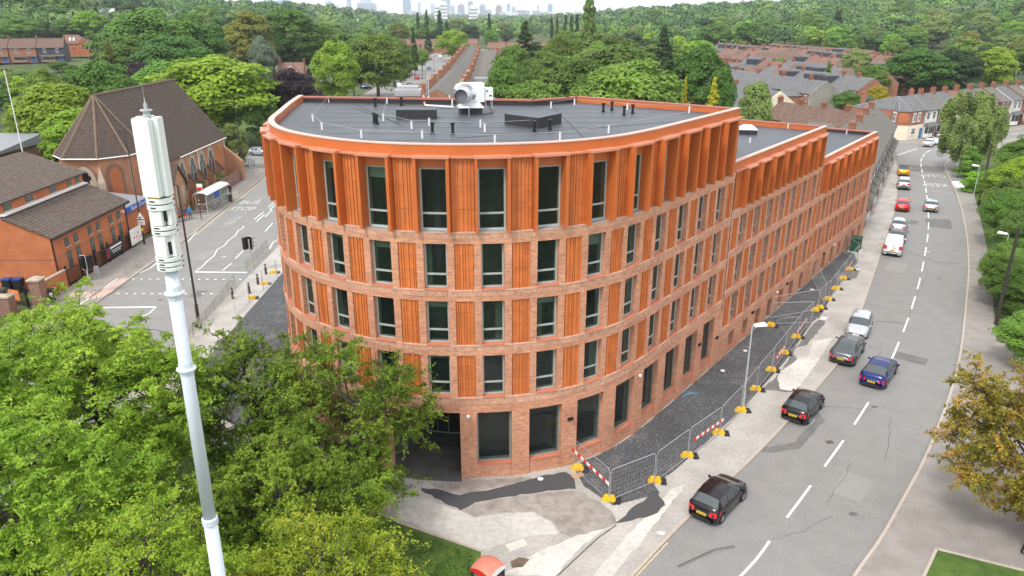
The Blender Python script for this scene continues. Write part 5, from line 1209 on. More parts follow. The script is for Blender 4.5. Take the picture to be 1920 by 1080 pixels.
def arch(mb, P, d, nn, w_, h, z, dep, mi=0, n0=0.0, k=1.0):
    "pointed arch slab on a wall"
    pts = [(-w_/2, 0), (w_/2, 0), (w_/2, h-w_*.8*k)]
    for i in range(1, 6): a = i/6*math.pi/2; pts.append((w_/2*math.cos(a)**.8 if False else w_/2*(1-(i/6)**1.7), h-w_*.8*k+w_*.8*k*math.sin(a)))
    pts.append((0, h))
    for i in range(5, 0, -1): a = i/6*math.pi/2; pts.append((-w_/2*(1-(i/6)**1.7), h-w_*.8*k+w_*.8*k*math.sin(a)))
    pts.append((-w_/2, h-w_*.8*k))
    P = np.array(P); d = np.array(d); nn = np.array(nn)
    f_ = lambda u, zz, q: (P[0]+d[0]*u+nn[0]*q, P[1]+d[1]*u+nn[1]*q, z+zz)
    k0 = len(mb.v); L_ = len(pts); mb.v += [f_(u, v, n0) for u, v in pts]+[f_(u, v, n0+dep) for u, v in pts]
    mb.f.append(tuple(range(k0+L_, k0+2*L_))); mb.mi.append(mi)
    for i in range(L_): j = (i+1) % L_; mb.f.append((k0+i, k0+j, k0+L_+j, k0+L_+i)); mb.mi.append(mi)
for yy in (100.9, 104.4, 107.8, 111.1):
    m = MB(); arch(m, (x1, yy), (0, 1), (1, 0), 2.3, 4.7, 1.6, .06); wo_ = m.build('arched_window', STO, CHU, True)
    m = MB()
    for dy in (-.52, .52): arch(m, (x1, yy+dy), (0, 1), (1, 0), .78, 3.0, 1.75, .09)
    a_ = [(x1+.09, yy+.62*math.cos(t_)*.85, 5.05+.62*math.sin(t_)) for t_ in np.linspace(0, 2*math.pi, 9)[:-1]]; m.poly(a_); m.build('pane', DWG, wo_, True)
m = MB(); arch(m, (x1, 114.2), (0, 1), (1, 0), 2.2, 4.4, 1.4, .06); m.build('blind_arch', BR_HL, CHU, True)
for yy in (99.2, 102.7, 106.1, 109.5, 112.7):
    m = MB(); m.hexa([(x1, yy-.35, 0), (x1+1.0, yy-.3, 0), (x1+1.0, yy+.3, 0), (x1, yy+.35, 0), (x1, yy-.3, 3.7), (x1+1.0, yy-.3, 2.4), (x1+1.0, yy+.3, 2.4), (x1, yy+.3, 3.7)]); b_ = m.build('buttress', BR_CH, CHU, True)
    m = MB(); m.hexa([(x1, yy-.34, 3.7), (x1+1.08, yy-.34, 2.35), (x1+1.08, yy+.34, 2.35), (x1, yy+.34, 3.7), (x1, yy-.34, 3.82), (x1+1.08, yy-.34, 2.47), (x1+1.08, yy+.34, 2.47), (x1, yy+.34, 3.82)]); m.build('weathering', T_CH, b_, True)
m = MB(); m.hexa([(x1, y1-.5, 0), (x1+2.6, y1-.5, 0), (x1+2.6, y1+.4, 0), (x1, y1+.4, 0), (x1, y1-.5, 5.2), (x1+2.6, y1-.5, 3.0), (x1+2.6, y1+.4, 3.0), (x1, y1+.4, 5.2)]); m.build('buttress', BR_CH, CHU, True)
# apse faces: rose window, blind arch, stone niches
def fr(i): a, b = np.array(ap_[i]), np.array(ap_[i+1]); d = (b-a)/np.linalg.norm(b-a); return (a+b)/2, d, np.array([d[1], -d[0]]), np.linalg.norm(b-a)
P, d, nn, L_ = fr(2)
m = MB(); arch(m, P, d, nn, 3.3, 2.8, 4.95, .06, k=.85); m.build('arch_surround', BR_DK, CHU, True)
m = MB(); arch(m, P, d, nn, 2.7, 2.4, 5.05, .10, k=.85); so = m.build('rose_window', STO, CHU, True); m = MB()
for k in range(7):
    r0 = 0 if k == 6 else .48; a = k*math.pi/3; cx_, cz_ = r0*math.cos(a), 6.1+r0*math.sin(a)
    m.poly([(P[0]+d[0]*(cx_+.3*math.cos(t_))+nn[0]*.115, P[1]+d[1]*(cx_+.3*math.cos(t_))+nn[1]*.115, cz_+.3*math.sin(t_)) for t_ in np.linspace(0, 2*math.pi, 10)[:-1]])
m.build('pane', glassm('rose_glass', (.01, .012, .03), 0, .2), so, True)
P, d, nn, L_ = fr(3)
m = MB(); arch(m, P, d, nn, 2.0, 6.0, 1.6, .08, k=.7); m.build('arch_surround', BR_DK, CHU, True); m = MB(); arch(m, P, d, nn, 1.3, 5.4, 1.7, .11, k=.7); m.build('blind_arch', BR_HL, CHU, True)
P, d, nn, L_ = fr(1)
m = MB(); arch(m, P, d, nn, 1.5, 3.0, 4.0, .08, k=.8); m.build('blind_arch', BR_DK, CHU, True)
for q in (2, 3, 1): 
    p = ap_[q]; m = MB(); m.obox(p[0]+(p[0]-cc[0])*.06, p[1]+(p[1]-cc[1])*.06, 0, .9, .8, 5.6, math.atan2(p[1]-cc[1], p[0]-cc[0])); a_ = math.atan2(p[1]-cc[1], p[0]-cc[0])
    m.hexa([(p[0]+math.cos(a_)*u-math.sin(a_)*v, p[1]+math.sin(a_)*u+math.cos(a_)*v, z) for z, s_ in ((5.6, 1), (7.4, .12)) for u, v in ((.0, -.4*s_), (.75*s_, -.4*s_), (.75*s_, .4*s_), (0, .4*s_))]); m.build('stone_buttress', STO, CHU, True)
# porch
m = MB(); m.box(-44.7, 93.2, 0, -42.9, 97.2, 4.0); n = len(m.v); m.v += [(-42.9, 93.2, 4.0), (-42.9, 97.2, 4.0), (-42.9, 95.2, 6.4), (-43.3, 93.2, 4.0), (-43.3, 97.2, 4.0), (-43.3, 95.2, 6.4)]; m.f += [(n, n+1, n+2), (n+3, n+5, n+4)]; m.mi += [0, 0]; po = m.build('porch', BR_CH, CHU, True)
m = MB()
for sg in (-1, 1): c_ = [(-45.2, 95.2+sg*2.3, 3.6), (-42.6, 95.2+sg*2.3, 3.6), (-42.6, 95.2, 6.45), (-45.2, 95.2, 6.45)]; c_ = c_ if sg < 0 else c_[::-1]; m.hexa([(a, b, c) for a, b, c in c_]+[(a, b, c+.14) for a, b, c in c_])
m.build('porch_roof', T_CH, po, True); m = MB()
for dy in (-.9, .9): arch(m, (-42.9, 95.2+dy), (0, 1), (1, 0), .9, 2.6, 1.2, .08)
m.build('porch_window', STO, po, True)
# low wall, sign, church front garden
m = MB(); m.box(-42.72, 98.5, 0, -42.48, 117.5, 1.55); m.box(-42.78, 98.5, 1.55, -42.42, 117.5, 1.66); m.box(-46.5, 117.26, 0, -42.72, 117.5, 1.55); tagm(m.build('brick_wall', BR_DK), 'long low brick wall in front of the church gardens', 'wall')
m = MB(); m.box(-42.75, 86.6, 0, -42.45, 91.8, 1.3); m.box(-42.8, 86.6, 1.3, -42.4, 91.8, 1.42); m.box(-42.72, 98.0, 0, -42.48, 98.5, 1.6); m.box(-44.5, 97.0, 0, -42.72, 97.3, 1.5); tagm(m.build('brick_wall', BR_CH), 'short brick wall by the church porch and blue sign', 'wall')
sg_ = thing('notice_board', 'blue church notice board on posts beside the porch', 'sign', (-42.2, 91.0, 0)); m = MB(); m.box(-.04, -.8, 1.0, .04, .8, 2.5); m.build('board', BLU, sg_); m = MB(); m.box(-.05, -.9, 0, .05, -.8, 2.6); m.box(-.05, .8, 0, .05, .9, 2.6); m.build('post', PVC, sg_)
m = MB(); m.box(.045, -.5, 2.1, .05, .5, 2.3); m.box(.045, -.5, 1.5, .05, .3, 1.6); m.box(.045, -.5, 1.25, .05, .4, 1.35); m.build('lettering_lines', PVC, sg_)
# ----------------------------------------------------------------- hall
HAL = thing('church_hall', 'orange brick church hall with brown tiled roofs on two levels and paired windows', 'hall', (-46, 72, 0))
ye0, ye1, XE, XM, XB = 66.9, 81.2, -42.9, -47.0, -59.0
m = MB()
def ply(P, y0_, y1_, mi=0):
    "profile in x-z swept along y"
    k = len(m.v); n = len(P); m.v += [(x, y0_, z) for x, z in P]+[(x, y1_, z) for x, z in P]
    m.f.append(tuple(k+i for i in range(n))); m.f.append(tuple(k+n+i for i in range(n))[::-1]); m.mi += [mi, mi]
    for i in range(n): j = (i+1) % n; m.f.append((k+j, k+i, k+n+i, k+n+j)); m.mi.append(mi)
ply([(XE, 0), (XE, 5.1), (XM, 6.95), (XM, 8.3), (-53, 10.4), (XB, 8.3), (XB, 0)], ye0, ye1); m.build('wall', BR_HL, HAL, True)
m = MB()
def slopeslab(xa, za, xb, zb, ya, yb, th=.16): m.hexa([(xa, ya, za), (xa, yb, za), (xb, yb, zb), (xb, ya, zb), (xa, ya, za+th), (xa, yb, za+th), (xb, yb, zb+th), (xb, ya, zb+th)])
slopeslab(XE+.45, 4.98, XM, 7.0, ye0-.25, ye1+.25); slopeslab(XM+.4, 8.22, -53, 10.45, ye0-.25, ye1+.25); slopeslab(-53, 10.45, XB-.4, 8.2, ye0-.25, ye1+.25)
hro = m.build('roof', T_HL, HAL, True)
m = MB(); m.box(XM, ye0-.1, 7.1, XM+.12, ye1+.1, 7.3); m.box(XM+.12, ye0-.1, 7.14, XM+.5, ye1+.1, 7.2); m.build('lead_flashing', PVC, hro, True)
m = MB(); m.box(XE+.42, ye0-.25, 4.9, XE+.52, ye1+.25, 5.02); m.tube([(XE+.06, ye0+.15, 4.9), (XE+.06, ye0+.15, 0)], .06, 6); m.tube([(XE+.06, ye1-.2, 4.9), (XE+.06, ye1-.2, 0)], .06, 6); m.build('gutter', 'trim_black', HAL, True)
def ewin(yy, z, w_, h, x, par=HAL):
    m = MB(); m.box(x-.02, yy-w_/2, z, x+.02, yy+w_/2, z+h); o = m.build('window', DRB, par, True)
    g = MB(); g.box(x+.02, yy-w_/2+.08, z+.08, x+.03, yy+w_/2-.08, z+h*.46); g.box(x+.02, yy-w_/2+.08, z+h*.54, x+.03, yy+w_/2-.08, z+h-.08); g.build('pane', glassm('hall_glass', (.06, .09, .085), 0, .1) if 'hall_glass' not in MATS else MATS['hall_glass'], o, True)
    s_ = MB(); s_.box(x, yy-w_/2-.08, z-.12, x+.12, yy+w_/2+.08, z); s_.build('sill', STO, o, True)
for yy in (69.4, 71.0, 73.6, 75.2, 77.8, 79.4): ewin(yy, 1.35, .72, 1.75, XE); ewin(yy, 3.55, .72, .85, XE)
for yy in (68.2, 71.6, 75.6, 78.6, 80.2): ewin(yy, 7.45, 1.2 if yy < 77 else .7, .75, XM)
m = MB()
for z in (.75, 2.9): m.box(XE-.01, ye0, z, XE+.02, ye1, z+.08); m.box(XM-5, ye0-.02, z, XE, ye0+.01, z+.08)
m.build('brick_course', BR_DK, HAL, True); m = MB(); m.ball(XE+.2, 80.2, 4.2, .17, 8); m.box(XE, 80.05, 4.05, XE+.15, 80.35, 4.35); m.build('security_light', WHT, HAL, True)
# link block with the name board
LK_ = thing('entrance_block', 'low brick entrance block with a blue name board between hall and church', 'building', (-44, 84, 0))
m = MB(); m.box(-48, 81.5, 0, -43.6, 87.5, 3.6); m.build('wall', BR_HL, LK_, True); m = MB(); m.hexa([(-50, 81.4, 3.7), (-43.2, 81.4, 3.7), (-43.2, 87.8, 3.7), (-50, 87.8, 3.7), (-50, 81.4, 4.9), (-43.6, 81.4, 4.1), (-43.6, 87.8, 4.1), (-50, 87.8, 4.9)]); m.build('roof', LEAD, LK_, True)
m = MB(); m.box(-43.2, 81.6, 3.55, -43.1, 87.6, 4.15); bo = m.build('name_board', BLU, LK_, True)
M_ = Matrix.Translation(Vector((-43.09, 84.7, 3.86))-LK_.location) @ Matrix.Rotation(math.pi/2, 4, 'Z') @ Matrix.Rotation(math.pi/2, 4, 'X'); text_obj('lettering', 'Baptist Church', .62, PVC, M_, bo)
# far left: old house piece, flat building
ob = thing('flat_roofed_building', 'brick building with a green-grey roof at the left edge behind the hall', 'building', (-80, 112, 0)); m = MB(); m.box(-14, -6, 0, 6, 6, 5.6); m.build('wall', BR_DK, ob)
m = MB(); m.hexa([(-14.5, -6.6, 5.6), (6.6, -6.6, 5.6), (6.6, 6.6, 5.6), (-14.5, 6.6, 5.6), (-14.5, -6.6, 5.8), (6.6, -6.6, 5.8), (6.6, 6.6, 7.0), (-14.5, 6.6, 7.0)]); m.build('roof', LEAD, ob); [win(x, 3.6, 3.2, 1.2, -6, ob) for x in (-10, -5, 0, 4)]
# ----------------------------------------------------------------- skyline
sk = {'a': (.46, .52, .60), 'b': (.30, .42, .56), 'w': (.72, .72, .72), 'r': (.36, .15, .16), 'p': (.36, .34, .42), 't': (.42, .55, .60)}
SKM = {k: plain('tower_'+n, v, .6, .10, .05) for (k, v), n in zip(sk.items(), ('grey', 'blue', 'white', 'red', 'mauve', 'teal'))}
TW = [(320, 345, 8, 22, 'w'), (352, 366, 0, 22, 'b'), (374, 392, 5, 24, 'w'), (418, 452, 2, 20, 'w'), (490, 520, 2, 28, 't'), (524, 543, 0, 26, 'b'), (558, 584, 7, 28, 'w'), (611, 624, 4, 30, 'b'), (624, 636, 10, 30, 'w'), (650, 658, -2, 30, 'a'), (671, 701, 5, 32, 'a'), (700, 706, 8, 32, 'w'), (755, 768, -6, 34, 'b'), (760, 770, 2, 34, 'a'),
      (783, 789, 3, 34, 'w'), (807, 815, 5, 32, 'w'), (814, 824, 9, 56, 'w'), (825, 838, 5, 55, 'w'), (828, 844, -5, 30, 't'), (846, 852, 11, 34, 'a'), (858, 871, 10, 32, 'p'), (877, 887, 4, 30, 'p'), (879, 896, 12, 60, 'w'), (899, 910, 10, 40, 'p'), (915, 922, 18, 36, 'a'), (929, 941, 12, 46, 'r'), (950, 957, 8, 40, 'b'), (959, 967, 13, 40, 'a'), (945, 962, 24, 42, 'w'), (1007, 1010, 9, 38, 'a'), (1027, 1036, 8, 40, 'b'), (970, 1000, 26, 36, 'p'), (1010, 1026, 28, 38, 'w')]
for i, (xa, xb, yt, yb, kd) in enumerate(TW):
    Y = 5200 if yb < 50 else 1900
    a, _, zt = ATD(xa, yt, Y); b = ATD(xb, yt, Y)[0]
    nm = {'a': 'grey', 'b': 'blue-grey', 'w': 'pale', 'r': 'dark red', 'p': 'mauve-grey', 't': 'pale blue glass'}[kd]
    t = thing('tower_block', '%s high-rise on the city skyline, %s from the left' % (nm, ORD[i]), 'tower', ((a+b)/2, Y, -30), 0, 'towers on the city skyline')
    w_ = b-a; m = MB(); m.box(-w_/2, -w_*.35, 0, w_/2, w_*.35, zt+30); m.box(-w_*.3, -w_*.2, zt+30, w_*.3, w_*.2, zt+30+w_*.18); m.build('shaft', SKM[kd], t)
    m = MB(); H_ = zt+30; n = max(4, int(H_/9))
    for k in range(n): z = H_*.2+(H_*.78)*k/n; m.box(-w_*.47, -w_*.362, z, w_*.47, -w_*.352, z+3.0)
    m.build('window_band', plain('tower_window', (.25, .3, .36), .4, .1) if 'tower_window' not in MATS else MATS['tower_window'], t)
cm = MB(); rs = random.Random(5)
for k in range(150):
    x_ = rs.uniform(-3600, 700); y_ = rs.uniform(3600, 5600); w_ = rs.uniform(20, 70); cm.box(x_, y_, -30, x_+w_, y_+30, rs.uniform(-5, 38), rs.randrange(3))
o = cm.build('distant_city', [SKM['a'], SKM['w'], SKM['p']]); tagm(o, 'pale mass of small distant city buildings along the horizon', 'city'); o['kind'] = 'stuff'
for i, (px, py, w_, lb) in enumerate(((630, 36, 60, 'long white flat warehouse among trees left of the straight road'), (835, 40, 50, 'dark low office building with a white top below the skyline'), (520, 31, 40, 'low white industrial roof left below the skyline'), (700, 41, 40, 'white shed among the far trees below the skyline'))):
    Y = 1150; x_, _, z_ = ATD(px, py, Y); t = thing('warehouse', lb, 'warehouse', (x_, Y, -12)); m = MB(); m.box(-w_/2, -12, 0, w_/2, 12, z_+10); m.build('wall', WRN if i != 1 else SLT, t); m = MB(); m.box(-w_/2-1, -13, z_+10, w_/2+1, 13, z_+12); m.build('roof', WRN, t)
# cranes
for (px, yt) in ((983, 5), (1000, 2)):
    x_, Y, z_ = ATD(px, yt, 4600); t = thing('tower_crane', 'thin tower crane on the skyline, %s one' % ('left' if px < 990 else 'right'), 'crane', (x_, Y, -20)); m = MB(); m.box(-1.3, -1.3, 0, 1.3, 1.3, z_+20); m.build('mast', SKM['a'], t); m = MB(); m.box(-14, -1, z_+10, 40, 1, z_+12); m.build('jib', SKM['a'], t)
# ================================================================= trees
leafm('leaf_green', (.105, .195, .028)); leafm('leaf_dark', (.045, .092, .022)); leafm('leaf_lime', (.23, .38, .03), trans=.35); leafm('leaf_mid', (.155, .265, .036))
leafm('leaf_olive', (.19, .20, .03)); leafm('leaf_purple', (.035, .022, .028), hue=.01); leafm('leaf_yellow', (.42, .36, .02)); leafm('leaf_gold', (.36, .34, .02)); leafm('leaf_conifer', (.05, .085, .028)); leafm('leaf_birch', (.19, .26, .07)); leafm('leaf_silver', (.18, .24, .16))
leafm('leaf_ash', (.23, .385, .032), (.46, .60, .08), trans=.4, scale=.5, hue=.004, vr=(1.0, 1.1)); leafm('leaf_cherry', (.15, .245, .022), (.36, .47, .05), trans=.35, scale=.5, hue=.004, vr=(.95, 1.1)); leafm('leaf_yellowgreen', (.26, .36, .025), (.56, .50, .05), trans=.35, scale=.6, hue=.004, vr=(1.0, 1.1))
leafm('leaf_limegreen', (.26, .40, .03), (.46, .54, .05), trans=.35, scale=.6, hue=.004, vr=(.95, 1.1)); leafm('leaf_copper', (.30, .28, .035), (.58, .26, .06), hue=.003, vr=(1, 1.1), trans=.3, scale=.7, var=.55)
BARK = plain('bark', (.075, .062, .05), .95, .3, 4); BARKL = plain('bark_pale', (.24, .22, .19), .9, .2, 4); BARKD = plain('bark_dark', (.035, .028, .022), .95, .3, 4)
def leaves(c, n, s, rng, asp=.6, jit=.6):
    "rhombic leaf faces with centres c, normals about n, length s"
    k = len(c); n = n+rng.normal(0, jit, (k, 3)); n /= np.linalg.norm(n, axis=1)[:, None]
    a = np.cross(n, rng.normal(0, 1, (k, 3))); a /= np.linalg.norm(a, axis=1)[:, None]; b = np.cross(n, a)
    s = np.asarray(s).reshape(-1, 1)*rng.uniform(.7, 1.25, (k, 1)); a = a*s*.5; b = b*s*.5*asp
    v = np.stack([c-a, c-b, c+a+n*s*.12, c+b], 1).reshape(-1, 3); f = np.arange(4*k).reshape(-1, 4)
    return v, f
def crown(kind, seed, nl, s, H=1.0):
    "crown of a tree 10 m tall and about 3 m in radius, returned as leaf faces"
    rng = np.random.default_rng(seed); C = []; Nn = []
    if kind == 'round':
        nb = 130; d = rng.normal(0, 1, (nb, 3)); d /= np.linalg.norm(d, axis=1)[:, None]; d[:, 2] = np.where(rng.random(nb) < .7, np.abs(d[:, 2]), d[:, 2]*.85)
        r = rng.uniform(.45, 1.0, nb)**.6; wob = 1+.16*np.sin(3*np.arctan2(d[:, 1], d[:, 0])+seed)+.1*rng.normal(0, 1, nb)
        P = np.stack([d[:, 0]*3.0*r*wob, d[:, 1]*3.0*r*wob, 5.0+d[:, 2]*4.2*r*(1+.06*rng.normal(0, 1, nb))], 1); R = rng.uniform(.7, 1.35, nb)
    elif kind == 'tall':
        nb = 120; z = rng.uniform(1.6, 9.6, nb); t_ = (z-2)/7.6; rr = 3.0*np.sqrt(np.clip(np.sin(math.pi*(t_*.85+.13)), 0, 1))*rng.uniform(.35, 1, nb)**.5; a = rng.uniform(0, 6.283, nb)
        P = np.stack([rr*np.cos(a), rr*np.sin(a), z], 1); R = rng.uniform(.65, 1.2, nb)
    elif kind == 'cone':
        nb = 130; t_ = rng.random(nb)**.75; z = .8+t_*8.9; rr = 3.0*(1-t_)**.85*rng.uniform(.5, 1.05, nb); a = rng.uniform(0, 6.283, nb)
        P = np.stack([rr*np.cos(a), rr*np.sin(a), z], 1); R = .22+.42*(1-t_)*rng.uniform(.7, 1.2, nb)
    elif kind == 'poplar':
        nb = 110; t_ = rng.random(nb); z = .9+t_*8.9; rr = 2.5*np.sin(math.pi*(.12+.83*t_))**.7*rng.uniform(.3, 1, nb); a = rng.uniform(0, 6.283, nb)
        P = np.stack([rr*np.cos(a), rr*np.sin(a), z], 1); R = rng.uniform(.45, .8, nb)
    elif kind == 'weep':
        nb = 120; d = rng.normal(0, 1, (nb, 3)); d /= np.linalg.norm(d, axis=1)[:, None]; r = rng.uniform(.3, 1, nb)**.5
        P = np.stack([d[:, 0]*2.7*r, d[:, 1]*2.7*r, 5.3+d[:, 2]*4.0*r], 1); R = rng.uniform(.4, .8, nb)
    elif kind == 'bush':
        nb = 45; d = rng.normal(0, 1, (nb, 3)); d /= np.linalg.norm(d, axis=1)[:, None]; d[:, 2] = np.abs(d[:, 2]); r = rng.uniform(.4, 1, nb)
        P = np.stack([d[:, 0]*2.6*r, d[:, 1]*2.6*r, .6+d[:, 2]*8.2*r], 1); R = rng.uniform(.6, 1.2, nb)
    elif kind == 'hedge':
        nb = 60; P = rng.uniform(-1, 1, (nb, 3))*np.array([2.6, 2.6, 4.2])+np.array([0, 0, 4.8]); R = np.full(nb, .9)
    w_ = R**2; idx = rng.choice(nb, nl, p=w_/w_.sum())
    d = rng.normal(0, 1, (nl, 3)); d /= np.linalg.norm(d, axis=1)[:, None]; d[:, 2] = np.where(rng.random(nl) < .72, np.abs(d[:, 2]), d[:, 2])
    rad_ = R[idx]*rng.uniform(.72, 1.06, nl)
    c = P[idx]+d*rad_[:, None]*np.array([1, 1, .75])
    if kind == 'cone': c = P[idx]+d*rad_[:, None]*np.array([1.25, 1.25, .35])
    if kind == 'weep': c = P[idx]+d*rad_[:, None]*np.array([.55, .55, 1.5]); c[:, 2] -= rng.random(nl)**2*1.0
    out = (c-np.array([0, 0, 5.0])); out /= np.linalg.norm(out, axis=1)[:, None]+1e-6
    n = d*.8+out*.35+np.array([0, 0, .25])
    return leaves(c, n, s, rng, .62, .42)
def trunk_mesh(kind, seed):
    r_ = random.Random(seed); m = MB(); top = {'round': 6.5, 'tall': 8, 'cone': 9.3, 'poplar': 9, 'weep': 8, 'bush': 3.5, 'hedge': 6}[kind]
    m.tube([(0, 0, -.3), (.05, .03, 1.2), (r_.uniform(-.2, .2), r_.uniform(-.2, .2), top*.55), (r_.uniform(-.3, .3), r_.uniform(-.3, .3), top)], [.24, .19, .13, .04], 7)
    for k in range(9 if kind in ('round', 'tall', 'weep') else 5):
        a = k*2.4+r_.random(); z0 = r_.uniform(2.2, top*.75); L = r_.uniform(1.4, 2.6) if kind != 'poplar' else .8
        m.tube([(0, 0, z0), (math.cos(a)*L*.5, math.sin(a)*L*.5, z0+L*.45), (math.cos(a)*L, math.sin(a)*L, z0+L*(1.0 if kind != 'cone' else .1))], [.09, .06, .02], 5)
    return m
TP = {}
def proto(kind, lod, v):
    k = (kind, lod, v)
    if k not in TP:
        nl, s = {'hi': (60000, .21), 'mid': (22000, .34), 'lo': (9000, .52)}[lod]
        if kind in ('bush',): nl = nl//3
        vv, ff = crown(kind, 100+v*7+len(kind), nl, s)
        TP[k] = (mesh_data('crown', vv, ff, 'leaf_green'), mesh_data('trunk', *(lambda m: (m.v, m.f))(trunk_mesh(kind, v+3)), BARK))
    return TP[k]
def tree(x, y, H, R, kind, mat, label, name='tree', group=None, lod='mid', z=None, bark='bark', cat=None, ys=1.0):
    if z is None: z = TH(x, y)+.1
    t = thing(name, label, cat or ('bush' if kind in ('bush',) else 'hedge' if kind == 'hedge' else 'tree'), (x, y, z), random.uniform(0, 6.28) if kind != 'hedge' else 0, group)
    cm_, tm_ = proto(kind, lod, random.randrange(3)); t.scale = (R/3.0, R/3.0*ys, H/10.0)
    for nm, me, mt in (('crown', cm_, mat), ('trunk', tm_, bark)):
        o = bpy.data.objects.new(nm, me); COL.objects.link(o); o.parent = t; o.material_slots[0].link = 'OBJECT'; o.material_slots[0].material = MATS[mt]
    return t
def tpx(px, yt, Y, wpx, kind, mat, label, name='broadleaf_tree', **k):
    X, _, zt = ATD(px, yt, Y); d = Y*math.cos(PITCH)+(CAMZ-zt)*math.sin(PITCH); R = wpx/2*d/FPX
    zb = TH(X, Y)+.1; H = max(1.2, zt-zb)
    return tree(X, Y, H, R, kind, mat, label, name, z=zb, **k)
# --- trees one can point at
for a in [
 (185, 106, 140, 110, 'round', 'leaf_green', 'dense green tree rising behind the rounded end of the church'), (95, 160, 126, 150, 'tall', 'leaf_lime', 'bright lime tree left of the church roof'),
 (140, 205, 112, 130, 'tall', 'leaf_lime', 'lime green tree between the hall and the church roof'), (72, 118, 160, 60, 'round', 'leaf_mid', 'green tree below the red roofed houses at the upper left'), (60, 158, 150, 60, 'round', 'leaf_silver', 'grey-green small tree by the clipped hedges at the left'),
 (385, 97, 152, 200, 'round', 'leaf_lime', 'broad bright yellow-green maple behind the church ridge'), (300, 118, 170, 110, 'round', 'leaf_mid', 'green tree just beyond the church ridge'), (545, 132, 158, 95, 'round', 'leaf_purple', 'dark purple beech left of the flat roof'), (487, 183, 148, 62, 'round', 'leaf_green', 'small round green tree in front of the purple beech'),
 (252, 116, 200, 80, 'round', 'leaf_purple', 'dark purple tree behind the church ridge'), (432, 232, 125, 46, 'tall', 'leaf_birch', 'thin pale tree at the far end of the church'),
 (275, 18, 255, 150, 'round', 'leaf_green', 'huge dark oak high above the church ridge'), (350, 28, 265, 120, 'round', 'leaf_green', 'large oak right of the huge one above the church'), (222, 38, 250, 90, 'round', 'leaf_dark', 'large dark tree behind the olive conifer'), (225, 60, 235, 90, 'round', 'leaf_green', 'green tree in front of the dark oaks'), (318, 60, 230, 130, 'round', 'leaf_green', 'low spreading green tree before the oaks'),
 (462, 24, 300, 78, 'tall', 'leaf_olive', 'yellowish olive tree with bare lower trunks'), (405, 33, 305, 60, 'cone', 'leaf_dark', 'dark conifer between the oak and the olive tree'), (488, 70, 262, 44, 'round', 'leaf_silver', 'pale grey-green tree beneath the olive tree'),
 (535, 18, 330, 110, 'tall', 'leaf_green', 'tall green tree behind the two chimney brick house'), (590, 36, 340, 90, 'round', 'leaf_mid', 'lighter green tree right of the brick house'), (505, 45, 320, 60, 'round', 'leaf_green', 'green tree left of the brick house'),
 (628, 70, 205, 76, 'round', 'leaf_lime', 'green maple on the verge with its trunk showing above the roof edge'), (658, 84, 240, 44, 'round', 'leaf_purple', 'purple tree squeezed between two green maples'), (702, 58, 240, 90, 'round', 'leaf_mid', 'large green tree beside the straight road'), (748, 76, 275, 44, 'tall', 'leaf_green', 'dark green street tree left of the straight road'), (725, 60, 320, 44, 'round', 'leaf_green', 'tree behind the large street tree'),
 (770, 88, 330, 26, 'round', 'leaf_lime', 'small lime tree on the left verge of the straight road'), (790, 88, 350, 22, 'round', 'leaf_mid', 'small tree at the bend of the straight road'), (846, 53, 425, 50, 'round', 'leaf_lime', 'round lime green tree standing over the end of the long terrace'),
 (30, 24, 420, 66, 'round', 'leaf_mid', 'light green tree at the upper left corner'), (88, 8, 470, 80, 'round', 'leaf_green', 'tall green tree above the left-hand houses'), (145, 28, 460, 90, 'round', 'leaf_green', 'dark woodland tree above the hipped house'),
 (1012, 142, 128, 110, 'round', 'leaf_mid', 'leafy green tree just behind the middle of the parapet'), (1095, 112, 140, 120, 'round', 'leaf_green', 'green tree behind the tallest roof edge'), (1188, 98, 128, 180, 'round', 'leaf_mid', 'big bright green sycamore right behind the roof'), (948, 110, 165, 64, 'round', 'leaf_green', 'round green tree beside the dark rear extensions'), (962, 78, 235, 60, 'round', 'leaf_mid', 'green tree above the dark rear extensions'),
 (1060, 60, 270, 70, 'round', 'leaf_mid', 'pale green tree behind the large conifer'), (1030, 90, 210, 80, 'round', 'leaf_green', 'green tree in front of the large conifer'), (1150, 60, 260, 80, 'round', 'leaf_green', 'green tree right of the poplar'), (1120, 80, 230, 70, 'round', 'leaf_mid', 'small leafed green tree below the poplar'),
 (1318, 88, 160, 96, 'tall', 'leaf_green', 'dark green tree right of the black conifer'), (1420, 158, 122, 62, 'tall', 'leaf_birch', 'slim leaning tree between the flat roofs'), (1355, 130, 140, 50, 'tall', 'leaf_green', 'green tree behind the golden conifer'),
 (1462, 106, 285, 36, 'round', 'leaf_mid', 'round tree among the slate roofs'), (1408, 120, 260, 50, 'bush', 'leaf_mid', 'low green tree between the slate rows'), (1610, 92, 262, 52, 'tall', 'leaf_birch', 'tall pale green tree right of the slate rows'), (1640, 118, 228, 56, 'round', 'leaf_green', 'green tree in front of the tall pale one'), (1595, 140, 215, 40, 'round', 'leaf_green', 'dark shrubby tree at the end of the slate row'),
 (1722, 92, 238, 108, 'round', 'leaf_green', 'broad dark green tree above the corner house'), (1800, 88, 240, 84, 'round', 'leaf_dark', 'very dark tree above the row of corner terraces'), (1870, 90, 255, 76, 'round', 'leaf_lime', 'yellow-green tree at the upper right'), (1650, 158, 196, 34, 'round', 'leaf_yellow', 'bright yellow tree behind the corner house'), (1625, 178, 190, 36, 'round', 'leaf_silver', 'silver leaved tree beside the yellow one'), (1592, 172, 188, 50, 'round', 'leaf_green', 'green garden tree left of the silver one'),
]: tpx(*a, lod='mid')
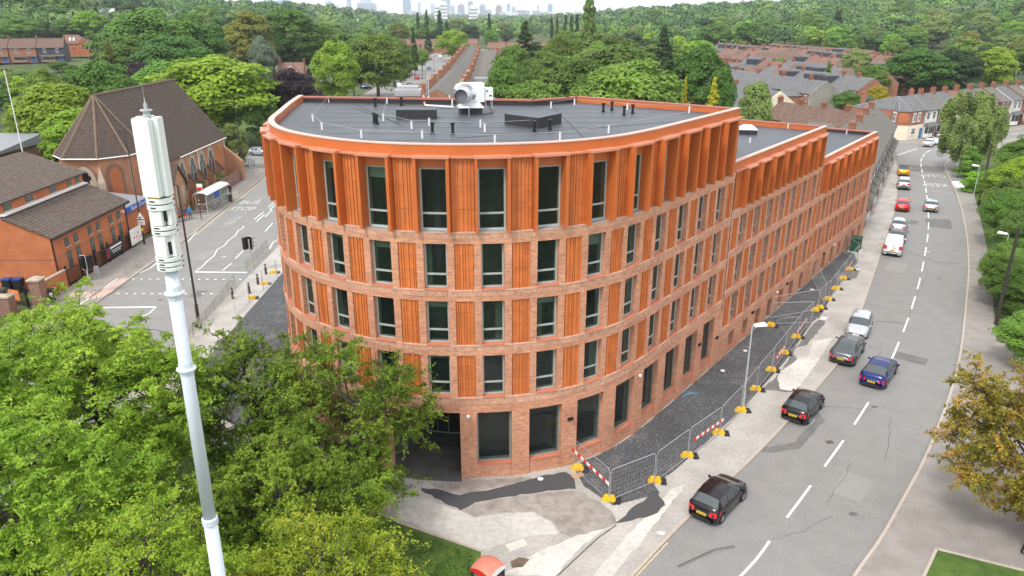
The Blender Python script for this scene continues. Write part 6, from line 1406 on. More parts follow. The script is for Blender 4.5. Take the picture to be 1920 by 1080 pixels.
for a in [(200, 70, 222, 42, 'cone', 'leaf_olive', 'olive conifer behind the church ridge'), (985, 36, 245, 74, 'cone', 'leaf_conifer', 'broad dark cedar right of the long terrace'), (1247, 44, 165, 84, 'cone', 'leaf_conifer', 'tall black-green conifer behind the roof corner'), (1342, 140, 116, 60, 'cone', 'leaf_gold', 'golden conifer just behind the roof corner'), (1287, 140, 120, 28, 'cone', 'leaf_gold', 'narrow golden conifer beside the black one'),
          (1556, 112, 235, 26, 'cone', 'leaf_green', 'pointed green cypress among the slate roofs'), (774, 50, 310, 24, 'cone', 'leaf_dark', 'dark pointed conifer left of the straight road'), (802, 52, 470, 20, 'cone', 'leaf_dark', 'dark conifer beyond the bend of the straight road')]: tpx(*a, name='conifer', lod='mid')
for a in [(1106, 0, 340, 40, 'poplar', 'leaf_green', 'very tall poplar reaching the top of the picture'), (783, 24, 640, 9, 'poplar', 'leaf_dark', 'left poplar of three near the skyline'), (799, 20, 640, 11, 'poplar', 'leaf_dark', 'middle poplar of three near the skyline'), (824, 20, 600, 14, 'poplar', 'leaf_dark', 'right poplar of three near the skyline'), (917, 27, 620, 10, 'poplar', 'leaf_dark', 'lone poplar left of the white tower block'),
          (1035, 30, 560, 9, 'poplar', 'leaf_dark', 'first of the poplar row right of the skyline'), (1045, 32, 560, 8, 'poplar', 'leaf_dark', 'second of the poplar row right of the skyline'), (1060, 28, 560, 11, 'poplar', 'leaf_dark', 'third of the poplar row right of the skyline'), (1072, 30, 560, 9, 'poplar', 'leaf_dark', 'fourth of the poplar row right of the skyline'), (1083, 27, 560, 11, 'poplar', 'leaf_dark', 'fifth of the poplar row right of the skyline'),
          (1573, 20, 520, 22, 'poplar', 'leaf_dark', 'tall dark tree on the hillside')]: tpx(*a, name='poplar', lod='lo')
tpx(1836, 160, 124, 124, 'weep', 'leaf_birch', 'weeping birch hanging over the road bend', 'weeping_birch', lod='hi', bark='bark_pale')
for a in [(1945, 250, 108, 100, 'round', 'leaf_green', 'green roadside tree right of the birch'), (1945, 322, 86, 120, 'round', 'leaf_mid', 'roadside lime tree behind the far street lamp'), (1955, 400, 72, 125, 'round', 'leaf_green', 'roadside lime tree between the two street lamps'), (1960, 500, 60, 120, 'round', 'leaf_green', 'roadside tree at the right edge above the copper tree'), (1965, 590, 50, 130, 'round', 'leaf_mid', 'small leafed roadside tree at the right edge, nearest of the green ones'), (1890, 300, 98, 60, 'round', 'leaf_mid', 'small tree between the birch and the roadside limes'), (1912, 350, 80, 95, 'round', 'leaf_mid', 'leafy roadside tree behind the upper telegraph pole'), (1905, 470, 62, 75, 'round', 'leaf_green', 'dark leafy tree just above the nearest telegraph pole'), (1945, 290, 95, 110, 'round', 'leaf_lime', 'pale roadside tree at the right edge behind the others'), (1960, 440, 66, 120, 'round', 'leaf_mid', 'roadside tree cut by the right edge above the dark pole'), (1900, 455, 64, 80, 'round', 'leaf_mid', 'small roadside tree behind the nearest lamp post')]:
    tpx(*a, lod='hi', name='lime_tree', group='green trees along the right-hand pavement')
for a in [(405, 322, 112, 42, 'bush', 'leaf_birch', 'grey-green shrub against the church windows'), (364, 336, 105, 50, 'bush', 'leaf_mid', 'rounded shrub beside the church porch'), (1828, 270, 118, 50, 'bush', 'leaf_mid', 'shrubs at the foot of the weeping birch'), (1838, 308, 108, 55, 'bush', 'leaf_lime', 'bright shrub by the teal fence'),
          (35, 165, 155, 60, 'bush', 'leaf_mid', 'clipped bush at the left edge'), (430, 290, 120, 30, 'bush', 'leaf_dark', 'dark shrub at the end of the low wall'), (590, 152, 232, 20, 'bush', 'leaf_yellow', 'yellow hedge before the low grey roofed house'),
          (1410, 190, 150, 60, 'bush', 'leaf_mid', 'garden shrub behind the middle flat roof')]: tpx(*a, name='shrub', lod='mid')
for a in [(607, 152, 228, 18, 'hedge', 'leaf_lime', 'tall square cut bright green hedge'), (622, 156, 230, 12, 'hedge', 'leaf_green', 'darker piece of the square cut hedge'), (28, 178, 148, 40, 'hedge', 'leaf_mid', 'low clipped hedge at the left edge')]: tpx(*a, name='hedge', lod='mid', bark='bark_dark')
# --- countable belts
def free(x, y):
    if -54 < x < 8 and y < 520: return False
    if -85 < x < 20 and 498 < y < 520: return False
    if -20 < x < 32 and 440 < y < 470: return False
    px_ = 960+FPX*x/(y*math.cos(PITCH)+CAMZ*.34)
    py_ = 23.5+FPX*CAMZ/(y*1.0)/1.0*.94
    if px_ > 1330 and y < (470 if px_ < 1540 else 400) and px_ < 1800: return False
    if px_ >= 1800 and y < 250: return False
    if -260 < x < -188 and 325 < y < 395: return False
    if -96 < x < -56 and 228 < y < 285: return False
    if -60 < px_ < 175 and 215 < y < 330: return False
    if 500 < px_ < 600 and 160 < y < 262: return False
    return True
cols = ['leaf_green', 'leaf_mid', 'leaf_green', 'leaf_dark', 'leaf_mid', 'leaf_lime', 'leaf_birch', 'leaf_green', 'leaf_olive']
rt = random.Random(31); cnt = 0
def belt(n, xr, yr, group, lab, hr=(11, 19), lod='lo'):
    global cnt
    k = 0; tries = 0
    while k < n and tries < n*20:
        tries += 1; Y = rt.uniform(*yr)**1.0; px_ = rt.uniform(*xr); X = (px_-960)/FPX*(Y*math.cos(PITCH)+8)
        if not free(X, Y): continue
        H = rt.uniform(*hr); kd = rt.choice(['round', 'round', 'tall', 'round', 'cone'] if rt.random() < .25 else ['round', 'round', 'tall']); col = rt.choice(cols) if kd != 'cone' else 'leaf_conifer'
        random.seed(cnt); cnt += 1
        tree(X, Y, H, H*rt.uniform(.33, .48) if kd != 'cone' else H*.25, kd, col, lab, 'woodland_tree', group, lod); k += 1
belt(34, (-60, 480), (300, 560), 'woodland trees on the left-hand slope', 'leafy tree in the mixed wood on the upper left slope', (14, 22))
belt(22, (-60, 260), (170, 330), 'garden trees at the upper left', 'leafy garden tree between the church and the upper left houses', (5, 9))
belt(26, (1545, 1990), (400, 500), 'trees beyond the last terraces', 'leafy tree just beyond the last red-brown terraces', (11, 17))
belt(12, (430, 720), (300, 420), 'trees behind the brick house', 'leafy tree in the belt behind the brick house and left of the straight road', (13, 20))
belt(22, (900, 1350), (190, 420), 'trees between the long terrace and the slate rows', 'leafy tree in the dense belt right of the long terrace', (11, 17))
belt(70, (1200, 1980), (480, 640), 'trees at the foot of the wooded hill', 'leafy tree along the foot of the wooded hill behind the terraces', (13, 20))
belt(14, (1790, 1990), (255, 470), 'trees at the upper right edge', 'leafy tree beyond the corner terraces at the upper right edge', (11, 17))
belt(34, (480, 1250), (530, 800), 'trees beyond the end of the straight road', 'leafy tree in the belt beyond the end of the straight road', (12, 20))
for k in range(24):
    Y = rt.uniform(225, 322); px_ = rt.uniform(-50, 170); X = (px_-960)/FPX*(Y*math.cos(PITCH)+8); H = rt.uniform(3.5, 6.5); random.seed(900+k)
    tree(X, Y, H, H*rt.uniform(.5, .8), rt.choice(['round', 'bush']), rt.choice(cols), 'low garden tree or shrub on the green slope below the upper left houses', 'garden_shrub', 'low garden trees below the upper left houses', 'lo', cat='shrub')
# --- far woodland: one mass
rng = np.random.default_rng(77); pts_ = []
def scatter(n, pxr, Yr, pw=1.0):
    Y = Yr[0]+(Yr[1]-Yr[0])*rng.random(n)**pw; px_ = rng.uniform(*pxr, n); return np.stack([(px_-960)/FPX*(Y*math.cos(PITCH)+8), Y], 1)
P_ = np.concatenate([scatter(1100, (-80, 2000), (620, 1100)), scatter(1500, (-80, 2000), (1100, 2300)), scatter(2200, (-80, 2000), (2300, 5000)), scatter(420, (1150, 2000), (640, 1000)), scatter(330, (1180, 2000), (480, 680)), scatter(150, (-100, 470), (430, 760))])
P_ = np.array([p for p in P_ if free(*p)]); MIX = ['leaf_farmid', 'leaf_fardark', 'leaf_farlight', 'leaf_farpale']
for nm, c_ in zip(MIX, ((.095, .175, .034), (.055, .11, .028), (.17, .27, .045), (.15, .21, .08))): leafm(nm, c_, var=.3, scale=.12, trans=0)
V_ = []; N_ = []; S_ = []; M_ = []
for x, y in P_:
    k = 30 if y > 1500 else (90 if y > 900 else 230 if y > 660 else 420); H = rng.uniform(12, 20); R = H*rng.uniform(.38, .56)*(1.5 if y > 1500 else 1.1)
    nb = 9; bd = rng.normal(0, 1, (nb, 3)); bd /= np.linalg.norm(bd, axis=1)[:, None]; bd[:, 2] = np.abs(bd[:, 2])*.9-.1; bi2 = rng.integers(0, nb, k)
    d = rng.normal(0, 1, (k, 3)); d /= np.linalg.norm(d, axis=1)[:, None]; d[:, 2] = np.abs(d[:, 2])*.95-.12
    if y > 1500: c = np.array([x, y, TH(x, y)+H*.45])+d*np.array([R, R, H*.5])
    else: c = np.array([x, y, TH(x, y)+H*.46])+bd[bi2]*np.array([R*.62, R*.62, H*.34])*rng.uniform(.75, 1.1, (nb, 1))[bi2]+d*np.array([R*.45, R*.45, H*.2])
    V_.append(c); N_.append(d+np.array([0, 0, .3])); S_.append(np.full(k, 3.9 if y > 1500 else 2.2*(R/7) if y > 900 else 1.35*(R/7) if y > 660 else .95*(R/7))); M_.append(np.full(k, rng.choice(4, p=[.42, .24, .2, .14])))
V_ = np.concatenate(V_); N_ = np.concatenate(N_); S_ = np.concatenate(S_); M_ = np.concatenate(M_)
fv, ff = leaves(V_, N_, S_*1.15, rng, .85, .3)
far = mesh_obj('distant_woodland', fv, ff, MIX, None, M_); tagm(far, 'continuous mass of distant treetops running to the city skyline and over the hill', 'woodland'); far['kind'] = 'stuff'
# --- foreground trees with real twigs
def fg_tree(name, label, base, cen, rad3, ntw, nleaf, ls, mat, bark, seed, asp=.5, pinnate=False, droop=.35, low=.0, bare=0):
    rng = np.random.default_rng(seed); t = thing(name, label, 'tree', (base[0], base[1], 0)); m = MB()
    cen = np.array(cen, float)-np.array([base[0], base[1], 0]); rad3 = np.array(rad3, float)
    top = cen+np.array([0, 0, rad3[2]*.75]); P0 = np.array([0, 0, -.1]); stem = []
    for i in range(9):
        u = i/8; p = P0*(1-u)+top*u+np.array([math.sin(u*5+seed)*.18, math.cos(u*4+seed)*.18, 0]); stem.append(p)
    r0 = .13+.012*rad3[0]
    m.tube([tuple(p) for p in stem], [r0*(1-.88*i/8) for i in range(9)], 8)
    nodes = [p for p in stem[2:]]
    for k in range(16):
        i = rng.integers(2, 8); a = rng.uniform(0, 6.283); s0 = stem[i]
        e = cen+np.array([math.cos(a)*rad3[0]*.72, math.sin(a)*rad3[1]*.72, rng.uniform(-.35, .75)*rad3[2]]); md = (s0+e)/2+np.array([0, 0, .5]); path = [s0*(1-u)**2+2*md*u*(1-u)+e*u*u for u in np.linspace(0, 1, 7)]
        m.tube([tuple(p) for p in path], list(np.linspace(r0*.36, .016, 7)), 5); nodes += path[2:]
    nodes = np.array(nodes)
    d = rng.normal(0, 1, (ntw, 3)); d /= np.linalg.norm(d, axis=1)[:, None]; rr = rng.uniform(.35, 1.0, ntw)**.55
    wob = 1+.13*np.sin(3*np.arctan2(d[:, 1], d[:, 0])+seed)+.12*np.sin(5*d[:, 2]+2*np.arctan2(d[:, 1], d[:, 0]))+.09*rng.normal(0, 1, ntw)
    E_ = cen+d*rad3*(rr*wob)[:, None]; E_ = E_[E_[:, 2] > low+.8]
    C = []; Nn = []; per = max(8, int(nleaf/len(E_)))
    for e in E_:
        j = np.argmin(((nodes-e)**2).sum(1)+np.maximum(0, nodes[:, 2]-e[2])*2); s0 = nodes[j]; L = np.linalg.norm(e-s0)
        md = (s0+e)/2+np.array([0, 0, .18*L]); us = np.linspace(0, 1, 5); path = [s0*(1-u)**2+2*md*u*(1-u)+e*u*u for u in us]; m.tube([tuple(p) for p in path], [.022, .017, .013, .009, .005], 4, caps=False)
        nsub = 6; dirs = rng.normal(0, 1, (nsub, 3)); dirs[:, 2] = dirs[:, 2]*.5+.1; dirs /= np.linalg.norm(dirs, axis=1)[:, None]
        u0 = rng.uniform(.35, 1, nsub); st = np.array([s0*(1-u)**2+2*md*u*(1-u)+e*u*u for u in u0]); sl = rng.uniform(.35, .95, nsub)
        k = per; w_ = rng.integers(0, nsub, k); u = rng.random(k)
        c = st[w_]+dirs[w_]*(sl[w_]*u)[:, None]; c[:, 2] -= droop*(sl[w_]*u)**2
        if pinnate: c += rng.normal(0, .09, (k, 3))*np.array([1, 1, .35])
        else: c += rng.normal(0, .055, (k, 3))
        C.append(c); nn_ = np.tile([0, 0, 1.0], (k, 1))+dirs[w_]*.35; Nn.append(nn_)
        for q in range(2): m.tube([tuple(st[q]), tuple(st[q]+dirs[q]*sl[q]-np.array([0, 0, droop*sl[q]**2]))], [.006, .003], 3, caps=False)
    for q in range(bare):
        a = rng.uniform(0, 6.283); s0 = nodes[rng.integers(len(nodes)//2, len(nodes))]; e = cen+rad3*np.array([math.cos(a)*.75+.2, -abs(math.sin(a))*.6, rng.uniform(.45, 1.15)])*1.12; m.tube([tuple(s0), tuple((s0+e)/2+np.array([0, 0, .3])), tuple(e)], [.02, .014, .004], 4, caps=False)
        for r_i in range(4): u = .5+.12*r_i; pt = s0*(1-u)+e*u; m.tube([tuple(pt), tuple(pt+rng.normal(0, .35, 3))], [.007, .003], 3, caps=False)
    C = np.concatenate(C); Nn = np.concatenate(Nn); v, f = leaves(C, Nn, ls, rng, asp, .55)
    mesh_obj('crown', v, f, mat, t); m.build('trunk', bark, t, smooth=True); return t
fg_tree('ash_tree', 'large bright green ash tree filling the lower left', (-19.5, 31.5), (-19.8, 31, 7.2), (6.2, 5.2, 4.8), 560, 105000, .19, 'leaf_ash', BARKD, 3, .42, True)
fg_tree('ash_tree', 'bright green ash tree at the left edge below the brick gate piers', (-25.5, 38), (-25.8, 38, 6.0), (4.8, 4.2, 3.8), 280, 48000, .19, 'leaf_ash', BARKD, 4, .42, True)
fg_tree('ash_tree', 'nearest ash tree in the bottom left corner', (-18.2, 23.5), (-18.0, 23.5, 7.2), (5.0, 3.8, 4.2), 300, 60000, .17, 'leaf_ash', BARKD, 14, .42, True)
fg_tree('cherry_tree', 'green cherry tree directly behind the mast pole', (-13.2, 34.5), (-13.6, 34.2, 5.6), (4.0, 3.6, 4.2), 300, 44000, .155, 'leaf_cherry', BARKD, 5, .5)
fg_tree('cherry_tree', 'green cherry tree with bare upper twigs in front of the curved facade', (-7.4, 33.2), (-8.0, 32.4, 5.8), (4.1, 2.7, 4.9), 330, 46000, .155, 'leaf_cherry', BARK, 6, .5, bare=16)
fg_tree('cherry_tree', 'low spreading green tree between the mast and the lawn', (-10.2, 27.6), (-10.0, 27.6, 4.6), (4.6, 3.4, 3.4), 320, 60000, .15, 'leaf_cherry', BARKD, 8, .5)
fg_tree('yellow_leaved_tree', 'sparse yellow-green tree at the foot of the mast', (-7.2, 22.4), (-7.0, 22.4, 5.0), (3.4, 2.4, 2.9), 300, 36000, .115, 'leaf_yellowgreen', BARK, 9, .5)
fg_tree('yellow_leaved_tree', 'yellow-green tree left of the foot of the mast', (-12.8, 20.6), (-12.8, 20.6, 6.2), (3.8, 2.6, 3.6), 330, 56000, .12, 'leaf_limegreen', BARK, 10, .5)
fg_tree('copper_leaved_tree', 'coppery green tree overhanging the pavement at the right edge', (26.4, 31.4), (25.3, 31.8, 4.8), (4.3, 4.4, 4.6), 400, 68000, .15, 'leaf_copper', BARKD, 12, .55)
# bare twigs over the facade
# grass tufts on the near lawns
rg = np.random.default_rng(5); n = 16000; gx_ = rg.uniform(-22, -1.8, n); gy_ = rg.uniform(26, 40, n)
edge = np.interp(gx_, [-19, -12, -7, -1.8], [39.6, 35.6, 32.6, 29.6]); ok = gy_ < edge; gx_, gy_ = gx_[ok], gy_[ok]
c = np.stack([gx_, gy_, np.full(len(gx_), .07)], 1); nn_ = rg.normal(0, 1, (len(c), 3))*np.array([1, 1, .1])
v, f = leaves(c, nn_, .16, rg, .35, .1); leafm('grass_blade', (.07, .17, .02), trans=.3, scale=.8); tf = mesh_obj('grass_tufts', v, f, 'grass_blade'); tagm(tf, 'rough grass growing on the lawn under the trees', 'grass'); tf['kind'] = 'stuff'
# ================================================================= mast, lamps, fences, roof plant, people
POLE = plain('mast_paint', (.58, .64, .71), .45, .04, 1.5); ANT = plain('antenna_white', (.72, .76, .74), .45, .03, 1.0); YEL = plain('fence_foot_yellow', (.78, .47, .015), .6, .12, 5); RDB = plain('board_red', (.66, .03, .025), .5); WHB = plain('board_white', (.8, .8, .78), .5)
LGR = plain('lamp_grey', (.40, .43, .44), .5, .08, 4); RUST = plain('dark_bronze', (.04, .035, .03), .6, .3, 3); GRD_ = plain('cabinet_green', (.008, .06, .035), .5, .1); RAIL = plain('guard_rail_steel', (.30, .28, .26), .55, .15, 6); WIRE = emit_free('cable_white', (.42, .42, .40), .6)
ORN = plain('sign_orange', (.85, .16, .03), .5); BINB = plain('bin_black', (.016, .017, .02), .5); BINL = plain('bin_blue', (.02, .07, .28), .5); TEAL = plain('teal_fence', (.02, .22, .22), .5); YLP = emit_free('band_yellow', (.8, .55, .02), .5)
MX, MY = -8.8, 18.0
mt = thing('telecom_mast', 'tall pale grey telecom mast with white antenna panels rising out of the trees', 'mast', (MX, MY, 0))
m = MB(); m.tube([(0, 0, 0), (0, 0, 11.0)], [.22, .19], 20); m.tube([(0, 0, 11.0), (0, 0, 18.7)], [.178, .168], 20); m.build('pole', POLE, mt, smooth=True)
m = MB(); m.lathe(0, 0, [(.20, 10.85), (.225, 10.87), (.225, 11.05), (.185, 11.08)], 20); m.build('collar', POLE, mt)
for z in (15.8, 17.95):
    m = MB(); m.lathe(0, 0, [(.18, z-.16), (.20, z-.03), (.26, z), (.26, z+.03), (.19, z+.06), (.18, z+.2)], 10); m.build('flange', POLE, mt)
    for k in range(10):
        a = k*.628
        if z > 17: m = MB(); 
def shroud(z0, h, r, n=3):
    for k in range(n):
        z = z0+k*(h/n); m = MB(); m.lathe(0, 0, [(r-.01, z), (r, z+.01), (r, z+h/n-.035), (r-.01, z+h/n-.03)], 24)
        o = m.build('shroud_ring', ANT, mt, smooth=False)
        for a in (-1.75, .2, 2.3): s_ = MB(); s_.obox((r+.003)*math.cos(a), (r+.003)*math.sin(a), z+h/n*.4, .012, .13, .03, a); s_.build('vent_slot', 'trim_black', o)
    m = MB(); m.lathe(0, 0, [(.05, z0+.02), (r-.03, z0+.03)], 20); m.lathe(0, 0, [(.04, z0+h-.01), (r-.05, z0+h-.01)], 20); m.build('shroud_plate', LGR, mt)
mt.rotation_euler = (0, math.radians(.5), 0); shroud(18.62, .38, .31, 3); shroud(19.55, .26, .30, 2); shroud(20.18, .32, .315, 2)
m = MB(); m.cyl(0, 0, 18.95, 20.55, .15, 10); [m.obox(.19*math.cos(a), .19*math.sin(a), z, .10, .13, .32, a) for a in (-.9, 1.0, 3.1) for z in (19.05, 19.9)]; m.build('equipment', 'trim_black', mt)
for z0, z1, w_, d_, n0 in ((18.99, 19.54, .33, .15, .19), (19.80, 20.17, .33, .15, .19), (20.52, 22.36, .44, .15, .215)):
    for i, a in enumerate((-1.80, .05, 2.2)):
        m = MB(); cx_, cy_ = n0*math.cos(a), n0*math.sin(a); m.obox(cx_, cy_, z0, d_, w_ if (z0 < 20.5 or i != 1) else .34, z1-z0, a)
        if z0 > 20.5: m.obox(cx_, cy_, z1, d_*.9, w_*.9 if i != 1 else .3, .03, a)
        m.build('antenna_panel' if z0 > 20.5 else 'radio_unit', ANT, mt)
m = MB(); m.tube([(0, 0, 18.7), (0, 0, 22.5)], .055, 8); m.build('inner_pole', LGR, mt); m = MB()
rc = random.Random(3)
for k in range(26): a = rc.uniform(-1.0, 0.1)-.5; r0 = rc.uniform(.08, .26); z = rc.choice([19.0, 19.75, 20.45]); m.tube([(r0*math.cos(a), r0*math.sin(a), z), (r0*math.cos(a+.1), r0*math.sin(a+.1), z+rc.uniform(.2, .55))], .014, 4)
for k in range(14): a = -2.3+k*.09; m.tube([(.24*math.cos(a), .24*math.sin(a), 18.98), (.24*math.cos(a), .24*math.sin(a), 19.05)], .012, 4, 1); m.tube([(.24*math.cos(a), .24*math.sin(a), 20.47), (.24*math.cos(a), .24*math.sin(a), 20.55)], .012, 4, 1)
m.build('cabling', ['trim_black', YLP], mt)
m = MB(); m.cyl(0, 0, 22.34, 22.56, .09, 10, 0, .075); m.cyl(0, 0, 22.53, 22.56, .14, 10); m.cyl(0, 0, 22.56, 22.7, .045, 8); m.cyl(0, 0, 22.7, 22.85, .02, 6, 0, .004); m.build('top_cap', LGR, mt)
m = MB(); m.tube([(0, 0, 22.7), (0, 0, 23.1)], .004, 4); m.build('lightning_rod', LGR, mt)

def lamp(base, Hh, mat, label, arm, ang, head, name='street_lamp', r=.075, hm=None, group=None, headsz=.6):
    t = thing(name, label, 'street lamp', (base[0], base[1], 0), ang, group); m = MB(); m.tube([(0, 0, 0), (0, 0, 1.4)], r*1.5, 10); m.tube([(0, 0, 1.4), (0, 0, Hh)], [r, r*.7], 10); m.build('column', mat, t)
    m = MB(); m.tube([(0, 0, Hh-.05), (arm*.5, 0, Hh+.05), (arm, 0, Hh+.08)], r*.6, 7); m.build('arm', mat, t)
    m = MB(); s = headsz; m.hexa([(arm, -.10*s/.6, Hh), (arm+s, -.16*s/.6, Hh+.02), (arm+s, .16*s/.6, Hh+.02), (arm, .10*s/.6, Hh), (arm, -.07, Hh+.14), (arm+s*.9, -.12, Hh+.2), (arm+s*.9, .12, Hh+.2), (arm, .07, Hh+.14)]); m.build('lantern', hm or mat, t)
    return t
def hz(b, px, py): return ATD(px, py, b[1])[2]
b = G(271, 458); lamp(b, hz(b, 234, 240), RUST, 'black lamp post in front of the church hall', .6, 0, 0, headsz=.5)
L1 = b
b = G(372, 600); lamp(b, hz(b, 334, 347), RUST, 'black lamp post rising right of the mast beside the stop line', .3, math.pi*.95, 0, r=.10, headsz=.35)
b = G(457, 336); lamp(b, hz(b, 438, 180), RUST, 'black lamp post at the church end of the long guard rail', 1.4, .1, 0)
b = G(1392, 768); lamp(b, hz(b, 1402, 612), LGR, 'grey lamp post with white lantern standing inside the site fence', .1, .2, 0, hm=WHT, headsz=.85, r=.065)
b = G(1819, 397); lamp(b, hz(b, 1832, 312), LGR, 'grey lamp post with white lantern near the birch', .1, 2.6, 0, hm=WHT, headsz=.8, r=.065)
b = G(1870, 530); lamp(b, hz(b, 1885, 440), LGR, 'grey lamp post with white lantern before the nearest limes', .1, 2.4, 0, hm=WHT, headsz=.85, r=.065)
for q, tp, lb in (((1835, 383), (1857, 270), 'dark wooden telegraph pole beside the birch'), ((1867, 608), (1901, 425), 'dark wooden telegraph pole by the nearest limes'), ((712, 178), (703, 118), 'pale wooden pole at the edge of the verge by the straight road')):
    b = G(*q); Hh = hz(b, *tp); t = thing('telegraph_pole', lb, 'pole', (b[0], b[1], 0)); m = MB(); m.tube([(0, 0, 0), (0, 0, Hh)], [.16, .11], 8); m.build('shaft', RUST if q[0] > 800 else BARKL, t); m = MB(); m.box(-.25, -.04, Hh-.5, .25, .04, Hh-.4); m.build('bracket', RUST, t)
for q, tp, lb in (((744, 178), (741, 126), 'black street light beside the white van on the straight road'), ((792, 150), (791, 100), 'black street light halfway along the straight road'), ((814, 138), (815, 105), 'far black street light along the straight road'), ((664, 178), (662, 145), 'black street light on the verge by the maple')):
    b = G(*q); lamp(b, hz(b, *tp), RUST, lb, .8, 0, 0)
b = ATD(44, 292, 92); t = thing('flag_pole', 'thin white pole standing behind the hall roof at the left edge', 'pole', (b[0], b[1], 0)); Hh = ATD(12, 135, 92)[2]; m = MB(); m.tube([(0, 0, 0), (0, 0, Hh)], [.10, .05], 8); m.build('shaft', PVC, t); m = MB(); m.ball(0, 0, Hh+.08, .1, 8); m.build('finial', PVC, t)
# signs
t = thing('warning_sign', 'white triangle and square plates with a yellow band on the lamp post by the hall', 'road sign', (L1[0]+.12, L1[1]-.14, 0)); m = MB(); m.v += [(-.42, 0, 3.0), (.42, 0, 3.0), (0, 0, 3.75), (-.42, .03, 3.0), (.42, .03, 3.0), (0, .03, 3.75)]; m.f += [(0, 1, 2), (3, 5, 4), (0, 3, 4, 1), (1, 4, 5, 2), (2, 5, 3, 0)]; m.mi += [0]*5; m.build('triangle_plate', WHB, t)
m = MB(); m.box(-.4, 0, 2.3, .4, .03, 2.9); m.build('lower_plate', WHB, t); m = MB(); m.box(-.2, -.006, 3.12, .2, 0, 3.22); m.box(-.4, -.006, 2.86, .4, 0, 2.92); m.box(-.28, -.006, 2.55, .28, 0, 2.59); m.build('marking', RUST, t); m = MB(); m.cyl(-.12, .14, 1.6, 1.9, .125, 10); m.build('yellow_band', YLP, t)
b = G(482, 262); t = thing('direction_sign', 'yellow and white direction sign on a post by the side road green', 'road sign', (b[0], b[1]+25, 0)); m = MB(); m.box(-.06, -.05, 0, .06, .05, 4); m.build('post', RUST, t); m = MB(); m.box(-.9, -.08, 2.6, .9, -.05, 4.2); m.build('plate', YLP, t); m = MB(); m.box(-.6, -.1, 1.4, .6, -.06, 2.4); m.build('lower_plate', WHB, t)
b = G(386, 395); t = thing('bus_stop_sign', 'white and red bus stop flag on a pole at the shelter', 'sign', (b[0]-.6, b[1]-.4, 0)); m = MB(); m.tube([(0, 0, 0), (0, 0, 3.6)], .04, 6); m.build('post', LGR, t); m = MB(); m.box(0, -.03, 2.9, .75, .01, 3.7); m.build('flag', WHB, t); m = MB(); m.box(.02, -.035, 2.9, .73, -.03, 3.25); m.build('red_panel', RDB, t)
b = G(378, 412); t = thing('bollard_post', 'thin black post with yellow bands on the pavement before the shelter', 'post', (b[0], b[1], 0)); m = MB(); m.tube([(0, 0, 0), (0, 0, 2.6)], .05, 7); m.build('shaft', RUST, t); m = MB(); m.cyl(0, 0, 1.9, 2.1, .065, 8); m.cyl(0, 0, 2.4, 2.6, .065, 8); m.build('yellow_band', YLP, t)
# traffic lights
def signal(b, label, ang, Hh=3.6):
    t = thing('traffic_light', label, 'traffic light', (b[0], b[1], 0), ang); m = MB(); m.tube([(0, 0, 0), (0, 0, Hh)], .07, 8); m.build('post', LGR, t)
    m = MB(); m.box(-.30, -.18, Hh-1.1, .30, -.14, Hh+.25); m.build('backing_board', BLK, t); m = MB(); [m.box(*q) for q in ((-.33, -.17, Hh-1.13, -.30, -.15, Hh+.28), (.30, -.17, Hh-1.13, .33, -.15, Hh+.28), (-.30, -.17, Hh+.25, .30, -.15, Hh+.28), (-.30, -.17, Hh-1.13, .30, -.15, Hh-1.1))]; m.build('white_border', WHB, t)
    m = MB(); m.box(-.14, -.38, Hh-.95, .14, -.18, Hh+.1); [m.tube([(0, -.38, z), (0, -.52, z-.02)], .10, 8) for z in (Hh-.05, Hh-.42, Hh-.79)]; m.build('signal_head', BLK, t)
    m = MB(); m.box(.12, -.1, Hh-1.0, .45, .45, Hh+.2); m.build('side_head', BLK, t); m = MB(); m.box(-.09, -.16, 1.0, .09, -.05, 1.35); m.build('push_button_box', YLP, t)
signal(G(172, 552), 'traffic light with a white bordered board on the church hall pavement', -.35); signal(G(474, 513), 'traffic light behind the guard rail beside the curved building', math.pi-.5)
# guard rails
def rail(P, Q, label, Hh=1.05, bars=True, group=None, mat=RAIL):
    P = np.array(P); Q = np.array(Q); L_ = float(np.linalg.norm(Q-P)); t = thing('guard_rail', label, 'railing', (P[0], P[1], 0), math.atan2(Q[1]-P[1], Q[0]-P[0]), group)
    m = MB(); n = max(1, round(L_/2)); m.tube([(0, 0, Hh), (L_, 0, Hh)], .028, 6); m.tube([(0, 0, .15), (L_, 0, .15)], .02, 5); m.build('rail', mat, t)
    for k in range(n+1): m = MB(); m.tube([(L_*k/n, 0, 0), (L_*k/n, 0, Hh)], .03, 6); m.build('post', mat, t)
    if bars:
        m = MB(); nb = int(L_/.14)
        for k in range(1, nb): m.box(L_*k/nb-.008, -.008, .15, L_*k/nb+.008, .008, Hh)
        m.build('bars', mat, t)
rail(G(236, 514), G(292, 476), 'rusty guard rail on the kerb in front of the church hall'); rail(G(448, 366), G(498, 331), 'long guard rail beside the bus stop lay-by'); rail(G(432, 300), G(478, 312), 'dark guard rail at the side road corner', mat=RUST)
rail(G(96, 622), G(182, 562), 'plain two bar guard rail before the brick gate piers', bars=False); rail(G(502, 466), G(462, 508), 'guard rail on the curved building side of the crossing'); rail(G(440, 535), G(388, 602), 'guard rail nearest the trees beside the stop line'); rail(G(388, 602), G(350, 650), 'guard rail half hidden behind the cherry tree')
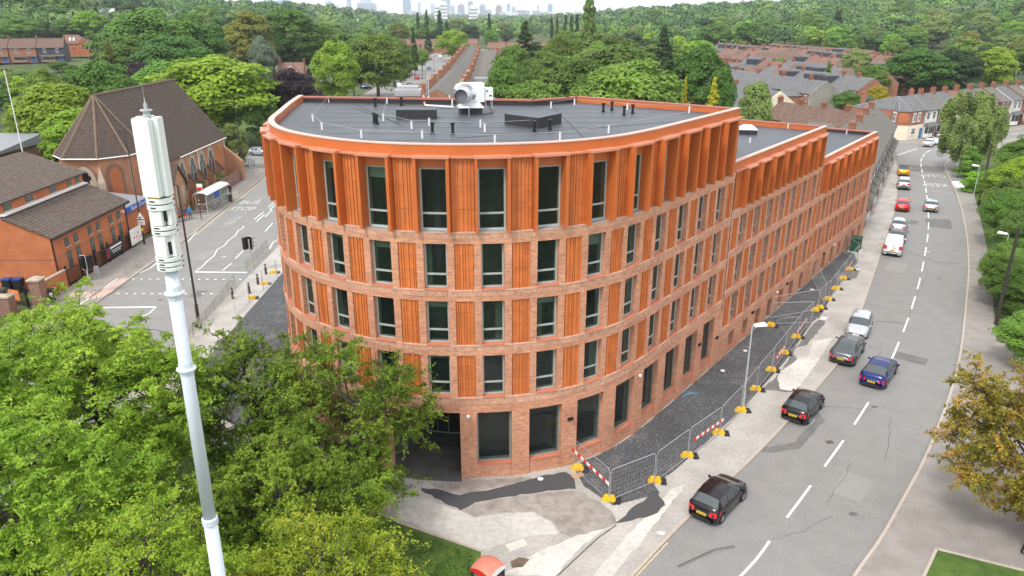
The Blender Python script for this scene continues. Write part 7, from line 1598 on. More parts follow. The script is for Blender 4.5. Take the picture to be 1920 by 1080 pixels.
for k, q in enumerate(((499, 514), (484, 533), (468, 550), (437, 560))):
    b = G(*q); t = thing('bollard', 'dark tapered bollard behind the site fence left of the building, %s from the far end' % ORD[k], 'bollard', (b[0], b[1], 0), 0, 'dark bollards left of the building'); m = MB(); m.lathe(0, 0, [(.13, 0), (.12, .5), (.09, 1.0), (.04, 1.1)], 8); m.build('body', RUST, t); m = MB(); m.cyl(0, 0, .8, .87, .11, 8); m.build('band', LGR, t)
# bus shelter
b = G(390, 400); e = G(428, 378); t = thing('bus_shelter', 'glazed bus shelter with an arched pale roof on the church side pavement', 'bus shelter', (b[0], b[1], 0), math.atan2(e[1]-b[1], e[0]-b[0])); Ls = math.dist(b, e)
m = MB()
for k in range(4): m.box(Ls*k/3-.04, -.04, 0, Ls*k/3+.04, .04, 2.4); 
for x in (0, Ls): m.box(x-.04, 1.3, 0, x+.04, 1.38, 2.4); m.box(x-.03, .04, 1.2, x+.03, 1.3, 1.26); m.box(x-.03, .04, .3, x+.03, 1.3, .36)
m.box(0, -.03, .3, Ls, .03, .36); m.box(0, -.03, 1.25, Ls, .03, 1.31); m.box(0, -.03, 2.3, Ls, .03, 2.4); m.build('frame', LGR, t)
m = MB(); n = 6
for k in range(n): a0_, a1_ = math.pi*k/n, math.pi*(k+1)/n; p0, p1 = (-math.cos(a0_)*.95+.65, 2.4+.32*math.sin(a0_)), (-math.cos(a1_)*.95+.65, 2.4+.32*math.sin(a1_)); m.hexa([(-.3, p0[0], p0[1]), (Ls+.3, p0[0], p0[1]), (Ls+.3, p1[0], p1[1]), (-.3, p1[0], p1[1]), (-.3, p0[0], p0[1]+.04), (Ls+.3, p0[0], p0[1]+.04), (Ls+.3, p1[0], p1[1]+.04), (-.3, p1[0], p1[1]+.04)])
m.build('roof', plain('shelter_roof', (.62, .62, .62), .35, .06, 2), t); m = MB(); m.box(.05, -.008, .4, Ls-.05, .008, 2.28); m.build('glazing', glassm('shelter_glass', (.25, .25, .25), .6), t); m = MB(); m.box(Ls*.38, -.02, 1.35, Ls*.62, .02, 2.25); m.build('timetable', BLU, t); m = MB(); m.box(.3, .9, .45, Ls-.3, 1.25, .5); m.build('bench', RDB, t)
# people
SKIN = plain('skin', (.45, .28, .2), .6, .05); HAIR = plain('hair_dark', (.02, .015, .012), .7); 
def person(b, label, ang, top, legs, hair=HAIR, hgt=1.75, stride=.28, logo=None, bald=False):
    s = hgt/1.75; J = {'pel': (0, 0, .95), 'sp': (0, .01, 1.2), 'ch': (0, .0, 1.38), 'nk': (0, 0, 1.5), 'hd': (0, -.02, 1.62), 'ht': (0, -.01, 1.74), 'hl': (-.09, 0, .9), 'kl': (-.10, -stride*.5, .5), 'al': (-.10, -stride*.55, .09), 'tl': (-.10, -stride*.55-.17, .04), 'hr': (.09, 0, .9), 'kr': (.10, stride*.15, .49), 'ar': (.10, stride*.9, .13), 'tr': (.10, stride*.9-.15, .04),
        'sl': (-.18, 0, 1.43), 'el': (-.24, .05, 1.14), 'wl': (-.23, -.1, .90), 'fl': (-.22, -.15, .80), 'sr': (.18, 0, 1.43), 'er': (.24, .02, 1.14), 'wr': (.22, -.12, .92), 'fr': (.21, -.17, .83)}
    Ed = [('pel', 'sp'), ('sp', 'ch'), ('ch', 'nk'), ('nk', 'hd'), ('hd', 'ht'), ('pel', 'hl'), ('hl', 'kl'), ('kl', 'al'), ('al', 'tl'), ('pel', 'hr'), ('hr', 'kr'), ('kr', 'ar'), ('ar', 'tr'), ('ch', 'sl'), ('sl', 'el'), ('el', 'wl'), ('wl', 'fl'), ('ch', 'sr'), ('sr', 'er'), ('er', 'wr'), ('wr', 'fr')]
    R_ = {'pel': .15, 'sp': .14, 'ch': .17, 'nk': .06, 'hd': .095, 'ht': .07, 'hl': .10, 'kl': .065, 'al': .045, 'tl': .04, 'hr': .10, 'kr': .065, 'ar': .045, 'tr': .04, 'sl': .08, 'el': .052, 'wl': .038, 'fl': .03, 'sr': .08, 'er': .052, 'wr': .038, 'fr': .03}
    ks = list(J); me = bpy.data.meshes.new('body'); me.from_pydata([tuple(c*s for c in J[k]) for k in ks], [(ks.index(a), ks.index(c)) for a, c in Ed], [])
    o = bpy.data.objects.new('body', me); COL.objects.link(o); md = o.modifiers.new('skin', 'SKIN'); ss = o.modifiers.new('sub', 'SUBSURF'); ss.levels = ss.render_levels = 1
    for i, k in enumerate(ks): sv = me.skin_vertices[0].data[i]; sv.radius = (R_[k]*s, R_[k]*s*(.72 if k in ('pel', 'sp', 'ch') else 1)); sv.use_root = (k == 'pel')
    bpy.context.view_layer.update(); m2 = bpy.data.meshes.new_from_object(o.evaluated_get(bpy.context.evaluated_depsgraph_get())); bpy.data.objects.remove(o)
    m2.materials.clear(); [m2.materials.append(x) for x in (SKIN, top, legs, hair, BLK)]
    for p in m2.polygons:
        c = p.center; z = c.z/s; p.use_smooth = True
        p.material_index = 4 if z < .1 else 2 if z < .98 and abs(c.x) < .19*s else 0 if (z < .93) else 1 if z < 1.52 else (3 if (c.y > -.035 or z > 1.70) and not bald else 0)
    t = thing('person', label, 'person', (b[0], b[1], 0), ang); ob = bpy.data.objects.new('body', m2); COL.objects.link(ob); ob.parent = t
    if logo:
        q = MB(); q.box(-.14*s, .135*s, 1.2*s, .14*s, .15*s, 1.38*s); q.build('back_print', WHB, t)
    return t
emit_free('cloth_blue', (.06, .22, .5), .8); emit_free('cloth_navy', (.02, .03, .09), .8); emit_free('cloth_red', (.5, .02, .03), .8); emit_free('cloth_black', (.012, .012, .014), .8); emit_free('cloth_teal', (.02, .10, .16), .8)
b = G(358, 412); person(b, 'person in a bright blue jacket and dark trousers walking away along the pavement', 0.1, MATS['cloth_blue'], MATS['cloth_navy'], plain('hair_grey', (.3, .28, .25), .8)); b = G(349, 412); person(b, 'person in a dark top and red trousers walking beside the blue jacket', 0.1, MATS['cloth_teal'], MATS['cloth_red'], hgt=1.62)
b = G(433, 368); person(b, 'person in black with a white print on the back standing behind the litter bin', 0.25, MATS['cloth_black'], MATS['cloth_black'], logo=True, stride=.08)
b = G(1918, 1042); person(b, 'person in dark clothes at the right edge under the copper tree', 1.2, MATS['cloth_black'], MATS['cloth_black'], stride=.1)
b = G(433, 378); t = thing('litter_bin', 'brown litter bin on the pavement in front of the person in black', 'bin', (b[0], b[1], 0)); m = MB(); m.lathe(0, 0, [(.26, 0), (.28, .9), (.3, .95), (.2, 1.0)], 10); m.build('body', BARK, t); m = MB(); m.box(-.15, -.3, .7, .15, -.27, .85); m.build('slot', BLK, t)
# gate, piers and bins at the left edge
def pier(b, w_, Hh, label, ball=False):
    t = thing('gate_pier', label, 'gate pier', (b[0], b[1], 0)); m = MB(); m.box(-w_/2, -w_/2, 0, w_/2, w_/2, Hh); m.build('shaft', BR_DK, t); m = MB(); m.box(-w_/2-.1, -w_/2-.1, Hh, w_/2+.1, w_/2+.1, Hh+.14)
    m.hexa([(-w_/2-.06, -w_/2-.06, Hh+.14), (w_/2+.06, -w_/2-.06, Hh+.14), (w_/2+.06, w_/2+.06, Hh+.14), (-w_/2-.06, w_/2+.06, Hh+.14), (-.2, -.2, Hh+.32), (.2, -.2, Hh+.32), (.2, .2, Hh+.32), (-.2, .2, Hh+.32)]); m.build('cap', STO, t)
    if ball: m = MB(); m.ball(0, 0, Hh+.6, .3, 10); m.build('ball_finial', RUST, t)
pier(G(78, 572), .95, 2.4, 'tall square brick gate pier with a stone cap left of the black bin'); pier(G(18, 588), .95, 1.6, 'lower brick gate pier with a dark stone ball', True)
q0 = G(82, 565); t = thing('brick_wall', 'short brick wall running from the tall gate pier towards the hall', 'wall', (q0[0], q0[1], 0), math.radians(88)); m = MB(); m.box(0, -.12, 0, 3.8, .12, 1.7); m.build('wall', BR_HL, t); m = MB(); m.box(0, -.16, 1.7, 3.8, .16, 1.82); m.build('coping', STO, t)
def fence_run(P, Q, label, Hh=1.7, cat='fence', mat=BLK, sp=.13):
    P = np.array(P); Q = np.array(Q); L_ = float(np.linalg.norm(Q-P)); t = thing('iron_railings', label, cat, (P[0], P[1], 0), math.atan2(Q[1]-P[1], Q[0]-P[0])); m = MB(); n = int(L_/sp)
    for k in range(n+1): m.box(L_*k/n-.011, -.011, .05, L_*k/n+.011, .011, Hh)
    m.build('bars', mat, t); m = MB(); m.box(0, -.02, Hh-.2, L_, .02, Hh-.16); m.box(0, -.02, .15, L_, .02, .19); m.build('rails', mat, t)
    for k in range(int(L_/2.6)+1): m = MB(); m.box(2.6*k-.08, -.08, 0, 2.6*k+.08, .08, Hh+.25); m.ball(2.6*k, 0, Hh+.35, .1, 6); m.build('post', mat, t)
    return t
fence_run((-42.45, 67.6), (-42.45, 82.6), 'black iron railings along the pavement before the church hall'); fence_run((-43.2, 62.4), (-46.6, 63.6), 'black iron gate carrying the orange banner between the gate piers', 1.5, 'gate'); fence_run((-47.5, 64.2), (-53, 65.0), 'black railings left of the ball topped gate pier', 1.6)
t = thing('banner', 'bright orange and red banner tied to the iron gate', 'banner', (-44.9, 62.85, 0), math.radians(160)); m = MB(); m.box(-1.1, -.02, .55, 1.0, .02, 1.5); m.build('cloth', plain('banner_orange', (.85, .10, .02), .6, .4, 3, c2=(.8, .35, .12)), t)
t = thing('banner', 'black church banner with white lettering lines and a red end on the railings', 'banner', (-42.3, 74.6, 0), math.radians(90)); m = MB(); m.box(0, -.03, .45, 3.6, .0, 1.7); m.build('cloth', BAN, t); m = MB(); m.box(.9, -.04, 1.30, 3.3, -.031, 1.50); m.box(1.1, -.04, 1.0, 3.2, -.031, 1.07); m.box(1.3, -.04, .78, 3.0, -.031, .85); m.build('lettering', WHB, t); m = MB(); m.box(0, -.042, .45, .7, -.031, 1.5); m.build('red_end', BRD, t)
t = thing('banner', 'white banner board with small drawings right of the black banner', 'banner', (-42.3, 80.0, 0), math.radians(90)); m = MB(); m.box(0, -.03, .3, 2.8, .0, 2.1); m.build('board', WHB, t); m = MB()
for x in (.7, 1.2, 1.7, 2.1): m.box(x, -.036, 1.0+.3*math.sin(x*5), x+.18, -.031, 1.25+.3*math.sin(x*5))
m.build('drawing', RDB, t)
def wbin(b, label, mat, lid, ang=0.0, s=1.0):
    t = thing('wheelie_bin', label, 'bin', (b[0], b[1], 0), ang); m = MB(); m.hexa([(-.28*s, -.3*s, .08), (.28*s, -.3*s, .08), (.28*s, .3*s, .08), (-.28*s, .3*s, .08), (-.36*s, -.4*s, 1.15*s), (.36*s, -.4*s, 1.15*s), (.36*s, .4*s, 1.15*s), (-.36*s, .4*s, 1.15*s)]); m.build('body', mat, t); m = MB(); m.box(-.38*s, -.42*s, 1.15*s, .38*s, .42*s, 1.25*s); m.build('lid', lid, t)
    m = MB(); m.tube([(-.36*s, .3*s, .1), (.36*s, .3*s, .1)], .1, 8); m.build('wheels', BLK, t); return t
t = wbin(G(96, 566), 'black bin with a white label against the short brick wall', BINB, BINB, .3, .95); m = MB(); m.box(.1, -.42, .7, .36, -.38, 1.0); m.build('label', WHB, t)
wbin(G(18, 545), 'dark bin with a blue lid behind the railings, left one', BINB, BINL, .1); wbin(G(38, 545), 'dark bin with a blue lid behind the railings, right one', BINB, BINL, .1)
b = G(183, 520); t = thing('control_box', 'small grey roadside control box by the hall railings', 'cabinet', (b[0], b[1], 0)); m = MB(); m.box(-.2, -.15, 0, .2, .15, 1.1); m.build('body', LGR, t); m = MB(); m.box(-.22, -.17, 1.1, .22, .17, 1.15); m.build('lid', LGR, t)
# site fence
FP = [G(1073, 879), G(1142, 941), G(1228, 906), G(1290, 858), G(1349, 815), G(1389, 771), G(1418, 733), G(1447, 697), G(1471, 665), G(1495, 634), G(1523, 604)]
FP2 = [G(1533, 582), G(1553, 563), G(1568, 543), G(1582, 524), G(1607, 492)]
emit_free('wire_light', (.5, .5, .5), .7)
def heras(P, Q, label, sp=.32):
    P = np.array(P); Q = np.array(Q); L_ = float(np.linalg.norm(Q-P))-.06; t = thing('mesh_fence', label, 'fence', (P[0], P[1], 0), math.atan2(Q[1]-P[1], Q[0]-P[0]), 'steel site fence panels'); m = MB(); z0, z1 = .12, 2.0; r = .021
    m.tube([(.03, 0, 0), (.03, 0, z1-.15), (.09, 0, z1-.04), (.2, 0, z1), (L_-.2, 0, z1), (L_-.09, 0, z1-.04), (L_-.03, 0, z1-.15), (L_-.03, 0, 0)], r, 6); m.tube([(.03, 0, z0), (L_-.03, 0, z0)], r, 6); m.build('frame', GAL, t)
    m = MB(); n = int(L_/.2)
    for k in range(1, n): m.box(L_*k/n-.001, -.001, z0, L_*k/n+.001, .001, z1)
    for k in range(1, 7): m.box(.03, -.0015, z0+k*.27, L_-.03, .0015, z0+k*.27+.003)
    m.build('wire_mesh', 'wire_light', t)
for i in range(len(FP)-1): heras(FP[i], FP[i+1], 'steel mesh site fence panel, %s from the front corner along the right-hand pavement' % ORD[i])
for i in range(len(FP2)-1): heras(FP2[i], FP2[i+1], 'steel mesh site fence panel of the far run, %s from its near end' % ORD[i])
heras(G(1441, 609), G(1522, 607), 'steel fence panel standing across the gravel to the building'); heras(F(17.9, .3, 0)[:2], G(1533, 582), 'steel fence panel closing the far side of the gravel opening'); heras(F(30.0, .3, 0)[:2], G(1545, 572), 'thin fence panel reaching back to the far block'); heras(F(41.2, .3, 0)[:2], G(1607, 492), 'last fence panel reaching back to the building near the green cabinet')
LF = [(-23.0, 73.5), (-23.3, 70.2), (-23.6, 66.8), (-23.8, 63.4), (-23.9, 60.0)]
for i in range(4): heras(LF[i], LF[i+1], 'steel mesh fence panel left of the curved building, %s from the far end' % ORD[i])
feet = [(1083, 880, 'in the front corner by the cardboard'), (1142, 938, 'nearest the camera at the fence corner'), (1228, 903, 'before the bare concrete patch'), (1289, 856, 'beneath the left end of the second red and white board'), (1348, 813, 'beneath the right end of the second red and white board'), (1389, 771, 'at the foot of the grey lamp post'), (1417, 731, 'first beyond the lamp post'), (1446, 695, 'second beyond the lamp post'), (1470, 663, 'third beyond the lamp post'), (1493, 633, 'fourth beyond the lamp post'),
        (1445, 611, 'alone on the gravel close to the wall'), (1528, 583, 'left one of the pair at the gap in the fence'), (1537, 578, 'right one of the pair at the gap in the fence'), (1552, 562, 'first of the far run of fence'), (1567, 542, 'second of the far run of fence'), (1581, 523, 'third of the far run of fence'), (1593, 506, 'last of the far run of fence')]
def foot(b, lb, ang):
    t = thing('ballast_block', 'yellow ballast block '+lb, 'ballast block', (b[0], b[1], 0), ang, 'yellow ballast blocks of the site fence'); m = MB()
    m.hexa([(-.40, -.16, 0), (.40, -.16, 0), (.40, .16, 0), (-.40, .16, 0), (-.24, -.12, .30), (.24, -.12, .30), (.24, .12, .30), (-.24, .12, .30)]); m.build('block', YEL, t)
    m = MB(); m.box(-.12, -.20, .10, .12, -.14, .24); m.box(-.12, .14, .10, .12, .20, .24); m.build('grip', YEL, t); m = MB(); m.box(.3, -.3, 0, .62, .3, .09); m.build('rubber_base', 'trim_black', t)
for x, y, lb in feet: foot(G(x, y), lb, -.4+.1*(x % 5))
for k, q in enumerate(((513, 512), (496, 533), (472, 560))): foot(G(*q), 'left of the curved building, %s from the far end' % ORD[k], .3)
def board(P, Q, z0, z1, label):
    P = np.array(P); Q = np.array(Q); L_ = float(np.linalg.norm(Q-P)); d = (Q-P)/L_; t = thing('barrier_board', label, 'barrier board', (P[0]+d[1]*.06, P[1]-d[0]*.06, 0), math.atan2(Q[1]-P[1], Q[0]-P[0])); n = max(4, int(L_/.28)); 
    m = MB(); m.hexa([(0, -.02, z0), (L_, -.02, z1), (L_, .01, z1), (0, .01, z0), (0, -.02, z0+.17), (L_, -.02, z1+.17), (L_, .01, z1+.17), (0, .01, z0+.17)]); 
    for k in range(0, n, 2):
        a, c = L_*k/n, L_*(k+1)/n; za, zc = z0+(z1-z0)*a/L_, z0+(z1-z0)*c/L_; m.hexa([(a, -.026, za+.005), (c, -.026, zc+.005), (c, .016, zc+.005), (a, .016, za+.005), (a, -.026, za+.175), (c, -.026, zc+.175), (c, .016, zc+.175), (a, .016, za+.175)])
    m.mi = [0]*6+[1]*(len(m.mi)-6); m.build('plank', [WHB, RDB], t)
board(FP[0], FP[1], 1.25, 1.05, 'long red and white striped board on the front corner fence'); board(G(1296, 853), G(1352, 813), .95, .95, 'red and white striped board on the fence before the lamp post'); board(G(1450, 694), G(1468, 669), .75, .9, 'small red and white board on the fence beyond the lamp post'); board(G(1489, 642), G(1508, 619), .7, .9, 'red and white board on the fence near the gravel opening'); board(G(1583, 521), G(1594, 506), .6, .8, 'tiny far red and white board on the last fence run')
b = G(1083, 892); m = MB(); m.obox(b[0], b[1], .01, .7, .4, .02, .5); tagm(m.build('cardboard_sheet', plain('cardboard', (.45, .28, .17), .9)), 'flattened brown cardboard lying under the front corner fence', 'cardboard')
m = MB(); pa = [G(*q) for q in ((1281, 743), (1290, 739), (1300, 738), (1308, 742))]; m.tube([(x, y, .04) for x, y in pa], .035, 6); tagm(m.build('blue_pipe', plain('pipe_blue', (.05, .35, .6), .5)), 'short length of blue pipe sticking out of the gravel', 'pipe')
b = G(1603, 470); t = thing('utility_cabinet', 'dark green utility cabinet on the pavement at the far end of the site', 'cabinet', (b[0], b[1], 0), .95); m = MB(); m.box(-.75, -.45, 0, .75, .45, 1.45); m.build('body', GRD_, t); m = MB(); m.box(-.8, -.5, 1.45, .8, .5, 1.55); m.build('lid', GRD_, t); m = MB(); m.box(-.95, -.65, 0, .95, .65, .06); m.build('plinth', PAVL, t); m = MB(); m.box(-.012, -.46, .1, .012, -.45, 1.4); m.build('door_seam', 'trim_black', t)
m = MB(); pts2 = [G(1805, 316), G(1812, 322), G(1820, 325), G(1828, 326)]
t = thing('plastic_fence', 'teal plastic barrier fence at the foot of the birch', 'fence', (pts2[0][0], pts2[0][1], 0)); 
for i in range(3): (x0_, y0_), (x1_, y1_) = pts2[i], pts2[i+1]; m.hexa([(x0_, y0_, .1), (x1_, y1_, .1), (x1_, y1_+.05, .1), (x0_, y0_+.05, .1), (x0_, y0_, 1.1), (x1_, y1_, 1.1), (x1_, y1_+.05, 1.1), (x0_, y0_+.05, 1.1)])
m.build('panel', TEAL, t, True); m = MB(); [m.cyl(x_, y_, 0, 1.2, .05, 6) for x_, y_ in pts2]; m.build('post', TEAL, t, True)
# phone kiosk at the bottom edge
kz = 2.35; b = G(915, 1052, kz); t = thing('phone_kiosk', 'phone kiosk with a faded red domed roof at the bottom edge', 'phone box', (b[0], b[1]-.1, 0), math.radians(-38)); s = .47
m = MB()
for x in (-s, s):
    for y in (-s, s): m.box(x-.05, y-.05, 0, x+.05, y+.05, kz-.35)
m.build('frame', 'trim_black', t)
m = MB(); m.box(-s+.05, -s-.01, .2, s-.05, -s+.01, kz-.35); m.build('glass_side', plain('kiosk_blue_panel', (.14, .20, .27), .3, .1), t); m = MB(); m.box(s-.01, -s+.05, .2, s+.01, s-.05, kz-.35); ad = m.build('poster_side', BAN, t); m = MB(); m.box(s+.01, -s+.1, kz-.75, s+.02, s-.1, kz-.6); m.box(s+.01, -.2, kz-1.3, s+.02, .0, kz-.8, 1); m.box(s+.01, .1, kz-1.3, s+.02, .3, kz-.9); m.build('poster_print', [plain('poster_crimson', (.45, .01, .06), .5), WHB], ad)
m = MB(); m.box(-s+.04, s-.01, .1, s-.04, s+.01, kz-.35); m.box(-s-.01, -s+.04, .1, -s+.01, s-.04, kz-.35); m.build('rear_panels', 'trim_black', t)
m = MB(); n = 8; e_ = s+.07
def dome(u, v): return kz-.12+.20*(1-u*u)*.8+.2*(1-v*v)*.8-.10
for i in range(n):
    for j in range(n): u0, u1, v0, v1 = [-1+2*k/n for k in (i, i+1, j, j+1)]; m.quad((u0*e_, v0*e_, dome(u0, v0)), (u1*e_, v0*e_, dome(u1, v0)), (u1*e_, v1*e_, dome(u1, v1)), (u0*e_, v1*e_, dome(u0, v1)))
m.build('domed_roof', plain('faded_red_roof', (.58, .20, .14), .6, .15, 3), t, smooth=True)
for k, mt_ in ((0, RDB), (1, WHB), (2, RDB), (3, RDB)):
    m = MB(); P_ = []
    for q in range(n+1): u = -1+2*q/n; P_.append((u*e_, -e_, dome(u, 1)))
    pl = P_+[(e_, -e_, kz-.36), (-e_, -e_, kz-.36)]; R_ = Matrix.Rotation(k*math.pi/2, 3, 'Z'); m.poly([tuple(R_ @ Vector(p)) for p in pl][::-1]); m.build('fascia', mt_, t)
# ----------------------------------------------------------------- roof equipment
RZf = 18.3
def rp_(px, py, z=RZf): return G(px, py, z)
vents = [(673, 183), (665, 268/6+178), (701, 200+27), (707, 230), (811, 248), (848, 251), (752+2, 194), (1002, 246), (1031, 242), (1131, 210), (1147, 207), (1170, 216), (1186, 213)]
vents = [(704, 200), (702, 230), (707, 233), (811, 250), (849, 251), (753, 198), (1002, 247), (1031, 244), (1131, 210), (1147, 207), (1170, 216), (1186, 213)]
for i, q in enumerate(vents):
    b = rp_(*q); t = thing('roof_vent', 'short black vent pipe on the main roof, %s' % ['behind the left upstand, first', 'left of the left upstand, nearer', 'left of the left upstand, farther pair', 'left one before the duct unit', 'right one before the duct unit', 'by the louvred box, sixth', 'before the right upstand, left', 'before the right upstand, right', 'in the far right group, ninth', 'in the far right group, tenth', 'in the far right group, eleventh', 'in the far right group, twelfth'][i], 'vent', (b[0], b[1], RZf), 0, 'black vent pipes on the roof')
    m = MB(); m.cyl(0, 0, 0, .5, .085, 10); m.cyl(0, 0, 0, .08, .13, 10); m.build('pipe', BLK, t); m = MB(); m.cyl(0, 0, .5, .62, .125, 10); m.build('cap', BLK, t)
posts = [(617, 192), (587, 228), (604, 244), (678, 259), (726, 194), (719, 227), (772, 242), (792, 260), (805, 236), (901, 239), (909, 247), (928, 269), (1020, 238), (1050, 263), (1033, 203), (1077, 197), (1141, 250), (1176, 206), (1292, 212), (843, 190), (848, 198), (804, 191)]
posts = [p for p in posts]; pw = []
for i, q in enumerate(posts):
    b = rp_(*q); pw.append(b); t = thing('cable_post', 'white post carrying the safety cable on the main flat roof, %s from the left' % ORD[i], 'post', (b[0], b[1], RZf), 0, 'white cable posts on the roof'); m = MB(); m.cyl(0, 0, 0, .42, .055, 8); m.build('post', WHT, t); m = MB(); m.box(-.07, -.03, .42, .07, .03, .47); m.build('clip', LGR, t)
for chain, lb in (([(617, 192), (587, 228), (604, 244), (678, 259), (792, 264), (928, 269), (1050, 263), (1141, 250), (1292, 222)], 'long pale safety cable round the front of the roof'), ([(617, 192), (726, 194), (719, 227), (772, 240), (909, 244), (1020, 238), (1060, 230)], 'pale safety cable round the roof plant'), ([(1033, 203), (1077, 197), (1176, 206), (1292, 212)], 'pale cable along the back of the roof')):
    m = MB(); P_ = [(*rp_(*q), RZf+.44) for q in chain]; m.tube(P_, .009, 4); tagm(m.build('safety_cable', WIRE), lb, 'cable')
def upst(P, h, lb):
    W_ = [rp_(*q) for q in P]; t = thing('roof_upstand', lb, 'rooflight base', (W_[0][0], W_[0][1], RZf)); m = MB(); m.prism(W_, RZf, RZf+h); m.build('sides', UPS, t, True); m = MB(); m.prism([(W_[0][0]+(x-W_[0][0])*1.0, y) for x, y in W_], RZf+h, RZf+h+.03); m.build('cover', ROF, t, True)
a_ = rp_(743, 223); c_ = rp_(819, 223); t = thing('roof_upstand', 'long low black upstand on the left part of the roof', 'rooflight base', (a_[0], a_[1], RZf)); W_ = [a_, c_, (c_[0]-.1, c_[1]+1.3), (a_[0]-.1, a_[1]+1.3)]
m = MB(); m.prism(W_, RZf, RZf+.55); m.build('sides', UPS, t, True); m = MB(); m.prism(W_, RZf+.55, RZf+.58); m.build('cover', ROF, t, True)
W_ = [G(946, 214, 18.9), G(1010, 222, 18.9), G(1053, 213, 18.9), G(996, 206.5, 18.9)]; t = thing('roof_upstand', 'large black box upstand right of the duct unit', 'rooflight base', (W_[0][0], W_[0][1], RZf)); m = MB(); m.prism(W_, RZf, RZf+.6); m.build('sides', UPS, t, True); m = MB(); m.prism(W_, RZf+.6, RZf+.63); m.build('cover', ROF, t, True)
# louvred box at the rear edge
b = rp_(765, 190); t = thing('louvred_box', 'silver louvred vent box on a black base at the rear parapet', 'vent box', (b[0], b[1]+.6, RZf)); m = MB(); m.box(-.95, -.5, 0, .95, .5, .35); m.build('base', UPS, t); m = MB(); m.box(-1.0, -.55, .35, 1.0, .55, .85); m.box(-.8, -.4, .85, .8, .4, 1.1); m.build('hood', ALU, t); m = MB(); [m.box(-.98, -.57, .42+.1*k, .98, -.55, .46+.1*k) for k in range(4)]; m.build('louvres', LGR, t)
m = MB(); p0, p1, p2 = rp_(794, 182), rp_(797, 200), rp_(851, 204); m.tube([(*p0, RZf+.5), (*p0, RZf+.1), (*p1, RZf+.1)], .09, 6, 0); m.tube([(*p1, RZf+.1), (*p2, RZf+.12)], .07, 6, 1); tagm(m.build('roof_pipe', [ORC, WHT]), 'pipe run from the red edge to the duct unit on the roof', 'pipe')
m = MB(); p0 = rp_(804, 186); m.tube([(*p0, RZf), (*p0, RZf+2.0)], .05, 6); o_ = tagm(m.build('roof_mast', LGR), 'thin grey pole standing at the rear parapet left of the duct unit', 'pole')
# big duct unit
b = rp_(884, 214); t = thing('duct_unit', 'white and galvanised fan unit with a big round duct mouth on the roof', 'ventilation unit', (b[0], b[1], RZf), math.radians(12))
m = MB(); m.box(-.75, .0, 0, .75, 1.5, .4); m.build('base', UPS, t); m = MB(); m.hexa([(-.8, -.1, .4), (.85, -.1, .4), (.85, 1.5, .4), (-.8, 1.5, .4), (-.3, .3, .75), (.6, .3, .75), (.6, 1.2, .75), (-.3, 1.2, .75)]); m.build('plinth_cap', WHT, t)
m = MB(); n = 20; k0 = 0
prof = [(-1.55, .46), (-1.15, .46), (-1.14, .50), (-1.08, .50), (-1.06, .46), (-.7, .46), (-.69, .49), (-.62, .49), (-.6, .46), (-.2, .46), (-.1, .60), (.15, .60)]
def duct(a): return None
for i, (l, r) in enumerate(prof):
    for k in range(n):
        th = 2*math.pi*k/n; m.v.append((-.15+l*.55, .35+l*.85, 1.28+r*math.cos(th)) if False else ( -.15+l*.42+ r*math.sin(th)*.9, .55+l*.9- r*math.sin(th)*.42, 1.25+r*math.cos(th)))
for i in range(len(prof)-1):
    for k in range(n): m.f.append((i*n+k, i*n+(k+1) % n, (i+1)*n+(k+1) % n, (i+1)*n+k)); m.mi.append(0)
m.build('round_duct', ALU, t, smooth=False)
m = MB(); k0 = 0
for k in range(n): th = 2*math.pi*k/n; l = -1.3; r = .44; m.v.append((-.15+l*.42+r*math.sin(th)*.9, .55+l*.9-r*math.sin(th)*.42, 1.25+r*math.cos(th)))
m.f.append(tuple(range(n))); m.mi.append(0); m.build('duct_inside', plain('duct_dark', (.12, .13, .14), .5), t)
m = MB(); m.box(-.35, .25, .75, .95, 1.5, 1.95); m.build('fan_box', WHT, t); m = MB(); m.tube([(-.38, .25, 1.35), (-.38, 1.5, 1.35)], .62, 16); m.build('fan_scroll', ALU, t)
m = MB(); m.box(.98, .35, .85, 1.55, .95, 1.65); m.build('control_cabinet', WHT, t); m = MB(); m.box(1.1, .33, 1.4, 1.2, .35, 1.5); m.box(1.3, .33, 1.1, 1.45, .35, 1.2); m.build('controls', BLK, t)
m = MB()
for q in ((-1.0, -.6), (-.3, -.9), (1.05, .4), (1.5, .4), (1.5, .9)): m.tube([(*q, 0), (*q, .85)], .03, 6)
m.tube([(-1.0, -.6, .55), (-.3, -.9, .55)], .03, 6); m.build('support_frame', GAL, t)
m = MB(); m.tube([(1.2, .6, .85), (1.3, .4, .4), (1.5, .1, .05), (.8, -.7, .04), (-.2, -.9, .04)], .03, 5); m.build('cable', BLK, t)
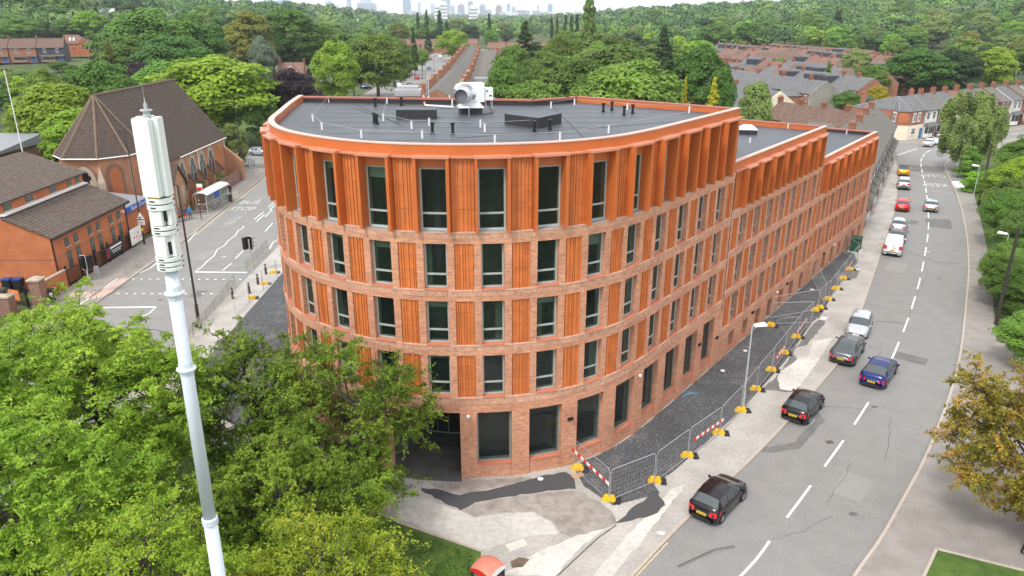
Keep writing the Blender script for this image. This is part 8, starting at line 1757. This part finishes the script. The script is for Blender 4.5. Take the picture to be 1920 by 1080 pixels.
# rooflight on the middle roof
b = G(1401, 250, 14.6); t = thing('rooflight', 'white domed rooflight on a dark base on the middle roof', 'rooflight', (b[0], b[1], 14.6), math.radians(-10)); m = MB(); m.box(-.75, -.75, 0, .75, .75, .4); m.build('base', UPS, t); m = MB(); m.hexa([(-.8, -.8, .4), (.8, -.8, .4), (.8, .8, .4), (-.8, .8, .4), (-.65, -.65, .55), (.65, -.65, .55), (.65, .65, .55), (-.65, .65, .55)]); m.hexa([(-.6, -.6, .55), (.6, -.6, .55), (.6, .6, .55), (-.6, .6, .55), (-.4, -.4, .72), (.4, -.4, .72), (.4, .4, .72), (-.4, .4, .72)]); m.build('dome', WHT, t)
for q, z, lb in (((1406, 268), 14.6, 'small white post on the middle roof near its outer edge'), ((1477, 241), 14.6, 'small white post on the middle roof near its far edge'), ((1545, 272), 11.65, 'small white post at the near corner of the lowest roof'), ((1587, 252), 11.65, 'small white post towards the far edge of the lowest roof')):
    b = G(*q, z); t = thing('cable_post', lb, 'post', (b[0], b[1], z), 0, 'white cable posts on the lower roofs'); m = MB(); m.cyl(0, 0, 0, .42, .055, 8); m.build('post', WHT, t); m = MB(); m.box(-.07, -.03, .42, .07, .03, .47); m.build('clip', LGR, t)
m = MB(); b = G(1376, 228, 18.2); mbox(m, 20.2, 20.6, .03, .06, .9, 1.5); m.build('red_wall_sign', RDB, APT, True)
# ----------------------------------------------------------------- haze
hb_ = MB(); hb_.box(-4200, -150, -40, 3200, 6400, 130); hz_m = bpy.data.materials.new('haze_air'); hz_m.use_nodes = True; t_ = hz_m.node_tree; t_.nodes.remove(t_.nodes['Principled BSDF']); pv = t_.nodes.new('ShaderNodeVolumePrincipled')
pv.inputs['Color'].default_value = (.80, .90, 1.0, 1); pv.inputs['Density'].default_value = .00012; t_.links.new(pv.outputs['Volume'], t_.nodes['Material Output'].inputs['Volume']); MATS['haze_air'] = hz_m
ho = hb_.build('haze', hz_m); ho['kind'] = 'stuff'; tagm(ho, 'thin summer haze over the whole view', 'haze')
for o in bpy.data.objects:
    if o.parent is None and o.get('label') and len(o['label'].split()) > 16: print('LONG', o.name, o['label'])
